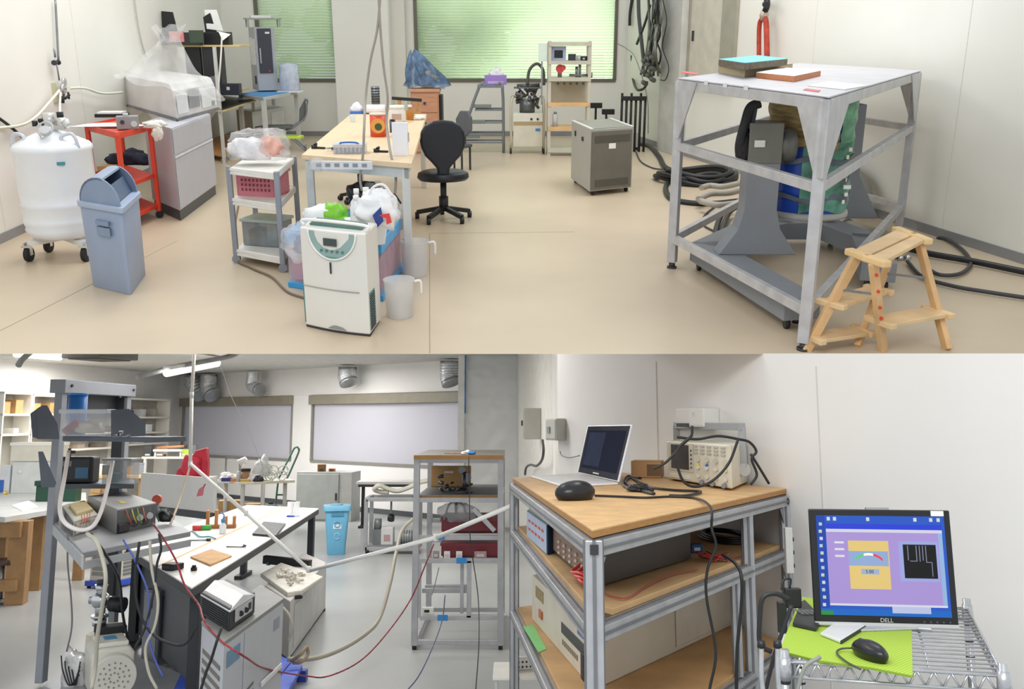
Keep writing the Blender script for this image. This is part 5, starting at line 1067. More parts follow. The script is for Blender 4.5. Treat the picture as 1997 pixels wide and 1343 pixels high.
# --- left workbench, cabinet, toolbox
t = QThing(RB, 'wooden_bench', 'grey topped workbench with thick wooden legs at the left edge', 'workbench', (168, 1010), (-60, 992), (240, 978), z=.8)
Wd = mt('a37d52', .55, 0, .14, 7, stretch=(1, 1, 1))
q = [t.inv(RB.z(x, y, .8)) for x, y in ((-70, 1000), (10, 1008), (168, 982), (168, 960), (-70, 962))]
m = MB(); m.prism([(p.x, p.y) for p in q], -.05, 0); t.part('benchtop', m, mt('c9cac9', .45), .003)
wbt = t
for (x, y, wd) in ((44, 1004, .16), (4, 1002, .14), (78, 990, .12), (162, 980, .1), (30, 968, .14)):
    p = t.inv(RB.z(x, y, .8)); m = MB(); m.bar((p.x, p.y, -.8), (p.x, p.y, -.05), wd, wd); t.part('leg', m, Wd, .004)
m = MB(); p, p2 = t.inv(RB.z(-60, 1006, .8)), t.inv(RB.z(44, 1006, .8)); m.bar((p.x, p.y, -.12), (p2.x, p2.y, -.12), .06, .14); t.part('cross_rail', m, Wd); m = MB(); m.bar((p.x, p.y, -.62), (p2.x, p2.y, -.62), .06, .1); t.part('cross_rail', m, Wd)
t = px(RB, 'white_cabinet', 'tall white two-part cabinet standing on the left workbench', 'cabinet', 70, 962, .8, 0)
m = t.mb(); m.box(-50, 0, 0, 36, 40, 62); t.part('lower_case', m, mt('d8dad8', .45), .006); m = t.mb(); m.box(-54, -3, 62, 38, 42, 96); t.part('upper_case', m, mt('ddd8c8', .45), .006); m = t.mb(); m.box(-56, -4, 92, 39, 43, 98); t.part('top_edge', m, BK, .003); m = t.mb(); m.cyl((-34, -2, 42), (-34, 0, 42), 3); t.part('knob', m, WHITE)
t = px(RB, 'green_toolbox', 'dark green toolbox on the left workbench', 'toolbox', 108, 978, .8, 0)
m = t.mb(); m.box(-40, 0, 0, 38, 26, 30); t.part('box_body', m, mt('1f4a38', .4), .008); m = t.mb(); m.box(-43, -2, 30, 40, 28, 40); t.part('lid', m, mt('1d4433', .4), .008); m = t.mb(); m.box(-2, -3, 24, 6, -1, 32); t.part('latch', m, mt('8a938f', .4)); m = t.mb(); m.tube([(-26, 12, 40), (-22, 12, 46), (20, 12, 46), (24, 12, 40)], 2); t.part('handle', m, BLACK)
t = flatB = None
def flat2(name, lab, cat, pix, z, h, mat, room=RB, bev=.002, pname='sheet'):
    P = [room.z(x, y, z) for x, y in pix]; o = P[0]; t = Thing(room, name, lab, cat, o); m = MB(); q = [((p - o).x, (p - o).y) for p in P]; m.prism(q, 0, h); t.part(pname, m, mat, bev); return t
flat2('paper_sheet', 'white paper on the left workbench beside the toolbox', 'paper', [(22, 986), (42, 996), (74, 988), (56, 976)], .8, .006, PAPER)
t = px(RB, 'bench_device', 'slim white and blue device at the left end of the workbench', 'device', 8, 962, .8); m = t.mb(); m.box(-10, 0, 0, 8, 16, 54); t.part('case', m, mt('d5d9dd', .4), .005); m = t.mb(); m.box(-10, -1, 2, -2, 0, 26); t.part('blue_panel', m, mt('3565b8', .4))
t = px(RB, 'yellow_tape', 'small yellow item beside the slim device on the workbench', 'tape', 12, 964, .8); m = t.mb(); m.cyl((0, -6, 4), (0, 0, 4), 4); t.part('roll', m, mt('d8b93a', .5)); m = t.mb(); m.cyl((0, -6.5, 4), (0, .5, 4), 1.6); t.part('core', m, WHITE)
# things on a far bench behind the rack (boxes and instruments)
t = px(RB, 'far_bench', 'cluttered workbench in front of the wide bookcase', 'workbench', 195, 1010, 0, 0)
m = t.mb(); m.box(-70, 0, 76, 80, 50, 82); t.part('benchtop', m, PLY, .003)
for X in (-64, 74): m = t.mb(); m.box(X - 4, 4, 0, X + 4, 12, 76); t.part('leg', m, Wd)
zb = 82 * t.k; fb = t
rr = random.Random(11)
kinds = [('cardboard_box', 'box', CARD), ('grey_box', 'box', GREY), ('white_box', 'box', WHITE), ('dark_device', 'device', DARK), ('cardboard_box', 'box', mt('c49a5e', .8))]
names = ['leftmost', 'second from left', 'third from left', 'fourth from left', 'fifth from left', 'sixth from left', 'rightmost']
for i in range(7):
    nm, ct, mm = kinds[i % 5]; P = fb.loc + Vector(((-58 + i * 20) * fb.k, (8 + (i % 3) * 8) * fb.k, zb)); t = Thing(RB, nm, '%s on the cluttered far bench, %s of its row' % (nm.replace('_', ' '), names[i]), ct, P, rr.uniform(-.2, .2), None, fb.k)
    h = rr.uniform(10, 24); m = t.mb(); m.box(-8, 0, 0, 8, 14, h); t.part('box_body', m, mm, .003); m = t.mb(); m.box(-8.4, -.4, h, 8.4, 14.4, h + 1.5); t.part('lid', m, mm)
t = Thing(RB, 'wooden_block', 'pile of loose wooden pieces low in front of the far bench', 'wood', RB.y(210, 965, 10.3), 0, None, 10.3 / F); m = t.mb()
t.o.name = 'wood_pile'; t.o['label'] = 'pale wooden pieces stacked behind the grey power supply'
for i in range(6): m = t.mb(); m.box(-34 + (i % 3) * 22, 0, -8 + (i // 3) * 12, -16 + (i % 3) * 22, 20, 2 + (i // 3) * 12); t.part('block', m, (PLY, WOOD, CARD)[i % 3], .003)
m = t.mb(); m.box(-44, -2, -14, 44, 24, -8); t.part('carrying_board', m, PLY)
for X in (-40, 36): m = t.mb(); m.box(X, 0, -14 - 92, X + 4, 22, -14); t.part('board_leg', m, Wd)
bt = Thing(RB, 'small_table', 'small pale table holding the red bag behind the partition board', 'table', Vector((RB.y(372, 924, 13.2).x, 13.2, 0)), 0, None, 13.2 / F); zb2 = RB.y(368, 929, 13.2).z / bt.k - .5
m = bt.mb(); m.box(-36, -14, zb2 - 5, 44, 26, zb2); bt.part('tabletop', m, mt('ddd6c2', .5))
for X in (-32, 40): m = bt.mb(); m.box(X - 3, 0, 0, X + 3, 6, zb2 - 5); bt.part('leg', m, LGREY)
# --- partition board
t = Thing(RB, 'partition_board', 'large light grey board standing behind the white desk', 'board', RB.z(413, 1072), 0)
P0 = RB.z(413, 1072); P1_ = RB.z(268, 1048); d = P0 - P1_; L_ = d.length; rz = math.atan2(d.y, d.x); t.o.matrix_world = TM(RB, P1_, rz); t.loc = P1_; t.rz = rz
za, zb_ = RB.ht(P0, 1000), RB.ht(P0, 932)
m = MB(); m.box(0, 0, za, L_, .04, zb_ + .0); t.part('board_panel', m, mt('c7c6c4', .45, 0, .02), .004)
m = MB(); m.box(0, -.01, za - .09, L_, .05, za); t.part('bottom_rail', m, DARK)
for X in (.06, L_ - .08): m = MB(); m.box(X, -.2, 0, X + .05, .24, .05); m.box(X, 0, 0, X + .05, .04, za); t.part('foot', m, DARK)
# --- far clutter table with contents
t = px(RB, 'clutter_table', 'cream topped table crowded with small equipment under the left window', 'table', 478, 1040, 0, 0)
m = t.mb(); m.prism([(-80, 60), (-14, -6), (16, -8), (82, 50), (60, 90), (-60, 90)], 94, 99); t.part('tabletop', m, mt('e2dcc8', .45), .003)
for X, Y in ((-8, 0), (30, 6), (-60, 60), (60, 60)): m = t.mb(); m.cyl((X, Y, 0), (X, Y, 94), 4); t.part('leg', m, mt('c9c8c4', .45))
ct_ = t; zc_ = 99
def onct(nm, lab, cat, dx, dy): return Thing(RB, nm, lab, cat, ct_.loc + Vector((dx, dy, zc_)) * ct_.k, 0, None, ct_.k)
t = onct('glass_apparatus', 'tangle of clear glassware and tubing at the right of the clutter table', 'glassware', 34, 30)
m = t.mb(); rr = random.Random(2)
for i in range(11): c = Vector((rr.uniform(-26, 26), rr.uniform(-6, 12), rr.uniform(8, 30))); m.tube([c + Vector((math.cos(a) * 10, 0, math.sin(a) * 9)) for a in (0, 1, 2, 3, 4, 5, 6)], 1.4, 6, 3)
t.part('tubing', m, mt('d6d6cc', .25, 0, .1)); m = t.mb(); m.blob((-14, 0, 22), (16, 10, 24), 4, .4); t.part('flask', m, mt('e0e2e2', .15, 0, .1, 6, .2, alpha=.6))
t = onct('white_spray_device', 'white lamp-like device in the middle of the clutter table', 'device', -22, 34); m = t.mb(); m.cyl((0, 0, 0), (0, 0, 4), 10); m.tube([(0, 0, 2), (-4, 0, 24), (6, 0, 36)], 2); t.part('stand', m, GREY); m = t.mb(); m.cyl((-4, 0, 34), (8, 0, 44), 9, 4); t.part('head', m, WHITE)
t = onct('brown_jar', 'brown jar with a black lid on the clutter table', 'jar', -8, 14); m = t.mb(); m.cyl((0, 0, 0), (0, 0, 20), 9); t.part('jar_body', m, mt('a98058', .5)); m = t.mb(); m.cyl((0, 0, 20), (0, 0, 25), 10); t.part('lid', m, BLACK)
t = onct('yellow_box', 'small yellow box at the near edge of the clutter table', 'box', -6, 2); m = t.mb(); m.box(-8, 0, 0, 10, 8, 4); t.part('box_body', m, mt('cfae48', .5)); m = t.mb(); m.box(-8, 0, 4, 10, 8, 5); t.part('lid', m, WHITE)
for i, (dx, dy, col, lab) in enumerate(((-56, 44, 'e6e6e2', 'white crumpled cloth at the left of the clutter table'), (-36, 20, 'e2e0d8', 'pale cloth near the left front of the clutter table'), (8, 14, 'eeeeec', 'white cloth in the middle of the clutter table'))):
    t = onct('cloth', lab, 'cloth', dx, dy); m = t.mb(); m.blob((0, 0, 5), (15, 9, 9), i + 50, .5); t.part('folded_cloth', m, mt(col, .8, 0, .2, 14))
for i, (dx, lab) in enumerate(((-44, 'blue and orange pack at the left end of the clutter table'), (-20, 'grey bottle at the front of the clutter table'), (20, 'dark metal part right of the brown jar'))):
    t = onct(('coloured_pack', 'grey_bottle', 'metal_part')[i], lab, ('pack', 'bottle', 'metal part')[i], dx, 6)
    m = t.mb(); (m.box(-9, 0, 0, 9, 8, 7) if i == 0 else m.cyl((0, 0, 0), (0, 0, 16), 4) if i == 1 else m.blob((0, 0, 4), (9, 6, 7), 8, .6)); t.part('body', m, (mt('2a3f8c', .5), LGREY, DARK)[i]); m = t.mb(); (m.box(9, 0, 0, 17, 8, 5) if i == 0 else m.cyl((0, 0, 16), (0, 0, 20), 2.4) if i == 1 else m.box(-4, -2, 8, 4, 2, 12)); t.part('cap', m, (mt('d8834a', .5), WHITE, BLACK)[i])
t = onct('open_frame', 'grey open metal frame at the back of the clutter table', 'frame', -60, 60); m = t.mb(); m.bar((-2, 0, 0), (-2, 0, 44), 3); m.bar((26, 0, 0), (26, 0, 44), 3); m.bar((-2, 0, 44), (26, 0, 44), 3); t.part('frame_bars', m, mt('77807c', .5)); m = t.mb(); m.box(-4, -4, 0, 28, 6, 2); t.part('base', m, GREY)
for i, (x, w, h, lab) in enumerate(((444, 40, 34, 'large brown cardboard box under the clutter table'), (488, 34, 30, 'brown cardboard box under the clutter table beside the leg'))): cardbox(RB, lab, x, 1032, 0, w, 30, h * 1.6, .2 - .3 * i)
t = px(RB, 'round_bin', 'dark grey round container under the right end of the clutter table', 'container', 526, 1030, 0); m = t.mb(); m.lathe([(15, 0), (18, 34), (14, 44), (1, 48)]); t.part('container_body', m, mt('63676a', .5)); m = t.mb(); m.cyl((0, 0, 44), (0, 0, 50), 5); t.part('lid_knob', m, BLACK)
t = px(RB, 'hand_truck', 'dark green hand truck leaning by the clutter table', 'hand truck', 552, 1024, 0, 0)
GT = mt('4e7563', .45, .2)
for o_ in (0, 16): m = t.mb(); m.tube([(-18 + o_, 0, 4), (-14 + o_, 4, 80), (-8 + o_, 6, 100), (10 + o_ * .8, 12, 140), (14 + o_ * .5, 12, 148)], 1.9, 8); t.part('side_rail', m, GT)
m = t.mb(); m.tube([(14, 12, 148), (20, 12, 150), (24, 12, 144)], 1.9, 8); t.part('top_grip', m, GT)
for z in (30, 58, 84): m = t.mb(); m.bar((-16, 3, z), (0, 3, z), 3); t.part('cross_bar', m, GT)
for X in (-20, 2): m = t.mb(); m.cyl((X - 3, 4, 10), (X + 2, 4, 10), 10); t.part('wheel', m, BLACK)
m = t.mb(); m.box(-22, -20, 0, 4, 0, 3); t.part('toe_plate', m, GT)
t = px(RB, 'red_bag', 'bright red bag on the far bench behind the partition board', 'bag', 366, 1020, .9 * 0, 0); t.o.matrix_world = TM(RB, RB.y(368, 924, 13.2), 0); t.loc = RB.y(368, 924, 13.2); t.k = 13.2 / F
m = t.mb(); m.prism([(-24, -8), (-22, 8), (-2, 24), (12, 44), (32, 50), (36, 20), (36, -6)], -4, 14, 'y'); t.part('bag_body', m, mt('c9283c', .5, 0, .15, 9, .3), .02); m = t.mb(); m.blob((6, -6, 14), (20, 8, 20), 6, .3, flat=False); t.part('front_pocket', m, mt('d6304a', .5, 0, .15, 9))
t = px(RB, 'side_bench', 'small pale bench with clutter below, right of the window side bookcase', 'bench', 300, 1000, 0, 0); t.k = t.k
zt_b = 108
m = t.mb(); m.box(-30, 0, 104, 80, 30, zt_b); t.part('benchtop', m, mt('ddd6c2', .5)); m = t.mb(); m.box(-10, 4, 118, 46, 24, 122); t.part('upper_board', m, mt('e6e1d4', .5)); 
for X in (-26, 76): m = t.mb(); m.box(X, 0, 0, X + 5, 5, 104); t.part('leg', m, LGREY)
for X in (-8, 42): m = t.mb(); m.box(X, 6, zt_b, X + 3, 9, 118); t.part('board_post', m, LGREY)
sbb = t
for i, (dx, w, h, col, nm, lab) in enumerate(((-22, 14, 20, '3c3e40', 'dark_device', 'black device left on the small pale bench'), (2, 18, 8, '6c3b3c', 'dark_red_box', 'dark red box under the raised board of the small pale bench'), (52, 14, 14, '9fb83c', 'lime_box', 'lime green box on the small pale bench'), (68, 10, 22, '5e6468', 'grey_canister', 'grey canister right on the small pale bench'))):
    t = Thing(RB, nm, lab, nm.split('_')[-1], sbb.loc + Vector((dx, 8, zt_b)) * sbb.k, 0, None, sbb.k); m = t.mb(); m.box(-w / 2, 0, 0, w / 2, 12, h * (.5 if i == 1 else 1)); t.part('body', m, mt(col, .5), .003); m = t.mb(); m.box(-w / 3, -1, 2, w / 3, 0, 5); t.part('front_label', m, LGREY)
t = Thing(RB, 'copper_pipe', 'orange brown pipe lying on the raised board of the small pale bench', 'pipe', sbb.loc + Vector((10, 8, 125)) * sbb.k, 0, None, sbb.k); m = t.mb(); m.cyl((-14, 0, 0), (40, 2, 3), 2.4); t.part('pipe_body', m, mt('b97a50', .4)); m = t.mb(); m.cyl((40, 2, 3), (44, 2, 3), 3.4); t.part('end_cap', m, DARK)
# --- grey cabinet below window with small things
t = px(RB, 'low_cabinet', 'grey metal cabinet below the windows between the two openings', 'cabinet', 626, 1016, 0, -.12)
m = t.mb(); m.box(-52, 0, 0, 36, 60, 94); t.part('cabinet_body', m, mt('a5a8a6', .5), .004); m = t.mb(); m.box(-50, -2, 4, 34, 0, 90); d_ = t.part('door', m, mt('adb0ae', .5), .003); m = t.mb(); m.box(28, -4, 40, 31, -2, 54); t.part('handle', m, DARK, parent=d_); m = t.mb(); m.box(36, 0, 0, 60, 60, 94); t.part('side_unit', m, mt('b9bab6', .5), .004); lc = t
for i, (dx, lab) in enumerate(((-4, 'brown wooden block on the low grey cabinet, larger one'), (16, 'orange brown block on the low grey cabinet, smaller one'))):
    t = Thing(RB, 'wooden_block', lab, 'block', lc.loc + Vector((dx, 14, 94)) * lc.k, .3, None, lc.k); m = t.mb(); m.box(-8 + 2 * i, 0, 0, 8 - i, 10, 14 - 8 * i); t.part('block_body', m, mt(('7d5530', 'b87442')[i], .6), .003); m = t.mb(); m.box(-5, -1, 2, 3, 0, 5); t.part('front_strip', m, DARK)
t = px(RB, 'white_table', 'white table with black legs behind the pump frame', 'table', 746, 1030, 0, 0)
m = t.mb(); m.box(-54, 0, 84, 70, 70, 89); t.part('tabletop', m, mt('e6e4de', .4), .003); m = t.mb(); m.box(-50, 2, 79, 66, 66, 84); t.part('underframe', m, DARK)
for X in (-46, 62): m = t.mb(); m.box(X, 20, 4, X + 6, 28, 80); m.box(X - 2, 0, 0, X + 8, 50, 4); t.part('leg', m, BLACK)
# --- blue lidded bin
t = px(RB, 'recycling_bin', 'light blue plastic bin with lid standing in the middle of the lower floor', 'bin', 656, 1082, 0, .25)
BB_ = mt('6fb4d8', .4, 0, .03)
m = t.mb(); tapered(m, 44, 40, 0, 84, -5, 1, 6); o = t.part('bin_body', m, BB_, .003); o.location = Vector((-22 * t.k, -4 * t.k, 0)); m = t.mb(); tapered(m, 50, 46, 84, 94, 2, 1, 8); l_ = t.part('lid', m, mt('7fc2e4', .4, 0, .03), .006); l_.location = Vector((-25 * t.k, -7 * t.k, 0)); m = t.mb(); m.cyl((24, 24, 94), (24, 24, 96), 13, 11, 20); t.part('lid_disc', m, mt('78b9da', .4), parent=l_)
m = t.mb(); m.box(-12, -6, 74, 12, -4, 82); t.part('front_grip', m, mt('4f90b4', .45), .002)
m = t.mb(); m.box(-8, -3.2, 50, 8, -1.5, 66); t.part('label_sticker', m, mt('d5e6ee', .5)); m = t.mb(); m.tube([(5 * math.cos(a * .9), -3.8, 58 + 5 * math.sin(a * .9)) for a in range(8)], .8, 6, 3); t.part('recycling_mark', m, mt('5f8fae', .5)); m = t.mb(); m.tube([(5 * math.cos(a * .8), -2.0, 36 + 6 * math.sin(a * .8)) for a in range(8)], .9, 6, 3); t.part('embossed_mark', m, mt('a9d8ee', .5))
# --- pump frame trolley
t = px(RB, 'pump_cart', 'grey aluminium frame trolley with vacuum pumps behind the tall centre frame', 'trolley', 762, 1080, 0, 0)
for X in (-50, 50):
    for Y in (0, 70): m = t.mb(); m.bar((X, Y, 6), (X, Y, 104), 7); t.part('post', m, ALU, .002)
for z in (10, 104):
    for a, b_ in (((-50, 0), (50, 0)), ((-50, 70), (50, 70)), ((-50, 0), (-50, 70)), ((50, 0), (50, 70))): m = t.mb(); m.bar((a[0], a[1], z), (b_[0], b_[1], z), 7); t.part('rail', m, ALU, .002)
m = t.mb(); m.box(-46, 4, 12, 46, 66, 15); t.part('base_plate', m, mt('85888a', .5)); m = t.mb(); m.box(-30, 4, 106, 40, 60, 109); t.part('top_tray', m, mt('75787a', .5))
for X in (-46, 46): m = t.mb(); m.cyl((X - 3, 0, 5), (X + 3, 0, 5), 5); t.part('caster', m, BLACK)
pf = t
def onpf(nm, lab, cat, dx, dy, z): return Thing(RB, nm, lab, cat, pf.loc + Vector((dx, dy, z)) * pf.k, 0, None, pf.k)
t = onpf('vacuum_pump', 'grey vacuum pump with a white motor in the frame trolley, left', 'pump', -18, 16, 15); m = t.mb(); m.box(-20, 0, 0, -4, 24, 30); m.cyl((-12, 8, 30), (-12, 8, 50), 8); t.part('pump_head', m, mt('808486', .4, .3)); m = t.mb(); m.box(-4, -2, 0, 20, 24, 34); t.part('motor_case', m, mt('cfcfd0', .4), .01); m = t.mb(); m.box(2, -3, 8, 14, -2, 20); t.part('name_plate', m, mt('b08f92', .5))
t = onpf('vacuum_pump', 'grey ribbed pump motor in the frame trolley, right', 'pump', 26, 16, 15); m = t.mb(); m.cyl((-12, 10, 14), (20, 10, 14), 13); t.part('motor_case', m, mt('8e9295', .4, .3)); m = t.mb(); [m.cyl((-10 + 5 * i, 10, 14), (-8 + 5 * i, 10, 14), 14.5) for i in range(6)]; t.part('cooling_fins', m, mt('9da1a4', .4, .3))
t = onpf('hand_valve', 'black valve hanging inside the frame trolley', 'valve', -4, 22, 62); m = t.mb(); m.cyl((0, 0, 0), (0, 6, 8), 7); t.part('hand_wheel', m, BLACK); m = t.mb(); m.cyl((0, 3, 4), (0, 3, 42), 2); t.part('stem', m, GREY)
cable(RB, 'vacuum_hose', 'thick cream vacuum hose curling on top of the frame trolley', [pf.loc + Vector((x, y, z)) * pf.k for x, y, z in ((-10, 30, 116), (-28, 30, 117), (-38, 22, 122), (-28, 18, 130), (-14, 24, 124), (6, 30, 118), (28, 36, 124), (50, 40, 134), (70, 44, 138))], .03, mt('d9d6c8', .5), 'hose')
# =====================================================================
# LOWER LABORATORY: tall grey rack and white desk (left foreground)
# =====================================================================
RG = mt('9a9ea7', .45, .05, .04, 6); RD = mt('555b65', .5)
PL, PR = RB.z(78, 1336), RB.z(216, 1262)
t = Thing(RB, 'equipment_rack', 'tall grey steel rack with bracket shelves in the left foreground of the lower lab', 'rack', PL); RK = t
I = lambda P: t.inv(P)
a, c = Vector((0, 0, 0)), I(PR); dr = (c - a).normalized(); rzr = math.atan2(dr.y, dr.x); t.o.matrix_world = TM(RB, PL, rzr); t.rz = rzr; LR = c.length
u_ = RB.u(PL); hT = RB.ht(PL, 740); hR = RB.ht(PR, 752)
for X, hh in ((0, hT), (LR, hT)):
    m = MB(); m.box(X - .035, -.03, .02, X + .035, .02, hh); t.part('post', m, RG, .004)
m = MB(); m.box(-.05, -.055, hT - .09, LR + .05, .05, hT); t.part('top_beam', m, RG, .004)
m = MB(); m.box(.04, .04, hT - .26, LR - .02, .06, hT - .09); m.box(LR - .085, -.03, .3, LR - .04, .05, hT - .1); t.part('inner_plate', m, mt('3a3c41', .5))
for X in (.03, LR - .0): m = MB(); m.cyl((X, -.065, hT - .04), (X, -.055, hT - .04), .01); t.part('bolt', m, DARK)
rk_ = t
# top shelf with brackets, given by its pixels on its level
def poly_at(pix, z): return [rk_.inv(RB.z(x, y, z)) for x, y in pix]
zts = 1.60
def prism_pts(m, P, z0, z1): m.prism([(p.x, p.y) for p in P], z0, z1)
sA = rk_.inv(RB.y(122, 852, 5.6)); sB = rk_.inv(RB.y(300, 852, 5.3)); zts = RB.y(122, 850, 5.6).z
d_ = (sB - sA); nrm = Vector((-d_.y, d_.x, 0)).normalized() * .26
m = MB(); m.add([(p.x, p.y, z) for z in (zts - .03, zts) for p in (sA, sB, sB + nrm, sA + nrm)], [(3, 2, 1, 0), (4, 5, 6, 7), (0, 1, 5, 4), (1, 2, 6, 5), (2, 3, 7, 6), (3, 0, 4, 7)]); t.part('top_shelf', m, mt('5d646e', .45, .1), .003)
def bracket(xl, pts, off=0.0):
    m = MB(); Q = [rk_.inv(RB.y(x, y, 5.35 + off)) for x, y in pts]; n = Vector((0.0, 1, 0)) * .03
    m.add([q for q in Q] + [q + n for q in Q], [tuple(range(len(Q))), tuple(range(2 * len(Q) - 1, len(Q) - 1, -1))] + [(i, (i + 1) % len(Q), len(Q) + (i + 1) % len(Q), len(Q) + i) for i in range(len(Q))]); t.part('bracket_plate', m, RD, .002)
bracket(0, [(82, 796), (92, 790), (112, 826), (116, 856), (84, 856)], .1)
bracket(0, [(68, 806), (82, 796), (84, 856), (72, 852)], .2)
bracket(0, [(226, 799), (252, 797), (284, 824), (284, 850), (226, 852)])
bracket(0, [(84, 880), (110, 942), (106, 950), (90, 950)], .1)
# middle shelf
zms = 1.02
P4 = poly_at([(97, 1010), (162, 1077), (372, 1036), (300, 984)], zms)
m = MB(); prism_pts(m, P4, zms - .03, zms); ms = t.part('middle_shelf', m, mt('9a9da2', .4, .2, .04, 6), .003)
P5 = poly_at([(97, 1012), (162, 1079), (372, 1038)], zms)
m = MB(); m.bar((P5[0].x, P5[0].y, zms - .04), (P5[1].x, P5[1].y, zms - .04), .012, .06); m.bar((P5[1].x, P5[1].y, zms - .06), (P5[2].x, P5[2].y, zms - .06), .012, .04); t.part('shelf_edge', m, mt('b2b5b8', .4, .2), .002)
# narrow shelf behind holding the black case
zns = RB.y(150, 940, 6.6).z
P6 = [rk_.inv(RB.y(x, 940, Y)) for x, Y in ((100, 6.4), (262, 6.4), (262, 6.9), (100, 6.9))]
m = MB(); prism_pts(m, P6, zns - .03, zns); t.part('rear_shelf', m, RD, .003)
# base plate
P7 = poly_at([(84, 1336), (236, 1410), (400, 1330), (222, 1262)], .1)
m = MB(); prism_pts(m, P7, .06, .1); t.part('base_plate', m, mt('a9acb0', .4, .3), .003)
for q in P7: m = MB(); m.cyl((q.x - .02, q.y, .03), (q.x + .02, q.y, .03), .03); m.cyl((q.x, q.y, .03), (q.x, q.y, .06), .015); t.part('caster', m, BLACK)
# things on the rack
P = RB.y(158, 851, 5.45); P.z = zts + .002
t = Thing(RB, 'storage_bin', 'clear plastic bin with red and white contents on the top rack shelf', 'bin', P, 0, None, 5.62 / F)
m = t.mb(); m.box(-40, 0, 0, 45, 36, 44); t.part('bin_wall', m, mt('eef1f6', .25, 0, .05, 6, .1, alpha=.32), .006); m = t.mb(); m.box(-44, -3, 42, 47, 39, 50); t.part('rim', m, mt('e6e9f0', .3, 0, .05, 6, alpha=.65), .005)
m = t.mb(); m.bar((-36, 10, 6), (-12, 14, 26), 12, 14); t.part('red_contents', m, mt('a64a55', .6, 0, .2, 9)); m = t.mb(); m.blob((6, 18, 14), (26, 14, 16), 4, .4); t.part('white_contents', m, mt('d9cfbe', .7, 0, .25, 9)); m = t.mb(); m.blob((-24, 16, 8), (14, 12, 8), 6, .4); t.part('dark_contents', m, mt('55514f', .7))
P = RB.y(151, 797, 5.78); t = Thing(RB, 'blue_cylinder', 'bright blue round tub standing behind the clear bin on the rack', 'tub', Vector((P.x, 5.78, zts + .002)), 0, None, 5.8 / F)
m = t.mb(); m.cyl((0, 0, 0), (0, 0, 76), 17, None, 26); t.part('tub_body', m, mt('2a78d0', .4)); m = t.mb(); m.cyl((0, 0, 76), (0, 0, 80), 18, None, 26); t.part('lid', m, mt('3a8ae0', .4), .001)
t = Thing(RB, 'small_fittings', 'small metal fittings in front of the right dark bracket', 'fittings', Vector((RB.y(240, 848, 5.25).x, 5.22, zts + .002)), 0, None, 5.3 / F); m = t.mb(); m.cyl((-12, 0, 4), (-4, 0, 4), 4); m.cyl((0, 0, 0), (0, 0, 10), 3.4); m.cyl((8, 2, 3), (16, 2, 3), 3); m.box(-14, -2, 0, 14, 4, 2); t.part('metal_parts', m, STEEL); m = t.mb(); m.cyl((0, 0, 10), (0, 0, 12), 4); t.part('cap', m, WHITE)
def onY(nm, lab, cat, x, Y, z, rz=0): 
    P = RB.y(x, 900, Y); P.z = z; return Thing(RB, nm, lab, cat, P, rz, None, Y / F)
t = onY('black_case', 'black equipment case with blue label on the rear rack shelf', 'case', 143, 6.45, zns + .002, .05)
m = t.mb(); m.box(-37, 0, 0, 37, 36, 50); t.part('case_body', m, BLACK, .012); m = t.mb(); m.box(-32, -2, 6, 32, 0, 46); t.part('front_panel', m, mt('2c2e33', .4), .004); m = t.mb(); m.box(6, -3, 10, 30, -2, 30); t.part('blue_label', m, mt('47769c', .5)); m = t.mb(); m.box(-18, -3, 32, -2, -2, 42); t.part('grey_label', m, mt('8b8787', .5)); m = t.mb(); m.cyl((-10, 4, 50), (-10, 4, 66), 3); m.box(-12, 2, 56, 0, 8, 62); t.part('connector', m, BLACK)
t = onY('clear_box', 'clear acrylic box with blue part beside the black case', 'box', 226, 6.4, zns + .002, -.1)
m = t.mb(); m.box(-26, 0, 0, 30, 34, 46); t.part('box_wall', m, mt('aab0b2', .15, 0, .1, 5, alpha=.45), .003); m = t.mb(); m.box(-18, 4, 2, -2, 20, 20); t.part('blue_part', m, mt('2d5a7c', .4), .003); m = t.mb(); m.box(-28, -2, 44, 32, 36, 48); t.part('lid', m, mt('8c9294', .3), .002)
# instruments on the middle shelf (skewed footprints follow the shelf)
def qbox(nm, lab, cat, N, L, R, z, ytop): return QThing(RB, nm, lab, cat, N, L, R, z=z, ytop=ytop)
t = qbox('power_supply', 'large grey power supply with wired front on the middle rack shelf', 'power supply', (226, 1041), (168, 1008), (303, 1024), zms, 993)
W, D, Ht = t.w, t.d, t.h; m = t.mb(); m.box(0, 0, .0, W, D, Ht); t.part('case', m, mt('8d8e90', .45), .004); m = t.mb(); m.box(.006, -.008, .006, W - .006, 0, Ht - .008); fp = t.part('front_panel', m, mt('5c6062', .5, 0, .15, 20))
m = t.mb(); m.box(W * .03, -.04, .005, W * .3, -.005, Ht * .42); t.part('fan', m, BLACK, .01)
for i in range(4): m = t.mb(); m.cyl((W * (.42 + .13 * i), -.03, Ht * (.3 + .2 * (i % 2))), (W * (.42 + .13 * i), -.005, Ht * (.3 + .2 * (i % 2))), .02); t.part('socket', m, (DARK, LGREY)[i % 2])
for i, c_ in enumerate(('c2504c', 'd8c44a', '8fb04a', 'c9625c')): m = t.mb(); m.tube([(W * (.2 + .14 * i), -.01, Ht * .9), (W * (.24 + .13 * i), -.06, Ht * .6), (W * (.36 + .12 * i), -.03, Ht * .25)], .004, 6); t.part('wire', m, mt(c_, .5))
m = t.mb(); m.prism([(W * .3, D * .25), (W * .42, D * .2), (W * .44, D * .36), (W * .34, D * .42)], Ht, Ht + .003); t.part('sticker', m, mt('c9b84a', .5))
t = qbox('supply_unit', 'small beige and black unit left of the large grey power supply', 'unit', (142, 1046), (120, 1010), (190, 1030), zms, 1016)
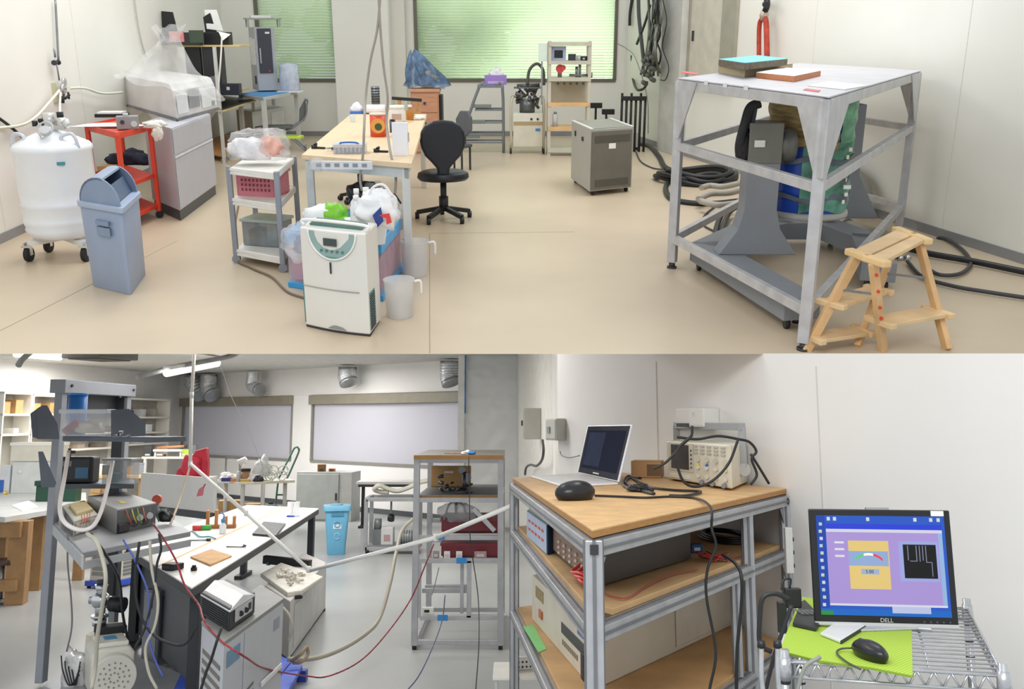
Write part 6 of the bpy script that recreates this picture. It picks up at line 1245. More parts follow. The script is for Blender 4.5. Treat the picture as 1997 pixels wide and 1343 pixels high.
W, D, Ht = t.w, t.d, t.h; m = t.mb(); m.box(0, 0, 0, W, D, Ht); t.part('case', m, mt('c4c1b4', .45), .004); m = t.mb(); m.box(0, D * .02, .01, .0 + W * .03, D, Ht * .9); m.box(-.006, .02, .004, 0, D - .02, Ht - .01); t.part('black_side', m, BLACK); m = t.mb(); m.box(W * .2, D * .2, Ht, W * .9, D * .8, Ht + .02); t.part('tan_lid', m, mt('c9b88a', .6), .004); m = t.mb(); m.box(W * .1, -.02, Ht * .15, W * .95, 0, Ht * .8); t.part('terminal_strip', m, mt('dcd8cc', .5, 0, .2, 30)); m = t.mb(); [m.tube([(W * (.25 + .12 * i), -.02, Ht * .7), (W * (.3 + .1 * i), -.04, Ht * .9), (W * (.3 + .12 * i), .03, Ht + .02)], .003, 5) for i in range(4)]; t.part('red_wires', m, mt('d8663c', .5))
t = Thing(RB, 'red_switch', 'round red knob fitting at the right end of the middle rack shelf', 'switch', RB.z(306, 1000, zms), 0, None, RB.u(RB.z(306, 1000, zms))); m = t.mb(); m.cyl((0, 0, 0), (0, 0, 22), 4); t.part('stem', m, STEEL); m = t.mb(); m.cyl((0, -6, 26), (0, 2, 26), 9); t.part('knob', m, mt('d0604c', .4)); 
t = Thing(RB, 'valve_cluster', 'black valve with grey tubing right of the large power supply', 'valve', RB.z(322, 1022, zms), 0, None, RB.u(RB.z(322, 1022, zms))); m = t.mb(); m.blob((0, 0, 14), (14, 10, 16), 5, .4); t.part('valve_body', m, BLACK); m = t.mb(); m.tube([(-10, -4, 6), (-14, -8, 20), (-2, -10, 28), (10, -6, 18)], 2.4); t.part('tubing', m, mt('77807a', .5))
# floor chiller behind the rack
t = px(RB, 'small_chiller', 'small beige vented chiller on a blue wheeled tray behind the tall rack', 'chiller', 200, 1148, 0, -.35)
m = t.mb(); m.box(-34, 0, 14, 20, 60, 90); t.part('chiller_body', m, mt('d6d2c2', .45), .005); m = t.mb(); m.box(-40, -6, 4, 26, 66, 14); t.part('blue_tray', m, mt('2f52c4', .4), .004)
m = t.mb(); [m.box(-28, -1.5, 24 + i * 10, 6, 0, 31 + i * 10) for i in range(5)]; t.part('vent_grille', m, mt('8b8c8a', .5)); m = t.mb(); [m.box(20, 30, 22 + i * 7, 21.5, 56, 26 + i * 7) for i in range(7)]; t.part('side_vents', m, mt('77787a', .5))
for X, Y in ((-34, 0), (20, 0), (-34, 56), (20, 56)): m = t.mb(); m.cyl((X - 2, Y, 3), (X + 2, Y, 3), 4); t.part('caster', m, BLACK)
# vacuum pump with valve
t = Thing(RB, 'rotary_pump', 'cream rotary vacuum pump with a fan grille on the rack base plate', 'pump', RB.z(216, 1352, .1), .55, None, RB.u(RB.z(222, 1345, .1)) * 1.12); CP = mt('dcd9ce', .4, 0, .03)
m = t.mb(); m.prism([(-34, 0), (30, 0), (34, 14), (34, 66), (26, 78), (-26, 78), (-36, 66)], -12, 78, 'y'); t.part('motor_case', m, CP, .02); m = t.mb(); m.box(-26, -6, 78, 24, 66, 86); lidp = t.part('top_cover', m, mt('e8e5da', .4), .008); m = t.mb(); m.box(-12, 16, 86, 8, 44, 87); t.part('blue_label', m, mt('5a9cc4', .5), parent=lidp)
m = t.mb(); m.cyl((0, -26, 32), (0, -12, 32), 36, 38, 28); fc = t.part('fan_cover', m, CP, .004); m = t.mb(); [m.cyl((math.cos(a) * r, -27.5, 32 + math.sin(a) * r), (math.cos(a) * r, -26, 32 + math.sin(a) * r), 1.6, None, 6) for r in (8, 16, 24) for a in [k * PI / (r / 4 + 2) for k in range(int(2 * (r / 4 + 2)))]]; t.part('fan_holes', m, mt('8f8d84', .5), parent=fc)
m = t.mb(); m.cyl((-8, 88, 0), (-8, 88, 84), 28, 26, 20); m.cyl((10, 100, 84), (10, 100, 96), 12); t.part('oil_tank', m, mt('cfcab4', .35)); m = t.mb(); m.box(-20, 60, 84, 30, 92, 98); m.cyl((-18, 70, 90), (-18, 70, 104), 6); t.part('black_valve_block', m, BLACK, .004)
m = t.mb(); m.box(-30, -10, -4, 26, 74, 0); t.part('foot', m, GREY)
Pq = t.loc + Matrix.Rotation(t.rz, 3, 'Z') @ (Vector((-12, 96, 96)) * t.k)
t = Thing(RB, 'chrome_valve', 'polished steel valve with a black handwheel standing on the pump', 'valve', Pq, 0, None, t.k)
m = t.mb(); m.cyl((0, 0, 0), (0, 0, 12), 12); m.cyl((0, 0, 12), (0, 0, 50), 9); m.blob((0, 0, 44), (17, 14, 16), 2, .1, flat=False); m.cyl((0, 0, 58), (0, 0, 72), 8, 12); m.cyl((0, 0, 14), (0, 0, 18), 15); m.cyl((-20, 0, 44), (20, 0, 44), 7); t.part('valve_body', m, CHROME); m = t.mb(); m.cyl((20, 0, 38), (44, -4, 36), 14, None, 12); t.part('hand_wheel', m, BLACK); m = t.mb(); m.cyl((4, -2, -10), (4, -2, 2), 8); t.part('red_seal', m, mt('a63c3a', .4)); m = t.mb(); m.cyl((-2, 0, 72), (-2, 0, 80), 7); t.part('inlet', m, mt('4c525c', .5))
t = Thing(RB, 'foil_bag', 'shiny white bag with black tied cables on the rack base plate', 'bag', RB.z(140, 1336, .1), 0, None, RB.u(RB.z(140, 1336, .1))); m = t.mb(); m.blob((2, 0, 22), (24, 16, 44), 6, .35, flat=False); t.part('bag_film', m, mt('e6e6e6', .2, .2, .2, 9, .5)); 
for i in range(4): m = t.mb(); m.tube([(-16 + 8 * i, -18, 60 - i * 10), (-8 + 6 * i, -24, 34), (6 + 4 * i, -22, 6), (20, -14, 24 + 8 * i)], 1.3, 6); t.part('black_cord', m, BLACK)
# ---------------- white desk
dz_ = .74; cN, cL, cFL, cFR = [RB.z(x, y, dz_) for x, y in ((374, 1146), (246, 1066), (482, 984), (622, 991))]
t = Thing(RB, 'white_desk', 'long white desk with dark edge in the middle of the lower lab', 'desk', cN); DK = t
Q = [t.inv(p) for p in (cN, cFR, cFL, cL)]
m = MB(); m.prism([(q.x, q.y) for q in Q], -.008, 0); t.part('white_top', m, mt('eceae6', .35, 0, .02)); m = MB(); m.prism([(q.x, q.y) for q in Q], -.06, -.008); t.part('dark_edge', m, mt('3c3d40', .5), .006)
def inset(k, q): c = sum(Q, Vector()) / 4; return c + (q - c) * k
for i, q in enumerate(Q):
    q = inset(.9, q); m = MB(); m.box(q.x - .03, q.y - .04, -dz_ + .03, q.x + .03, q.y + .04, -.06); t.part('leg', m, DARK, .003); m = MB(); m.box(q.x - .04, q.y - .2, -dz_, q.x + .04, q.y + .2, -dz_ + .04); t.part('foot', m, BLACK, .004)
q0 = inset(.86, Q[0]); q3 = inset(.86, Q[3]); m = MB(); m.bar((q0.x, q0.y, -.4), (q3.x, q3.y, -.4), .03, .5); t.part('side_panel', m, mt('5a5d62', .5))
m = MB(); a_, b_ = lerp(Q[0], Q[3], .45), lerp(Q[1], Q[2], .45); m.bar((a_.x, a_.y, .001), (b_.x, b_.y, .001), .02, .003); t.part('edge_strip', m, PLY, label='thin wooden strip across the top')
def ondesk(nm, lab, cat, x, y, rz=0): return px(RB, nm, lab, cat, x, y, dz_ + .001, rz)
t = ondesk('tablet_computer', 'closed black laptop lying on the white desk under the rope', 'laptop', 524, 1036); m = t.mb()
q = [t.inv(RB.z(x, y, dz_)) for x, y in ((492, 1044), (538, 1048), (557, 1024), (514, 1020))]; m.prism([(p.x, p.y) for p in q], 0, 4); t.part('case', m, mt('26272c', .4), .003); m = t.mb(); m.cyl((0, 30, 4), (0, 30, 4.6), 3); t.part('lid_mark', m, LGREY); t.o.name = 'laptop_computer'
t = ondesk('wooden_board', 'square light brown board on the near part of the white desk', 'board', 410, 1085); m = t.mb()
q = [t.inv(RB.z(x, y, dz_)) for x, y in ((371, 1088), (410, 1104), (452, 1086), (412, 1073))]; m.prism([(p.x, p.y) for p in q], 0, 3); t.part('board_panel', m, mt('c79a62', .65, 0, .1, 9), .002)
t = ondesk('wooden_rack', 'small brown wooden rack with slots on the white desk', 'rack', 430, 1030, .2); m = t.mb(); m.box(-28, 0, 0, 28, 20, 6); t.part('base', m, mt('a9703c', .6)); 
for X in (-28, -12, 6, 22): m = t.mb(); m.box(X, 0, 6, X + 5, 20, 34 - (X > 0) * 12); t.part('divider', m, mt('b4793f', .6))
t = ondesk('wash_bottle', 'white wash bottle with blue cap before the wooden rack', 'bottle', 434, 1040); m = t.mb(); m.lathe([(6, 0), (6.5, 2), (6.5, 16), (3, 20), (3, 22), (.4, 22)]); t.part('bottle_body', m, mt('e6edf2', .3)); m = t.mb(); m.cyl((0, 0, 21), (0, 0, 28), 4); m.tube([(0, 0, 28), (1, 0, 36), (-6, 0, 40)], 1.4); t.part('blue_cap', m, mt('3f86c4', .4))
t = ondesk('screwdriver', 'red and green handled tool on the far left of the white desk', 'tool', 392, 1034, .3); m = t.mb(); m.cyl((-16, 0, 5), (0, 2, 5), 5); t.part('red_handle', m, mt('cf3a35', .4)); m = t.mb(); m.cyl((0, 2, 5), (18, 4, 5), 5); t.part('green_handle', m, mt('3fae4a', .4))
cable(RB, 'teal_cable', 'teal cord lying before the red and green tool', [RB.z(x, y, dz_ + .01) for x, y in ((360, 1040), (376, 1036), (390, 1046), (408, 1046), (420, 1050))], .006, mt('4a9aa0', .5))
for i, (x, y, r, lab) in enumerate(((388, 1055, .2, 'dark metal rod tool on the white desk below the red handle'), (458, 1068, -.1, 'bent black key tool in the middle of the white desk'))):
    t = ondesk('metal_tool', lab, 'tool', x, y, r); m = t.mb(); m.cyl((-17, 0, 2), (14, 0, 2), 1.5, None, 8); t.part('shaft', m, STEEL); m = t.mb(); (m.cyl((14, 0, 2), (22, 0, 2), 3) if i == 0 else m.tube([(14, 0, 2), (19, 4, 3), (16, 14, 3), (10, 18, 3)], 1.5)); t.part('tip', m, DARK)
for i, (x, y, dy, lab) in enumerate(((566, 1002, 0, 'white paper cup, left one of the pair on the far desk end'), (578, 1002, 0, 'white paper cup, right one of the pair on the far desk end'))):
    t = ondesk('paper_cup', lab, 'cup', x, y); m = t.mb(); m.lathe([(5, 0), (6, 22), (6.4, 23), (5.6, 22), (4.6, 1)], cap=False); t.part('cup_wall', m, mt('eeeff4', .5)); m = t.mb(); m.cyl((0, 0, 0), (0, 0, 1), 5); t.part('cup_base', m, WHITE)
t = ondesk('small_pack', 'white and blue packets in front of the paper cups', 'packet', 572, 1008); m = t.mb(); m.box(-12, 0, 0, 12, 8, 5); t.part('pack_body', m, mt('e4e6f2', .5), .003); m = t.mb(); m.box(-13, -1, 0, 2, 2, 3); t.part('blue_edge', m, mt('4c62c4', .5))
t = ondesk('black_box', 'black power adapter at the near left corner of the white desk', 'adapter', 325, 1112, -.4); m = t.mb(); m.box(-14, 0, 0, 16, 30, 12); t.part('case', m, BLACK, .006); m = t.mb(); m.box(-8, -1, 4, 8, 0, 8); t.part('socket', m, DARK); t.o.name = 'power_adapter'
t = ondesk('black_weight', 'small round black weight near the corner of the white desk', 'weight', 378, 1112); m = t.mb(); m.cyl((0, 0, 0), (0, 0, 6), 6); t.part('knob_base', m, BLACK); m = t.mb(); m.cyl((0, 0, 6), (0, 0, 10), 4); t.part('knob_top', m, BLACK)
# grey drawer unit under the desk
t = px(RB, 'server_case', 'tall grey computer case with blue emblem under the near left desk corner', 'computer', 288, 1306, 0, -.5)
m = t.mb(); m.box(-22, 0, 0, 22, 60, 150); t.part('case_body', m, mt('7d7f82', .4, .1), .006); m = t.mb(); m.box(-19, -2, 8, 19, 0, 146); t.part('front_panel', m, mt('96989b', .4, .1), .006); m = t.mb(); m.box(-2, -3, 116, 6, -2, 130); t.part('emblem', m, mt('2a3f9a', .4)); m = t.mb(); m.box(22, 4, 10, 24, 54, 140); t.part('side_panel', m, mt('4c4f54', .5))
t = px(RB, 'drawer_cabinet', 'grey drawer cabinet with dark blue side standing below the white desk', 'cabinet', 348, 1270, 0, -.3)
m = t.mb(); m.box(-26, 0, 0, 34, 70, 120); t.part('cabinet_body', m, mt('6b6e73', .5), .004); 
for i in range(3): m = t.mb(); m.box(-4, -2, 6 + i * 38, 33, 0, 40 + i * 38); t.part('drawer', m, mt('8b8e92', .5), .003)
m = t.mb(); m.box(-30, -3, 0, -6, 68, 124); t.part('blue_side', m, mt('2b3350', .5), .003)
# ---------------- chiller with power unit, tray cabinet, blue pallet
t = qbox('water_chiller', 'white water chiller with side louvres in the lower foreground', 'chiller', (437, 1250), (394, 1210), (553, 1166), .70, 1249.5); CH = t
W, D = t.w, t.d; m = t.mb(); m.box(0, 0, -.64, W, D, -.02); t.part('chiller_body', m, mt('c6c9cf', .4, 0, .02), .004); m = t.mb(); m.box(-.005, -.005, -.02, W + .005, D + .005, 0); t.part('top_cover', m, mt('8f908e', .5), .003)
m = t.mb(); [m.box(-.006, D * .12, -.12 - i * .045, 0, D * .9, -.14 - i * .045) for i in range(11)]; t.part('side_louvre', m, mt('77726a', .5)); m = t.mb(); [m.prism([(W * .05, -.33 - i * .034), (W * .48, -.30 - i * .034), (W * .48, -.313 - i * .034), (W * .05, -.345 - i * .034)], -.005, 0, 'y') for i in range(8)]; t.part('front_louvre', m, mt('6d6e72', .5)); m = t.mb(); m.box(W * .05, -.004, -.13, W * .24, 0, -.06); t.part('blue_label', m, mt('6d96b4', .5)); m = t.mb(); m.box(W * .3, -.003, -.6, W * .305, 0, -.03); m.box(W * .82, -.004, -.14, W * .93, 0, -.08); t.part('panel_seam', m, mt('9aa2b0', .5)); m = t.mb(); m.box(W * .6, -.03, -.36, W * .98, -.005, -.335); t.part('white_handle', m, mt('f0f0f4', .4), .003)
for X, Y in ((.05, .05), (W - .05, .05), (.05, D - .05), (W - .05, D - .05)): m = t.mb(); c_ = m.q((X, Y, 0)); MB.cyl(m, (c_.x - .02, c_.y, -.67), (c_.x + .02, c_.y, -.67), .03); MB.cyl(m, (c_.x, c_.y, -.67), (c_.x, c_.y, -.64), .012); t.part('caster', m, BLACK)
t = qbox('power_unit', 'black power unit with rounded white lid on top of the water chiller', 'power unit', (446, 1232), (390, 1196), (496, 1196), .702, 1186)
W, D, Ht = t.w, t.d, t.h; m = t.mb(); m.box(0, 0, 0, W, D, Ht); t.part('case', m, BLACK, .008); m = t.mb(); m.prism([(-.006, Ht - .01), (W * .5, Ht + .025), (W + .006, Ht - .01), (W, Ht - .02), (0, Ht - .02)], -.004, D + .004, 'y'); t.part('white_lid', m, mt('eceef0', .35), .004)
m = t.mb(); m.box(W * .2, -.008, Ht * .25, W * .88, 0, Ht * .8); fp = t.part('front_panel', m, mt('c9cbcd', .4)); m = t.mb(); m.box(W * .72, -.014, Ht * .4, W * .82, -.008, Ht * .7); t.part('switch', m, BLACK, parent=fp)
for x in (.4, .6): m = t.mb(); m.cyl((W * x, -.02, Ht * .5), (W * x, -.008, Ht * .5), .013); t.part('knob', m, BLACK, parent=fp); m = t.mb(); [m.box(-.005, D * .06, Ht * (.12 + .1 * i), 0, D * .94, Ht * (.16 + .1 * i)) for i in range(7)]; t.part('side_vents', m, mt('55585c', .5))
t = qbox('instrument_cabinet', 'pale grey cabinet on the floor carrying the tray of white connectors', 'cabinet', (562, 1292), (512, 1250), (634, 1190), 0.0, 1172)
W, D, Ht = t.w, t.d, t.h; IC = t; m = t.mb(); m.box(0, 0, .02, W, D, Ht); t.part('cabinet_body', m, mt('c2c1be', .45, 0, .04), .006); m = t.mb(); m.box(W * .1, -.006, Ht * .15, W * .9, 0, Ht * .85); t.part('door', m, mt('c9c8c6', .45), .004); m = t.mb(); [m.cyl((x, y, 0), (x, y, .02), .03) for x in (.06, W - .06) for y in (.06, D - .06)]; t.part('feet', m, BLACK)
zi = Ht
P = RB.z(572, 1150, zi); t = Thing(RB, 'connector_tray', 'white tray full of small connectors on the pale grey cabinet', 'tray', P)
q = [t.inv(RB.z(x, y, zi)) for x, y in ((508, 1126), (560, 1164), (588, 1160), (630, 1132), (548, 1104))]
m = MB(); m.prism([(p.x, p.y) for p in q], .0, .035); t.part('tray_base', m, mt('dcd9d0', .5, 0, .1, 20), .008); m = MB(); rr = random.Random(4); cen = sum(q, Vector()) / 5
for i in range(60): 
    a_ = rr.uniform(0, 6.28); k_ = rr.uniform(0, .8) ; e = cen + (q[i % 5] * (1 - rr.random() * .4) + q[(i + 1) % 5] * .2 - cen) * k_ * .8
    m.bar((e.x, e.y, .035 + rr.random() * .02), (e.x + math.cos(a_) * .035, e.y + math.sin(a_) * .035, .045 + rr.random() * .02), .012)
o = t.part('connectors', m, mt('cfcbc0', .5, 0, .35, 30)); o['kind'] = 'stuff'
m = MB(); m.bar((q[1].x, q[1].y, -.012), (q[2].x, q[2].y, -.012), .03, .02); t.part('black_foot', m, BLACK)
t = px(RB, 'black_speaker_bar', 'black bar standing behind the tray of white connectors', 'bar', 532, 1112, 0, .0); t.o.matrix_world = TM(RB, RB.z(556, 1102, zi), 0); 
m = t.mb(); m.bar((-34, 6, 8), (42, -14, 4), 9, 12); t.part('bar_body', m, BLACK, .004); m = t.mb(); m.cyl((-26, 2, 0), (-26, 2, 5), 3); m.cyl((34, -10, 0), (34, -10, 4), 3); t.part('bar_foot', m, GREY); t.o.name = 'black_bar'
for i, (pix, lab) in enumerate((([(500, 1322), (548, 1278), (590, 1296), (560, 1350)], 'bright blue plastic pallet right of the water chiller'), ([(336, 1346), (352, 1312), (392, 1304), (396, 1346)], 'bright blue plastic pallet left of the water chiller'))):
    t = Thing(RB, 'plastic_pallet', lab, 'pallet', RB.z(*pix[0], .1)); q = [t.inv(RB.z(x, y, .1)) for x, y in pix]; q = [Vector((p.x, p.y, 0)) for p in q]
    m = MB(); m.prism([(p.x, p.y) for p in q], -.03, 0); t.part('deck', m, mt('3f63e0', .4), .004); m = MB(); [m.box(p.x - .03, p.y - .03, -.1, p.x + .03, p.y + .03, -.03) for p in q]; t.part('feet', m, mt('2f4ab0', .4)); m = MB(); m.bar(lerp(q[0], q[3], .5) + Vector((0, 0, .004)), lerp(q[1], q[2], .5) + Vector((0, 0, .004)), .02, .01); t.part('rib', m, mt('2f4ab0', .4))
t = px(RB, 'dark_stool', 'dark brown stool seat cut off at the left edge', 'stool', 0, 1178, 0); m = t.mb(); m.cyl((0, 0, 76), (0, 0, 86), 26, 24, 20); t.part('seat', m, mt('43312c', .4), .004); m = t.mb(); m.cyl((0, 0, 8), (0, 0, 76), 3.5); t.part('column', m, STEEL); m = t.mb(); m.box(-30, -4, 4, 30, 4, 10); m.box(-4, -30, 4, 4, 30, 10); t.part('foot_frame', m, LGREY); m = t.mb(); [m.cyl((x, 0, 0), (x, 0, 5), 4) for x in (-27, 27)]; t.part('caster', m, BLACK)
# ---------------- tall centre frame
t = px(RB, 'centre_frame', 'tall aluminium profile frame with dark shelves in the middle of the lower lab', 'frame', 892, 1266, 0, 0); t.o.name = 'aluminium_rack'; CF = t
X0, X1, Yd = -84, 84, 300
zt1, zt2 = 368, 285
def rl(nm, a_, b_, z, w_=9, mat=ALU): m = t.mb(); m.bar((a_[0], a_[1], z), (b_[0], b_[1], z), w_); t.part(nm, m, mat, .002)
for X in (X0, X1):
    for Y in (0, Yd): m = t.mb(); m.bar((X, Y, 8), (X, Y, zt1), 12); t.part('post', m, ALU, .002)
for z in (14, zt1 - 6, zt2, 212, 168): 
    rl('rail', (X0, 0), (X1, 0), z); rl('rail', (X0, Yd), (X1, Yd), z)
    if z not in (212, 168): rl('rail', (X0, 0), (X0, Yd), z); rl('rail', (X1, 0), (X1, Yd), z)
m = t.mb(); m.box(X0 - 6, -6, zt1, X1 + 6, Yd, zt1 + 5); t.part('top_board', m, mt('6d655c', .5, 0, .1), .003); m = t.mb(); m.box(X0 - 6, -8, zt1 - 3, X1 + 6, -4, zt1 + 5); t.part('board_edge', m, mt('a67c4c', .6))
m = t.mb(); m.box(X0 + 2, 0, zt2 + 4, X1 - 2, Yd, zt2 + 9); t.part('middle_board', m, mt('5b5c60', .45), .003); m = t.mb(); m.box(X0 + 2, -3, zt2 + 2, X1 - 2, 0, zt2 + 9); t.part('board_edge', m, mt('8c6a44', .6))
m = t.mb(); m.box(-34, 60, zt1 + 5, 22, 78, zt1 + 7); t.part('wooden_strip', m, WOOD)
rl('inner_rail', (X0 + 10, 0), (X1, 0), 60); rl('inner_rail', (X0 + 8, 60), (20, 60), 100); rl('inner_rail', (X0 + 8, 120), (20, 120), 96)
m = t.mb(); m.bar((22, 0, 60), (22, 0, 168), 9); m.bar((6, 40, 60), (6, 40, 168), 7); t.part('inner_post', m, ALU, .002); m = t.mb(); m.bar((X0 + 8, 0, 60), (X0 + 8, 0, 168), 7); t.part('inner_post', m, ALU, .002)
for i, (x, z) in enumerate(((-38, 213), (6, 168), (-30, 60))): m = t.mb(); m.box(x - 9, -6.5, z - 5, x + 11, -4, z + 6); t.part('blue_tape', m, mt('2f8ad6', .5), label='blue tape piece')
m = t.mb(); m.bar((30, -4, 268), (72, -6, 226), 8); t.part('diagonal_brace', m, ALU)
for X, Y in ((X0, 0), (X1, 0), (X0, Yd), (X1, Yd)): m = t.mb(); m.cyl((X - 4, Y, 5), (X + 4, Y, 5), 5.5); t.part('caster', m, BLACK)
def oncf(nm, lab, cat, dx, dy, z): return Thing(RB, nm, lab, cat, CF.loc + Vector((dx, dy, z)) * CF.k, 0, None, CF.k)
t = oncf('steel_mechanism', 'dark steel mechanism of rods and knobs on the upper board of the centre rack', 'mechanism', -8, 70, zt2 + 9); rr = random.Random(8); m = t.mb()
for i in range(16): a_ = Vector((rr.uniform(-34, 30), rr.uniform(-8, 20), rr.uniform(2, 34))); m.cyl(a_, a_ + Vector((rr.uniform(-14, 14), rr.uniform(-6, 6), rr.uniform(-8, 8))), rr.uniform(2, 4.5), None, 9)
m.cyl((16, 0, 0), (16, 0, 42), 5); m.box(-30, -6, 0, 34, 16, 3); t.part('rods', m, mt('55585c', .35, .6, .3, 14)); m = t.mb(); m.cyl((20, -4, 30), (20, 2, 30), 10); m.cyl((10, -4, 46), (10, 2, 46), 7); t.part('knob', m, mt('6d7074', .3, .7))
t = oncf('cardboard_sheet', 'brown cardboard piece leaning behind the steel mechanism', 'panel', -26, 230, zt2 + 9); m = t.mb(); m.box(-50, 0, 0, 40, 5, 46); t.part('panel_board', m, CARD, .004); m = t.mb(); m.box(-20, -1, 30, 0, 0, 34); t.part('label', m, WHITE)
t = oncf('blue_white_wrap', 'small blue and white film piece on the centre rack top', 'film', 14, 30, zt1 + 5); m = t.mb(); m.blob((0, 0, 3), (10, 16, 5), 4, .5); t.part('white_film', m, WHITE); m = t.mb(); m.blob((10, -2, 3), (9, 14, 4), 6, .4); t.part('blue_film', m, mt('2f8ad6', .4)); t.o.name = 'film_scrap'
for i, (z, dy, lab) in enumerate(((224, 30, 'dark red crate in the centre rack, upper of two'), (176, 30, 'dark red crate in the centre rack, lower of two'))):
    t = oncf('red_crate', lab, 'crate', 24, dy, z - 4); m = t.mb(); m.box(-60, 0, 0, 62, 120, 24); t.part('crate_body', m, mt('7d2630', .4, 0, .1), .004); m = t.mb(); m.box(-62, -2, 20, 64, 122, 25); t.part('rim', m, mt('8f2c38', .4)); m = t.mb(); m.box(-58, 20, -6, 60, 26, 0); t.part('runner', m, mt('6d2029', .4))
t = oncf('glass_bell', 'clear glass vessel with metal fittings above the upper red crate', 'glassware', 0, 20, 244); m = t.mb(); m.blob((0, 6, 14), (40, 12, 20), 5, .25, flat=False); t.part('glass_wall', m, mt('c9c9cc', .1, 0, .2, 6, .2, alpha=.45)); m = t.mb(); m.cyl((-6, 0, 10), (-6, 0, 40), 3); m.tube([(-30, 0, 0), (-20, 0, 30), (-6, 0, 34), (10, 0, 26), (14, 0, 0)], 2); t.part('metal_fitting', m, STEEL)
for i, (dx, c_, lab) in enumerate(((-44, 'a08f8f', 'grey brown clamp block on the lower cross rail'), (-22, 'e6e4e0', 'white block on the lower cross rail, left'), (2, 'e2e0dc', 'white block on the lower cross rail, right'), (44, 'a88a8c', 'ribbed pinkish connector block on the lower cross rail'))):
    t = oncf('connector_block', lab, 'block', dx, -2, 172.5); m = t.mb(); w_ = 12 if i == 3 else 6; m.box(-w_, 0, 0, w_, 8, 13); t.part('block_body', m, mt(c_, .5, 0, .1, 20), .002); m = t.mb(); m.box(-w_ * .6, -1, 3, w_ * .6, 0, 8); t.part('front_plate', m, LGREY)
t = oncf('white_switch_box', 'white switch box low inside the centre rack', 'box', -60, 4, 64.5); m = t.mb(); m.box(-10, 0, 0, 12, 12, 13); t.part('case', m, WHITE, .003); m = t.mb(); m.box(-6, -1, 4, 4, 0, 9); t.part('switch', m, BLACK)
# =====================================================================
# LOWER LABORATORY: instrument bench (right foreground)
# =====================================================================
BZ = 1.38; bN, bR, bF, bL = [RB.z(x, y, BZ) for x, y in ((1155, 1033), (1533, 952), (1215, 921), (1000, 931))]
t = Thing(RB, 'instrument_bench', 'aluminium profile bench with plywood top and shelves full of instruments', 'bench', (bN.x, bN.y, 0)); BN = t
q = [Vector((p.x - bN.x, p.y - bN.y, 0)) for p in (bN, bR, bF, bL)]; cen = sum(q, Vector()) / 4
def ins(k): return [cen + (p - cen) * k for p in q]
PLT = mt('dcb27c', .5, 0, .1, 4, 0, stretch=(3, 3, 3)); EDGE = mt('b07f45', .6, 0, .2, 30, stretch=(1, 1, 40))
m = MB(); m.prism([(p.x, p.y) for p in ins(1.0)], BZ - .004, BZ); t.part('plywood_top', m, PLT); m = MB(); m.prism([(p.x, p.y) for p in ins(1.0)], BZ - .024, BZ - .004); t.part('top_edge', m, EDGE, .001)
def profile(nm, a_, b_, w_=.045):
    m = MB(); a_, b_ = Vector(a_), Vector(b_); m.bar(a_, b_, w_); d = (b_ - a_).normalized(); s = d.cross(Vector((0, 0, 1)) if abs(d.z) < .9 else Vector((1, 0, 0))).normalized(); v = d.cross(s)
    o = t.part(nm, m, ALU, .003); m = MB()
    for k in (s, -s, v, -v): m.bar(a_ + k * (w_ / 2), b_ + k * (w_ / 2), w_ * .2, w_ * .2)
    t.part('groove', m, mt('77797d', .45, .4), parent=o); return o
qi = ins(.985); zr = BZ - .055; zm1, zm2 = 1.115, .70
for i in range(4): profile('post', (qi[i].x, qi[i].y, .03), (qi[i].x, qi[i].y, BZ - .03), .05 if i == 0 else .042); 
for z in (zr, zm1 - .03, zm2 - .03):
    for i, j in ((0, 1), (1, 2), (2, 3), (3, 0)): profile('rail', (qi[i].x, qi[i].y, z), (qi[j].x, qi[j].y, z), .045)
pm = lerp(qi[0], qi[1], .72); ph = lerp(qi[0], qi[1], .64)
profile('post', (pm.x, pm.y, .03), (pm.x, pm.y, zr), .042); profile('inner_post', (ph.x, ph.y + .02, zm2), (ph.x, ph.y + .02, zm1 - .05), .034)
m = MB(); rr4 = ins(.95); m.prism([(p.x, p.y) for p in (lerp(rr4[0], rr4[1], .06), rr4[1], rr4[2], rr4[3], lerp(rr4[0], rr4[3], .1))], zm1 - .008, zm1 + .012); t.part('middle_shelf', m, mt('c9a577', .6, 0, .12, 4), .002)
m = MB(); m.prism([(p.x, p.y) for p in ins(.95)], zm2 - .008, zm2 + .01); t.part('lower_shelf', m, mt('c79f6e', .6, 0, .12, 4), .002)
for (p, dx) in ((qi[0], 1), (qi[1], -1), (qi[3], 1)):
    e = (qi[1] - qi[0]).normalized() * dx * .04 if p is not qi[3] else (qi[0] - qi[3]).normalized() * .04
    for z in (zr - .03, zm1 - .06): m = MB(); a_ = p + e * .6; m.add([a_ + Vector((0, -.012, z)), a_ + e * 1.3 + Vector((0, -.012, z)), a_ + Vector((0, -.012, z - .07)), a_ + Vector((0, .012, z)), a_ + e * 1.3 + Vector((0, .012, z)), a_ + Vector((0, .012, z - .07))], [(0, 1, 2), (5, 4, 3), (0, 3, 4, 1), (1, 4, 5, 2), (2, 5, 3, 0)]); t.part('corner_bracket', m, mt('a5a7ab', .4, .5), .002)
for p in (qi[0], qi[1]): m = MB(); m.box(p.x - .012, p.y - .034, zr - .014, p.x + .012, p.y - .028, zr + .014); t.part('end_cap', m, mt('2d2e31', .5))
for p in list(qi) + [pm]: m = MB(); m.cyl((p.x, p.y, 0), (p.x, p.y, .03), .03); t.part('levelling_foot', m, BLACK)
def onb(nm, lab, cat, x, y, z=BZ, rz=0, dz=.001): P = RB.z(x, y, z); P.z += dz; return Thing(RB, nm, lab, cat, P, rz, None, RB.u(P))
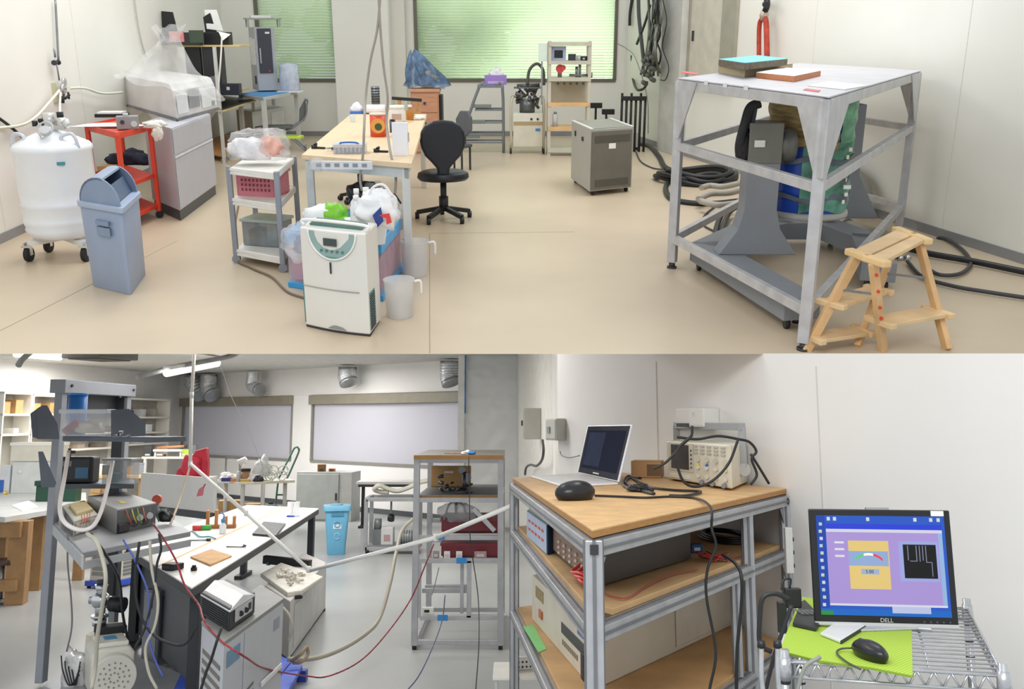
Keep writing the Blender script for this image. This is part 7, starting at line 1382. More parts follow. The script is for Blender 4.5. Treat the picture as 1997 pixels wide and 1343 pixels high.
# laptop
t = onb('laptop', 'open white laptop with dark screen on the plywood bench top', 'laptop', 1206, 951)
u_ = t.k; q_ = [t.inv(RB.z(x, y, BZ)) for x, y in ((1036, 931), (1126, 926), (1206, 945), (1098, 951))]
bl, br, tr, tl = (q_[1], q_[2], None, None)
m = t.mb(); m.prism([(p.x, p.y) for p in q_], 0, 4); t.part('keyboard_base', m, mt('f6f7fa', .4), .003)
s0 = Vector((q_[1].x, q_[1].y, 5)); s1 = Vector((q_[2].x, q_[2].y, 5))
def tp(x, y, Yoff): p = t.inv(RB.y(x, y, t.loc.y + Yoff)); return p
Y0 = t.loc.y + q_[1].y * t.k; Y1 = t.loc.y + q_[2].y * t.k
t1 = t.inv(RB.y(1233, 827, Y1 + .12))
_n = (s1 - s0).cross(t1 - s0); _o = t.inv(Vector((0, 0, HB))); _d = t.inv(RB.y(1146, 829, 3.0)) - _o; t0 = _o + _d * (_n.dot(s0 - _o) / _n.dot(_d))
def slab(m, a_, b_, c_, d_, th):
    n = (b_ - a_).cross(d_ - a_).normalized() * th; v = [a_, b_, c_, d_, a_ + n, b_ + n, c_ + n, d_ + n]; m.add(v, [(3, 2, 1, 0), (4, 5, 6, 7), (0, 1, 5, 4), (1, 2, 6, 5), (2, 3, 7, 6), (3, 0, 4, 7)]); return n
def inq(a_, b_, c_, d_, u0, u1, v0, v1):
    f = lambda u, v: (a_ * (1 - u) + b_ * u) * (1 - v) + (d_ * (1 - u) + c_ * u) * v; return f(u0, v0), f(u1, v0), f(u1, v1), f(u0, v1)
m = t.mb(); n0 = (s1 - s0).cross(t0 - s0).normalized(); sg_ = -3 if n0.dot(t.inv(Vector((0, 0, HB))) - s0) > 0 else 3; n = slab(m, s0, s1, t1, t0, sg_); sgn = -n.normalized() if True else n
sc_ = t.part('screen_lid', m, mt('c9cbd0', .35, .2), .003)
off = (s1 - s0).cross(t0 - s0).normalized(); off = off if off.dot(t.inv(Vector((0, 0, HB))) - s0) > 0 else -off
def overlay(u0, u1, v0, v1, mat, nm, k=1.0, parent=None, emit=False):
    P = [p + off * k for p in inq(s0, s1, t1, t0, u0, u1, v0, v1)]; m = t.mb(); slab(m, *P, .6 if sg_ > 0 else -.6); return t.part(nm, m, mat, 0, parent=parent)
bzm = mt('4a4b51', .95); bzm.node_tree.nodes['Principled BSDF'].inputs['Specular IOR Level'].default_value = 0
overlay(.03, .97, .02, .97, bzm, 'screen_bezel', 1.2, sc_); overlay(.09, .93, .13, .88, mt('20263f', .2, 0, .02, 2, emit=.55), 'screen', 2.2, sc_); overlay(.12, .52, .18, .84, mt('39415a', .2, 0, .1, 8, emit=.6), 'screen_window', 3.0, sc_); overlay(.42, .56, .05, .075, LGREY, 'maker_mark', 2.2, sc_)
# mouse on bench
def mouse(th, k, lab=None):
    m = th.mb(); m.blob((0, 0, 12 * k), (30 * k, 46 * k, 24 * k), 1, .05, 22, 14); th.part('mouse_shell', m, mt('1a1b1e', .3, 0, .05))
    m = th.mb(); m.cyl((-3 * k, 24 * k, 29 * k), (3 * k, 24 * k, 29 * k), 4 * k, None, 12); th.part('scroll_wheel', m, DARK)
t = onb('computer_mouse', 'black computer mouse on the plywood bench top beside the laptop', 'mouse', 1122, 974, BZ, -1.0)
m = t.mb(); m.blob((0, 0, 13), (30, 44, 24), 1, .05, 24, 16); t.part('mouse_shell', m, mt('1a1b1e', .3, 0, .05)); m = t.mb(); m.cyl((-3, 28, 26), (3, 28, 26), 5, None, 12); t.part('scroll_wheel', m, DARK)
# box and oscilloscope
t = onb('small_carton', 'small brown carton between the laptop and the oscilloscope', 'carton', 1264, 931, BZ, -.25); m = t.mb(); m.box(-33, 0, 0, 26, 60, 30); t.part('box_body', m, mt('c79c6d', .6), .003); m = t.mb(); m.box(-2, -1, 3, 26, 0, 25); t.part('dark_label', m, mt('7a5c40', .6)); m = t.mb(); m.box(-33, -.5, 30, 26, 60, 31); t.part('flap', m, CARD)
t = QThing(RB, 'oscilloscope', 'cream oscilloscope with carrying handle on the plywood bench top', 'oscilloscope', (1428, 958), (1302, 936), (1458, 944), z=BZ, ytop=867)
# footprint: front face runs from N to L
W, D, Ht = t.w, t.d, t.h; OC = mt('ddd8c6', .45, 0, .02)
m = t.mb(); m.box(0, 0, .01, W, D, Ht); t.part('case', m, OC, .008); m = t.mb(); m.box(W * .55, -.004, .02, W + .004, D + .004, Ht - .01); t.part('rear_shell', m, mt('c9c8c2', .45), .006)
def fb_(y0, y1, z0, z1, mat, nm, th=.006, parent=None, bev=.002): m = t.mb(); m.box(-th, D * y0, Ht * z0, 0, D * y1, Ht * z1); return t.part(nm, m, mat, bev, parent=parent)
fb_(.55, .96, .28, .97, mt('d0cbb9', .45), 'screen_frame'); scr = fb_(.62, .92, .33, .93, mt('2e302e', .2), 'screen', .009)
fb_(.6, .95, .1, .2, mt('e6e2d6', .45), 'name_strip', .007)
rr = random.Random(1)
m = t.mb(); [m.cyl((-.012, D * (.58 - .0), Ht * (.4 + .1 * i)), (0, D * .58, Ht * (.4 + .1 * i)), .005, None, 8) for i in range(5)]; t.part('soft_keys', m, DARK)
for r_, zz, c_ in ((.010, .44, 'c9c6ba'), (.010, .24, 'c9c6ba'), (.012, .62, 'b9b6aa')):
    for i in range(4): m = t.mb(); m.cyl((-.02, D * (.08 + .13 * i), Ht * zz), (0, D * (.08 + .13 * i), Ht * zz), r_, None, 14); t.part('knob', m, mt(c_, .4))
m = t.mb(); [m.box(-.008, D * (.08 + .1 * i), Ht * (.74 + .08 * j), 0, D * (.14 + .1 * i), Ht * (.78 + .08 * j)) for i in range(5) for j in range(3)]; t.part('buttons', m, mt('bdbbb2', .4))
m = t.mb(); m.cyl((-.022, D * .47, Ht * .5), (-.0, D * .47, Ht * .5), .006); t.part('yellow_button', m, mt('d9c832', .4)); m = t.mb(); m.cyl((-.022, D * .34, Ht * .5), (-.0, D * .34, Ht * .5), .006); t.part('blue_button', m, mt('2f5fc4', .4))
for i in range(3): m = t.mb(); m.cyl((-.03, D * (.1 + .16 * i), Ht * .1), (0, D * (.1 + .16 * i), Ht * .1), .011, None, 12); t.part('probe_socket', m, STEEL)
hN, hL = t.q if hasattr(t, 'q') else None, None
m = t.mb(); hz1 = Ht * 1.38
for Y in (-.02, D + .02): m.bar((W * .6, Y, Ht * .45), (W * .6, Y, hz1), .035, .02)
m.bar((W * .6, -.03, hz1), (W * .6, D + .03, hz1), .03, .035); hd = t.part('carrying_handle', m, mt('9fa1a3', .45), .003)
m = t.mb(); m.cyl((W * .6, -.035, Ht * .4), (W * .6, -.005, Ht * .4), .03); t.part('handle_pivot', m, mt('b5b6b5', .4), parent=hd)
OS = t
# things on the middle shelf
def onm(nm, lab, cat, N, L, R, yt, z=zm1 + .013): return QThing(RB, nm, lab, cat, N, L, R, z=z, ytop=yt)
t = onm('power_supply', 'long dark brown power supply with keypad front on the middle bench shelf', 'power supply', (1160, 1150), (1078, 1078), (1348, 1092), 1052)
W, D, Ht = t.w, t.d, t.h; m = t.mb(); m.box(0, 0, .006, W, D, Ht); t.part('case', m, mt('453f38', .5, 0, .05), .004); m = t.mb(); m.box(-.008, D * .04, .02, 0, D * .96, Ht - .01); fp = t.part('keypad_front', m, mt('8a6f60', .5, 0, .1, 12), .002)
m = t.mb(); m.box(-.012, D * .1, Ht * .68, -.008, D * .9, Ht * .92); t.part('display', m, mt('4a1c22', .3), parent=fp); m = t.mb(); [m.cyl((-.02, D * (.2 + .14 * i), Ht * (.2 + .13 * j)), (-.008, D * (.2 + .14 * i), Ht * (.2 + .13 * j)), .006, None, 8) for i in range(5) for j in range(3)]; t.part('keys', m, mt('c9b8a8', .4), parent=fp)
for i in range(3): m = t.mb(); m.tube([(-.01, D * (.12 + .07 * i), Ht * .3), (-.07, D * (.1 + .08 * i), Ht * .2), (-.06, D * (.0 + .04 * i), .03 + .01 * i), (.02, -.01 - .02 * i, .02)], .006, 6); t.part('red_lead', m, mt('d23a32', .4))
t = onm('control_box', 'pale blue fronted control box with red keys at the left of the middle bench shelf', 'control box', (1068, 1082), (1028, 1046), (1115, 1070), 1022)
W, D, Ht = t.w, t.d, t.h; m = t.mb(); m.box(0, 0, 0, W, D, Ht); t.part('case', m, mt('37506f', .45), .003); m = t.mb(); m.box(-.006, D * .02, .004, 0, D * .98, Ht - .004); fp = t.part('front_panel', m, mt('b4c4dc', .4)); m = t.mb(); [m.box(-.01, D * (.15 + .16 * i), Ht * (.35 + .3 * j), -.006, D * (.24 + .16 * i), Ht * (.43 + .3 * j)) for i in range(5) for j in range(2)]; t.part('red_keys', m, RED, parent=fp)
cb = t
t = Thing(RB, 'display_box', 'small box with red display stacked on the pale blue control box', 'display box', cb.loc + Vector((0, 0, cb.h + .001)), cb.rz); t_ang = cb.ang; t.mb = lambda: SB(t_ang)
m = t.mb(); m.box(0, 0, 0, cb.w, cb.d * .9, .05); t.part('case', m, mt('7f9483', .45), .003); m = t.mb(); m.box(-.006, cb.d * .15, .012, 0, cb.d * .7, .04); t.part('red_display', m, mt('d2303c', .4))
t = onb('blue_adapter', 'dark blue connector block behind the middle post on the bench shelf', 'connector', 1358, 1078, zm1 + .013, .2); m = t.mb(); m.box(-10, 0, 0, 14, 24, 16); t.part('block_body', m, mt('23508f', .4), .003); m = t.mb(); m.box(-4, -1, 4, 8, 0, 10); t.part('socket', m, WHITE)
t = onb('cable_coil', 'black cable coil lying on the right part of the middle bench shelf', 'cable', 1412, 1050, zm1 + .013)
for i in range(3): m = t.mb(); m.tube([(math.cos(k * PI / 7) * (44 - 4 * i), math.sin(k * PI / 7) * (90 - 8 * i), 3 + 3 * i) for k in range(15)], 3.0, 7); t.part('cable_turn', m, BLACK)
t = onb('red_wire_tangle', 'tangle of red wires around the middle post on the bench shelf', 'wires', 1392, 1094, zm1 + .013); rr = random.Random(6)
for i in range(7): m = t.mb(); m.tube([(rr.uniform(-34, 34), rr.uniform(-30, 30), rr.uniform(1, 16)) for k in range(6)], 1.0, 5); t.part('wire', m, (mt('c9403a', .4), mt('c9403a', .4), DARK)[i % 3])
cable(RB, 'red_wire', 'thin red wire lying along the middle bench shelf', [RB.z(x, y, zm1 + .02) for x, y in ((1172, 1152), (1195, 1163), (1225, 1165), (1262, 1142), (1310, 1120), (1360, 1110))], .0025, mt('a8403a', .4))
cable(RB, 'red_wire', 'thin red wire curving at the right end of the middle bench shelf', [RB.z(x, y, zm1 + .02) for x, y in ((1420, 1090), (1450, 1082), (1470, 1066), (1466, 1048), (1480, 1044))], .0025, mt('a8403a', .4))
# large instrument on the lower shelf
t = onm('beige_instrument', 'large beige instrument with black slot handle on the lower bench shelf', 'instrument', (1160, 1345), (1040, 1206), (1438, 1214), 1228, zm2 + .011)
W, D, Ht = t.w, t.d, t.h; m = t.mb(); m.box(0, 0, .0, W, D, Ht); t.part('case', m, mt('d6cfbe', .45, 0, .02), .004); m = t.mb(); m.box(-.01, 0, 0, 0, D, Ht); fp = t.part('front_panel', m, mt('dad3c2', .45), .003)
m = t.mb(); m.box(-.014, D * .06, Ht * .42, -.01, D * .44, Ht * .62); t.part('black_slot', m, mt('33363c', .4), parent=fp); m = t.mb(); m.box(-.05, D * .05, Ht * .1, -.03, D * .09, Ht * .56); m.bar((-.04, D * .07, Ht * .5), (-.01, D * .07, Ht * .5), .02); t.part('drop_handle', m, BLACK, .003, parent=fp); m = t.mb(); m.box(-.012, D * .76, Ht * .6, -.01, D * .92, Ht * .85); t.part('vent_grille', m, mt('a08a5c', .5, 0, .3, 60), parent=fp); m = t.mb(); m.box(-.02, D * .78, Ht * .25, -.01, D * .84, Ht * .42); t.part('power_switch', m, mt('c96a30', .4), parent=fp); m = t.mb(); [m.box(-.012, D * (.2 + .03 * i), Ht * .2, -.01, D * (.22 + .03 * i), Ht * .3) for i in range(8)]; t.part('port_row', m, mt('7d7460', .5), parent=fp); m = t.mb(); m.box(-.012, D * .1, Ht * .7, -.01, D * .2, Ht * .8); t.part('blue_label', m, mt('3f6cae', .4), parent=fp)
m = t.mb(); m.box(W * .5, -.008, .02, W * .96, 0, Ht * .96); t.part('side_panel', m, mt('d9d3c4', .45), .002)
flat2('green_note', 'light green note taped on the lower bench shelf edge', 'note', [(1020, 1222), (1050, 1272), (1066, 1266), (1040, 1218)], zm2 + .011, .002, mt('86d07e', .6))
t = Thing(RB, 'terminal_strip', 'white perforated connector strip behind the lower left of the bench', 'strip', RB.z(1022, 1306, .35), .2, None, RB.u(RB.z(1022, 1306, .35))); m = t.mb(); m.box(-24, 0, 0, 24, 10, 24); t.part('strip_body', m, WHITE, .004); m = t.mb(); [m.cyl((-19 + 8 * i, -1, 6 + 9 * j), (-19 + 8 * i, 0, 6 + 9 * j), 2, None, 8) for i in range(6) for j in range(2)]; t.part('holes', m, DARK); TSP = t
t = Thing(RB, 'low_table', 'low white table carrying the perforated strip behind the bench', 'table', (TSP.loc.x, TSP.loc.y, 0), 0, None, TSP.k); zlt = TSP.loc.z / TSP.k; m = t.mb(); m.box(-60, -50, zlt - 6, 60, 60, zlt - .3); t.part('tabletop', m, mt('e9e7e0', .5), .003)
for X in (-54, 54):
    for Y in (-44, 54): m = t.mb(); m.bar((X, Y, 0), (X, Y, zlt - 6), 6); t.part('leg', m, LGREY)
# ---------------- boxes on the wall
def wallbx(nm, lab, cat, x, y, wpx, hpx, A_, B_, mat, dpt=.12, door=True):
    P = RB.w(x, y, A_, B_, .0); tt = (B_ - A_).normalized(); t = Thing(RB, nm, lab, cat, P, math.atan2(tt.y, tt.x), None, RB.u(P)); m = t.mb(); d = dpt / t.k; m.box(-wpx / 2, -d, 0, wpx / 2, -.5, hpx); t.part('case', m, mat, .006); m = t.mb(); m.box(-wpx / 2 + 3, -d - 1, 3, wpx / 2 - 3, -d, hpx - 3); t.part('cover', m, mat, .003); return t
t = wallbx('switch_box', 'tall grey switch box on the wall right of the plastic curtain', 'switch box', 1055, 856, 14, 60, N0, N1, mt('a9a9a0', .45), .2); m = t.mb(); m.box(-3, -.2 / t.k - 4, 26, 2, -.2 / t.k - 1, 36); t.part('switch', m, DARK)
t = wallbx('socket_box', 'grey double box on the wall beside the tall switch box', 'socket box', 1094, 858, 50, 42, R0, R2, mt('bdbdb6', .45), .08); m = t.mb(); m.box(-12, -.08 / t.k - 3, 14, 0, -.08 / t.k - 1, 26); t.part('switch', m, GREY)
t = wallbx('wall_unit', 'white wall unit above the oscilloscope', 'wall unit', 1376, 832, 96, 36, R0, R2, mt('dcdbd6', .45), .1); m = t.mb(); m.box(-40, -.1 / t.k - 4, 0, 0, -.1 / t.k - 1, 7); t.part('dark_slot', m, DARK); m = t.mb(); m.box(16, -.1 / t.k - 3, 20, 19, -.1 / t.k - 1, 28); t.part('switch', m, LGREY)
cable(RB, 'power_cable', 'dark cable running down from the tall switch box', [RB.w(x, y, N0, N1, .1) for x, y in ((1058, 858), (1060, 880), (1056, 898), (1046, 908), (1034, 906), (1026, 912), (1024, 925))], .014, mt('4c4a4a', .5))
cable(RB, 'thin_cable', 'thin grey wire sagging along the right wall to the laptop', [RB.w(x, y, R0, R2, .03) for x, y in ((1092, 880), (1096, 888), (1110, 892), (1130, 888))], .004, GREY)
# ---------------- monitor cart
CZ = 1.10
cz = [RB.z(x, y, CZ) for x, y in ((1530, 1290), (1958, 1318), (1886, 1186), (1556, 1176))]
t = Thing(RB, 'wire_cart', 'chrome wire shelf cart carrying the monitor at the right', 'cart', (cz[0].x, cz[0].y, 0)); k_ = [Vector((p.x - cz[0].x, p.y - cz[0].y, 0)) for p in cz]
CW = mt('c3c5c8', .25, .75, .1, 20)
def W3(u, v, z=CZ): p = (k_[0] * (1 - u) + k_[1] * u) * (1 - v) + (k_[3] * (1 - u) + k_[2] * u) * v; return Vector((p.x, p.y, z))
m = MB()
for i in range(19): v = (i + .5) / 19; m.cyl(W3(0, v), W3(1, v), .0028, None, 6)
wsf = t.part('wire_shelf', m, CW); m = MB()
for u in (.33, .68): m.cyl(W3(u, 0, CZ - .005), W3(u, 1, CZ - .005), .004, None, 6)
for a_, b_ in (((0, 0), (1, 0)), ((1, 0), (1, 1)), ((1, 1), (0, 1)), ((0, 1), (0, 0))):
    for z in (CZ, CZ - .035): m.cyl(W3(*a_, z), W3(*b_, z), .004, None, 8)
    n_ = 26
    P = [W3(a_[0] + (b_[0] - a_[0]) * i / n_, a_[1] + (b_[1] - a_[1]) * i / n_, CZ - (.035 if i % 2 else 0)) for i in range(n_ + 1)]
    for i in range(n_): m.cyl(P[i], P[i + 1], .0028, None, 6)
t.part('shelf_truss', m, CW)
for u, v in ((0, 0), (1, 0), (1, 1), (0, 1)):
    p = W3(u, v, 0); m = MB(); m.cyl((p.x, p.y, .08), (p.x, p.y, CZ + .03), .012); o = t.part('post', m, CW); m = MB(); [m.cyl((p.x, p.y, .2 + i * .05), (p.x, p.y, .206 + i * .05), .0135, None, 14) for i in range(18)]; t.part('post_rings', m, BLACK, parent=o)
    m = MB(); m.cyl((p.x, p.y, CZ - .04), (p.x, p.y, CZ + .012), .018, .015); t.part('collar', m, CW, parent=o); m = MB(); m.cyl((p.x - .015, p.y, .04), (p.x + .015, p.y, .04), .04); t.part('caster', m, BLACK)
m = MB(); [m.cyl(W3(0, (i + .5) / 10, .3), W3(1, (i + .5) / 10, .3), .003, None, 6) for i in range(10)]; m.cyl(W3(0, 0, .3), W3(1, 0, .3), .006); m.cyl(W3(0, 1, .3), W3(1, 1, .3), .006); m.cyl(W3(0, 0, .3), W3(0, 1, .3), .006); m.cyl(W3(1, 0, .3), W3(1, 1, .3), .006); t.part('lower_shelf', m, CW)
CTB = t
ZC = CZ + .004
t = Thing(RB, 'green_mat', 'lime green woven mat on the wire cart under the monitor', 'mat', RB.z(1520, 1282, ZC))
q_ = [t.inv(RB.z(x, y, ZC)) for x, y in ((1520, 1272), (1598, 1292), (1700, 1306), (1780, 1322), (1778, 1228), (1742, 1190), (1565, 1166), (1548, 1200))]
mm = bpy.data.materials.new('m_mat'); mm.use_nodes = True; N_ = mm.node_tree.nodes; ck = N_.new('ShaderNodeTexChecker'); ck.inputs['Scale'].default_value = 160; ck.inputs['Color1'].default_value = lin('b4d24a'); ck.inputs['Color2'].default_value = lin('94b43a'); tc_ = N_.new('ShaderNodeTexCoord'); mm.node_tree.links.new(tc_.outputs['Object'], ck.inputs['Vector']); mm.node_tree.links.new(ck.outputs['Color'], N_['Principled BSDF'].inputs['Base Color']); N_['Principled BSDF'].inputs['Roughness'].default_value = .8
m = MB(); m.prism([(p.x, p.y) for p in q_], 0, .004); t.part('mat_sheet', m, mm); m = MB(); [m.bar(q_[i] * 1.0 + Vector((0, 0, .004)), q_[i + 1] * 1.0 + Vector((0, 0, .004)), .004, .003) for i in range(3)]; t.part('hem', m, mt('7f9c30', .8))
ZM = ZC + .004
# monitor, facing the camera, leaning back a little
cM = RB.z(1728, 1226, ZM); u_ = RB.u(cM); rzm = -.12
t = Thing(RB, 'computer_monitor', 'square black framed monitor showing a violet measurement window, on the green mat', 'monitor', cM, rzm, None, u_); MT = t
tilt = Matrix.Rotation(-.05, 4, 'X'); rollm = Matrix.Rotation(-.035, 4, 'Y') ; Mm = Matrix.Translation((0, 0, 8)) @ tilt
def M2(m, x0, z0, x1, z1, y0, y1): return m.box(x0, y0, z0, x1, y1, z1, Mm)
def skw(z): return (z / 214) * 10
def mq(m, x0, z0, x1, z1, y0, y1):
    v = [Mm @ Vector((x, y, z)) for y in (y0, y1) for x, z in ((x0, z0), (x1, z0), (x1, z1), (x0, z1))]; m.add(v, [(0, 1, 2, 3), (7, 6, 5, 4), (0, 4, 5, 1), (1, 5, 6, 2), (2, 6, 7, 3), (3, 7, 4, 0)]); return m
m = t.mb(); mq(m, -133, 0, 136, 218, 0, 14); mq(m, -80, 40, 90, 180, 14, 34); fr_ = t.part('monitor_frame', m, mt('17181b', .35), .003)
m = t.mb(); mq(m, -133, -3, 136, 3, -1, 12); t.part('chrome_lip', m, LGREY, parent=fr_)
def E(h, e=1.2): return mt(h, .4, 0, .03, 3, emit=e)
m = t.mb(); mq(m, -121, 16, 124, 206, -.8, 0); sg = t.part('screen', m, E('2a62d8', .8))
def scr(nm, x0, z0, x1, z1, h, lay=1, e=.85): m = t.mb(); mq(m, x0, z0, x1, z1, -.8 - lay * .35, -.8 - (lay - 1) * .35); return t.part(nm, m, E(h, e), parent=sg)
scr('desktop_strip', -121, 16, -104, 206, '1c4cb8'); scr('app_window', -103, 38, 118, 186, 'b79fe6', 1); scr('title_bar', -103, 180, 118, 190, '2b45e6', 2); scr('menu_bar', -103, 174, 118, 180, 'e4e4f4', 2); scr('task_bar', -121, 16, 124, 28, '1a6fd2', 2); scr('start_button', -121, 16, -98, 24, '2f9a46', 3); scr('info_popup', 14, 22, 86, 34, 'c9d2f4', 3); scr('window_border', -103, 34, 118, 38, 'e6e8f8', 2); scr('right_border', 110, 38, 118, 174, '9fc4ee', 2)
scr('yellow_panel', -62, 66, 15, 158, 'f4d684', 2); scr('meter_panel', -62, 110, 13, 138, '9db8e6', 3); scr('value_field', -40, 94, -6, 104, 'a8c0e2', 3); scr('plot_border', 34, 82, 108, 158, 'a9b4f0', 2); scr('plot_area', 42, 88, 104, 152, '0c0c10', 3, .3)
for i, (x, z0, z1) in enumerate(((50, 122, 150), (66, 120, 150), (72, 120, 150), (78, 122, 150), (84, 120, 150))): scr('plot_trace', x, z0, x + 1.6, z1, '8b8da8', 4)
scr('plot_trace', 54, 120, 66, 121.4, '8b8da8', 4); scr('plot_trace', 84, 118, 95, 119.4, '8b8da8', 4); scr('plot_trace', 94, 92, 95.4, 119, '8b8da8', 4)
m = t.mb()
for i in range(9):
    a0 = math.radians(140 - i * 11); c0 = Vector((-24, -2.2, 108)); r0, r1 = 26, 29
    if i < 3: continue
def arc3(nm, d0, d1, h): 
    m = t.mb(); P0 = []
    for i in range(7): g = math.radians(d0 + (d1 - d0) * i / 6); P0.append((math.cos(g), math.sin(g)))
    v = [Mm @ Vector((-24 + c * 34, -2.1, 100 + s * 30)) for c, s in P0] + [Mm @ Vector((-24 + c * 34, -2.1, 104.5 + s * 30)) for c, s in P0]; m.add(v, [(i, i + 1, 8 + i, 7 + i) for i in range(6)]); t.part(nm, m, E(h), parent=sg, solid=.0004)
arc3('green_arc', 140, 108, '4cc46a'); arc3('white_arc', 106, 76, 'e8f0d8'); arc3('red_arc', 74, 40, 'e03440')
for i in range(3): scr('input_field', -88, 126 + i * 13, -70, 130 + i * 13, 'f0eef8', 2)
for i in range(12): scr('desktop_icon', -117 + (i % 2), 32 + i * 14, -111 + (i % 2), 38 + i * 14, ('dfe6f4', 'd8e0c4', 'c4d8f0')[i % 3], 2)
for x in (-100, -88, -24, 66, 96, 110): scr('desktop_icon', x, 196, x + 6, 203, 'e4e8ee', 1)
mt1 = MT
Tm = Matrix.Translation((0, 0, 0)) @ Mm @ Matrix.Translation((2, -1.2, 8)) @ Matrix.Rotation(PI / 2, 4, 'X')
tmx = Matrix.Scale(u_, 4) @ Tm; o = text(MT, 'maker_mark', 'DELL', 11, LGREY, tmx, fr_, .3)
def txt(body, x, z, s, mat, lay=3): text(MT, 'screen_text', body, s, mat, Matrix.Scale(u_, 4) @ Mm @ Matrix.Translation((x, -.9 - lay * .4, z)) @ Matrix.Rotation(PI / 2, 4, 'X'), sg, .1)
txt('5.00', -24, 99, 9, E('1c2c60', .1)); 
m = t.mb(); [m.cyl(Mm @ Vector((x, -1.5, 7)), Mm @ Vector((x, 0, 7)), 2, None, 10) for x in (72, 84, 96, 108, 120)]; t.part('front_button', m, mt('4a4c50', .4), parent=fr_)
m = t.mb(); mq(m, 100, 207, 124, 217, -1.2, 0); t.part('white_sticker', m, PAPER, parent=fr_); m = t.mb(); mq(m, -22, 218, 22, 222, 2, 12); t.part('top_bar', m, mt('9a9a98', .4), parent=fr_)
m = t.mb(); m.box(-22, 24, 6, 26, 40, 110); t.part('stand_neck', m, mt('5c5f64', .4), .004); m = t.mb(); m.prism([(-84, -14), (-58, -34), (60, -2), (84, -8), (60, 60), (-50, 60)], 0, 5); t.part('stand_base', m, mt('b9bbbd', .35, .2), .003)
t = onb('keyboard', 'black keyboard standing half behind the monitor at the left', 'keyboard', 1582, 1226, ZM, .0); m = t.mb(); q_ = [t.inv(RB.z(x, y, ZM)) for x, y in ((1546, 1222), (1592, 1232), (1604, 1212), (1570, 1176), (1562, 1180))]; m.prism([(p.x, p.y) for p in q_], 0, 8); t.part('case', m, mt('2b2d31', .5), .003); m = t.mb(); cen_ = sum(q_, Vector()) / 5; [m.box(cen_.x - 18 + i * 9, cen_.y - 22 + j * 14, 8, cen_.x - 11 + i * 9, cen_.y - 12 + j * 14, 11) for i in range(4) for j in range(3)]; t.part('keys', m, mt('77797d', .5))
t = onb('white_drive', 'slim white box lying in front of the monitor on the green mat', 'box', 1640, 1258, ZM); m = t.mb(); q_ = [t.inv(RB.z(x, y, ZM)) for x, y in ((1600, 1240), (1640, 1256), (1688, 1226), (1640, 1212))]; m.prism([(p.x, p.y) for p in q_], 0, 7); t.part('case', m, mt('dfe0dd', .4), .003); m = t.mb(); d_ = (q_[2] - q_[1]); m.bar((q_[1].x, q_[1].y, 3), (q_[2].x, q_[2].y, 3), 2, 6); t.part('dark_side', m, BLACK)
t = onb('computer_mouse', 'black wired computer mouse on the lime green mat', 'mouse', 1712, 1290, ZM, .25); m = t.mb(); m.blob((0, 24, 12), (22, 50, 22), 1, .06, 24, 16); t.part('mouse_shell', m, mt('1c1d20', .3)); m = t.mb(); m.cyl((-2, 52, 27), (2, 52, 27), 5, None, 12); t.part('scroll_wheel', m, DARK); m = t.mb(); m.tube([(-4, 74, 8), (-24, 84, 5), (-50, 60, 4), (-70, 0, 4), (-74, -50, 3)], 2, 8); t.part('lead', m, mt('4c5048', .5))
t = Thing(RB, 'plug_adapter', 'black plug adapter clipped at the left end of the wire cart', 'adapter', RB.y(1548, 1186, 2.72), 0, None, 2.72 / F); m = t.mb(); m.box(-14, 0, 0, 16, 14, 36); t.part('adapter_body', m, BLACK, .004); m = t.mb(); m.tube([(-4, 6, 36), (-2, 6, 52), (-16, 4, 50), (-22, 0, 34)], 2); t.part('lead', m, BLACK); m = t.mb(); m.box(-30, -4, -44, -14, 8, 12); t.part('black_switch_box', m, mt('202124', .4), .003); m = t.mb(); m.box(-28, -2, -86, -6, 10, -44); t.part('white_socket_strip', m, mt('dcdcd8', .4), .003)
t = Thing(RB, 'white_distribution_box', 'white narrow box fixed on the right post of the bench', 'box', RB.y(1542, 1118, 3.95), 0, None, 3.95 / F); m = t.mb(); m.box(-7, 0, 0, 7, 12, 84); t.part('case', m, mt('cfcfcb', .45), .003); m = t.mb(); [m.cyl((9, 4, 14 + 24 * i), (7, 4, 14 + 24 * i), 4, None, 8) for i in range(3)]; t.part('plug', m, BLACK)
cable(RB, 'thin_cable', 'black cable dangling from the laptop over the bench front', [RB.z(x, y, BZ + .006) for x, y in ((1160, 966), (1210, 968), (1260, 970), (1310, 968), (1360, 972))] + [RB.y(x, y, Y) for x, y, Y in ((1386, 990, 3.1), (1388, 1030, 3.05), (1396, 1065, 3.05), (1380, 1110, 3.05), (1378, 1165, 3.05), (1396, 1270, 3.05), (1384, 1343, 3.05), (1382, 1380, 3.05))], .0048, BLACK)
cable(RB, 'power_cable', 'black cable hanging from the middle bench shelf to the floor', [RB.y(x, y, Y) for x, y, Y in ((1410, 1082, 3.3), (1434, 1098, 3.2), (1446, 1125, 3.15), (1446, 1180, 3.15), (1438, 1260, 3.15), (1436, 1343, 3.15), (1436, 1380, 3.15))], .0062, BLACK)
for i, (pts, r_, c_, lab) in enumerate(((((1504, 1270), (1482, 1255), (1482, 1200), (1488, 1165), (1512, 1157), (1538, 1168)), .006, BLACK, 'thick black cable arching beside the right bench leg'), (((1544, 1180), (1528, 1225), (1510, 1280), (1494, 1343), (1490, 1380)), .005, BLACK, 'black cable running down in front of the wire cart'), (((1600, 1280), (1570, 1300), (1556, 1343), (1550, 1380)), .005, mt('8a8c86', .5), 'grey cable hanging over the front of the wire cart'))):
    cable(RB, 'power_cable', lab, [RB.y(x, y, 2.2) for x, y in pts], r_, c_)
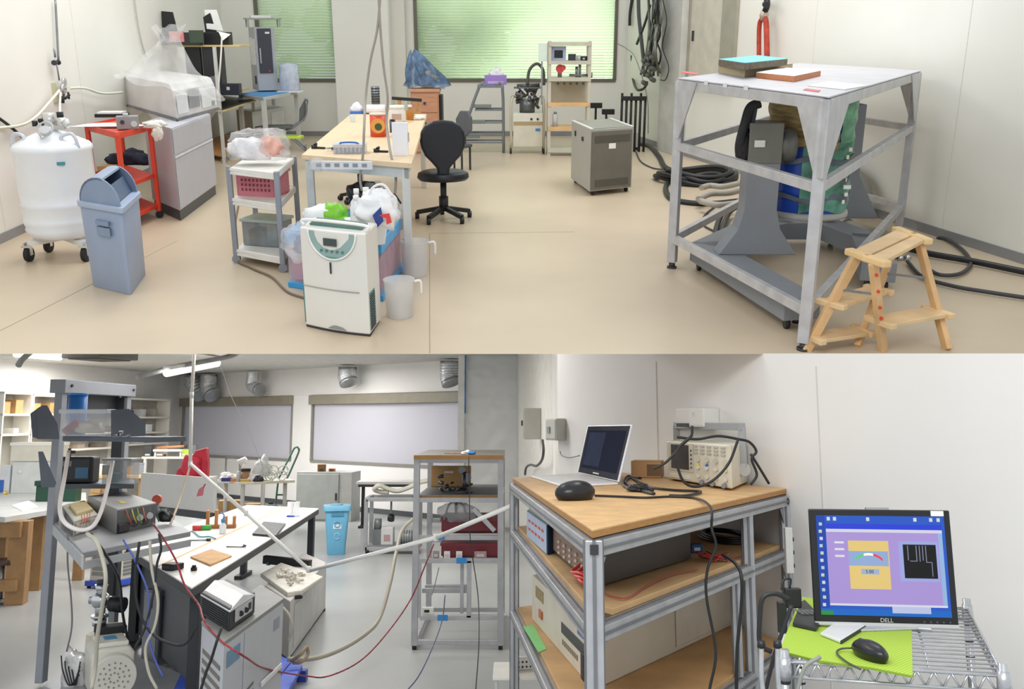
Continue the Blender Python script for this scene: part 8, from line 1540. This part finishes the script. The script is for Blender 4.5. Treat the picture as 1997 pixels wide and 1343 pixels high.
for i, (x, lab) in enumerate(((1486, 'silver cable stem at the lower left of the wire cart, left one'), (1518, 'silver cable stem at the lower left of the wire cart, right one'))):
    t = Thing(RB, 'support_tube', lab, 'cable stem', RB.y(x + 8, 1390, 2.15), 0, None, 2.15 / F); m = t.mb(); m.tube([(0, 0, 0), (-6, 0, 60), (-4, 0, 118)], 5, 8); t.part('stem_tube', m, CW); m = t.mb(); m.cyl((-4, 0, 116), (-4, 0, 128), 8, 7); t.part('black_cap', m, BLACK)
t = Thing(RB, 'case_below', 'dark computer case standing on the lower wire shelf', 'computer', W3(.35, .4, .306) + Vector((cz[0].x, cz[0].y, 0)), .2); t.o.name = 'desktop_computer'; m = MB(); m.box(-.1, 0, 0, .25, .35, .42); t.part('case_body', m, mt('a9aaa6', .45), .006); m = MB(); m.box(-.08, -.008, .05, .23, 0, .38); t.part('front_panel', m, DARK, .003)
# cables around the oscilloscope
yo = OS.loc.y
for pts, lab, Y_ in ((((1275, 914), (1300, 900), (1330, 868), (1348, 850), (1350, 830)), 'black probe cable rising from the carton to the handle', yo - .12), (((1350, 848), (1320, 880), (1328, 930), (1350, 948), (1385, 940), (1420, 905), (1440, 855)), 'black probe cable looping across the oscilloscope front', yo - .16), (((1320, 852), (1360, 856), (1400, 850), (1440, 856), (1462, 862), (1475, 880), (1466, 895), (1476, 925), (1464, 945)), 'black cable laid over the oscilloscope and down its right side', yo - .05), (((1464, 885), (1480, 910), (1500, 943)), 'black cable slanting right of the oscilloscope', yo)):
    cable(RB, 'probe_cable', lab, [RB.y(x, y, Y_) for x, y in pts], .006, BLACK)
cable(RB, 'usb_cable', 'black cable curled behind the mouse on the bench top', [RB.z(x, y, BZ + .008) for x, y in ((1250, 932), (1224, 928), (1216, 946), (1250, 956), (1276, 962), (1240, 950), (1220, 940), (1232, 932), (1262, 948), (1310, 955), (1366, 958), (1340, 966), (1305, 966))], .006, BLACK)
t = onb('black_connector', 'thick black connector bundle on the bench top right of the laptop', 'connector', 1246, 958, BZ, -.3); m = t.mb(); m.blob((0, 0, 6), (22, 24, 9), 4, .4); t.part('connector_body', m, BLACK); m = t.mb(); m.cyl((14, -4, 5), (30, -14, 4), 3); t.part('plug', m, BLACK)
# ---------------- rope, tubes and cables across the lower lab
RP = mt('f4f4f0', .5, 0, .02)
def cab(lab, pts, r_, mat, nm='cable'): return cable(RB, nm, lab, [RB.y(x, y, Y) for x, y, Y in pts], r_ * .68, mat)
m = [(378, 690, 6.3), (374, 760, 6.3), (371, 905, 6.3)]
def rope(lab, pts, r_=.0125, nm='white_tube'):
    t = Thing(RB, nm, lab, 'tube', RB.y(*pts[0])); P = [t.inv(RB.y(x, y, Y)) for x, y, Y in pts]; mb = MB()
    for a_, b_ in zip(P, P[1:]): mb.cyl(a_, b_, r_, None, 12)
    t.part('tube_body', mb, RP); mb = MB(); [mb.cyl(p - Vector((0, 0, .02)), p + Vector((0, 0, .02)), r_ * 1.15, None, 12) for p in P[1:]]; t.part('joint', mb, RP)
rope('white tube hanging from the ceiling above the partition board', [(379, 686, 6.3), (374, 770, 6.3), (371, 905, 6.3)])
rope('white tube slanting down over the white desk to its right end', [(372, 905, 6.25), (480, 1000, 6.1), (602, 1110, 6.0)])
rope('white tube rising from the desk end to the instrument bench', [(604, 1112, 6.0), (850, 1048, 5.4), (1000, 985, 5.0)])
cab('white tube end bent down at the left of the instrument bench', [(1000, 985, 4.98), (1004, 1010, 4.98), (1012, 1040, 4.98)], .012, RP, 'white_tube')
cab('pale cord running down to the left from the tube corner', [(371, 908, 6.25), (352, 970, 6.1), (330, 1028, 5.9)], .012, mt('cdbfae', .5), 'pale_cable')
t = Thing(RB, 'red_tag', 'small red tag hanging on the white tube before the partition board', 'tag', RB.y(391, 968, 6.2), 0, None, 6.2 / F); m = t.mb(); m.prism([(-8, 0), (4, 2), (6, 16), (2, 18), (-4, 14)], 0, 2, 'y'); t.part('tag_film', m, mt('e08088', .5)); m = t.mb(); m.cyl((4, 1, 16), (8, 1, 24), 1.5); t.part('tie', m, mt('d66070', .5))
cab('thin white wire hanging across the left window', [(426, 700, 12.6), (452, 775, 12.6), (480, 830, 13.0), (512, 908, 13.4)], .006, mt('c9c6c0', .5), 'hanging_wire')
cab('thick white tube looping from the black case around to the power supply', [(134, 880, 5.5), (126, 930, 5.2), (117, 985, 4.9), (124, 1016, 4.8), (150, 1032, 4.8), (178, 1028, 4.8), (196, 1000, 4.9), (210, 950, 5.1), (220, 900, 5.5)], .017, mt('eae4e2', .5), 'white_hose')
cab('cream hose dropping from the middle rack shelf down to the pump', [(170, 1040, 4.6), (188, 1056, 4.5), (200, 1090, 4.5), (206, 1130, 4.5), (198, 1190, 4.6), (190, 1240, 4.7), (186, 1300, 4.8), (178, 1343, 4.8)], .015, mt('c9c4b4', .5), 'cream_hose')
cab('black power cable curving from the middle shelf down behind the post', [(176, 1040, 4.65), (205, 1080, 4.7), (232, 1130, 5.2), (240, 1200, 5.6), (252, 1260, 5.7)], .012, BLACK, 'power_cable')
cab('thin grey cable hanging at the left inside the rack', [(132, 1040, 5.3), (132, 1100, 5.3), (138, 1160, 5.3), (140, 1220, 5.3), (130, 1270, 5.3)], .007, mt('77787a', .5), 'thin_cable')
for i, (pts, c_, r_, lab) in enumerate(((((272, 1056), (264, 1120), (268, 1180), (288, 1225), (320, 1250), (360, 1256), (384, 1220)), '1c1d20', .010, 'black cable hanging in a wide loop below the desk corner'), (((292, 1054), (296, 1110), (308, 1170), (302, 1220), (284, 1262), (290, 1310), (306, 1343)), 'b9b5a6', .011, 'cream cable dropping from the middle shelf to the floor'), (((240, 1052), (262, 1090), (290, 1160), (288, 1230), (300, 1280), (318, 1320)), '4c5fae', .007, 'blue cable dropping from the middle shelf to the floor'), (((310, 1040), (314, 1070), (306, 1100), (300, 1150), (284, 1220), (262, 1265)), '26272a', .009, 'black cable twisting down behind the blue cable'))):
    cab(lab, [(x, y, 4.6) for x, y in pts], r_, mt(c_, .5), 'hanging_cable')
cab('red and black twisted wire running over the desk and floor to the centre rack', [(298, 1020, 4.7), (320, 1052, 4.6), (344, 1095, 4.6), (360, 1140, 4.6), (388, 1180, 4.4), (398, 1210, 4.15), (430, 1248, 4.1), (480, 1282, 4.1), (520, 1304, 4.9), (600, 1318, 5.75), (640, 1318, 5.8), (700, 1290, 6.0), (750, 1240, 6.2), (800, 1170, 6.4), (830, 1100, 6.4), (846, 1060, 6.45)], .007, mt('9c3440', .5, 0, .5, 40), 'red_wire')
cab('thick grey hose sweeping over the floor towards the centre rack', [(560, 1285, 6.1), (610, 1284, 6.15), (660, 1268, 6.3), (710, 1238, 6.6), (740, 1205, 6.9), (760, 1140, 7.2), (772, 1080, 7.6), (784, 1035, 8.2), (805, 1012, 8.8)], .022, mt('aaa596', .5), 'grey_hose')
cab('loop of tan hose lying at the foot of the pale cabinet', [(568, 1288, 5.9), (586, 1276, 5.85), (598, 1262, 5.9), (600, 1276, 5.9), (588, 1290, 5.85), (572, 1292, 5.9)], .016, mt('a08f74', .5), 'tan_hose')
cab('grey hose hanging on the side of the pale cabinet', [(552, 1185, 5.6), (564, 1200, 5.55), (570, 1225, 5.5), (562, 1250, 5.5)], .014, mt('b5b1a4', .5), 'grey_hose')
cab('black power cord hanging down the front of the water chiller', [(432, 1224, 3.9), (424, 1246, 3.85), (412, 1285, 3.85), (402, 1310, 3.85), (392, 1343, 3.85)], .009, BLACK, 'power_cable')
cab('thin blue grey wire hanging through the centre rack to the floor', [(868, 1160, 6.3), (862, 1210, 6.2), (840, 1270, 5.9), (815, 1320, 5.75), (790, 1350, 5.7)], .006, mt('55607c', .5), 'thin_cable')
cab('thin dark wire hanging straight through the centre rack', [(914, 890, 6.3), (916, 1000, 6.3), (918, 1060, 6.3), (932, 1160, 6.3), (934, 1250, 6.0), (928, 1343, 5.8)], .005, DARK, 'thin_cable')
cab('grey wires hanging in the middle of the centre rack', [(856, 1106, 6.4), (848, 1140, 6.4), (842, 1160, 6.4)], .005, GREY, 'thin_cable')
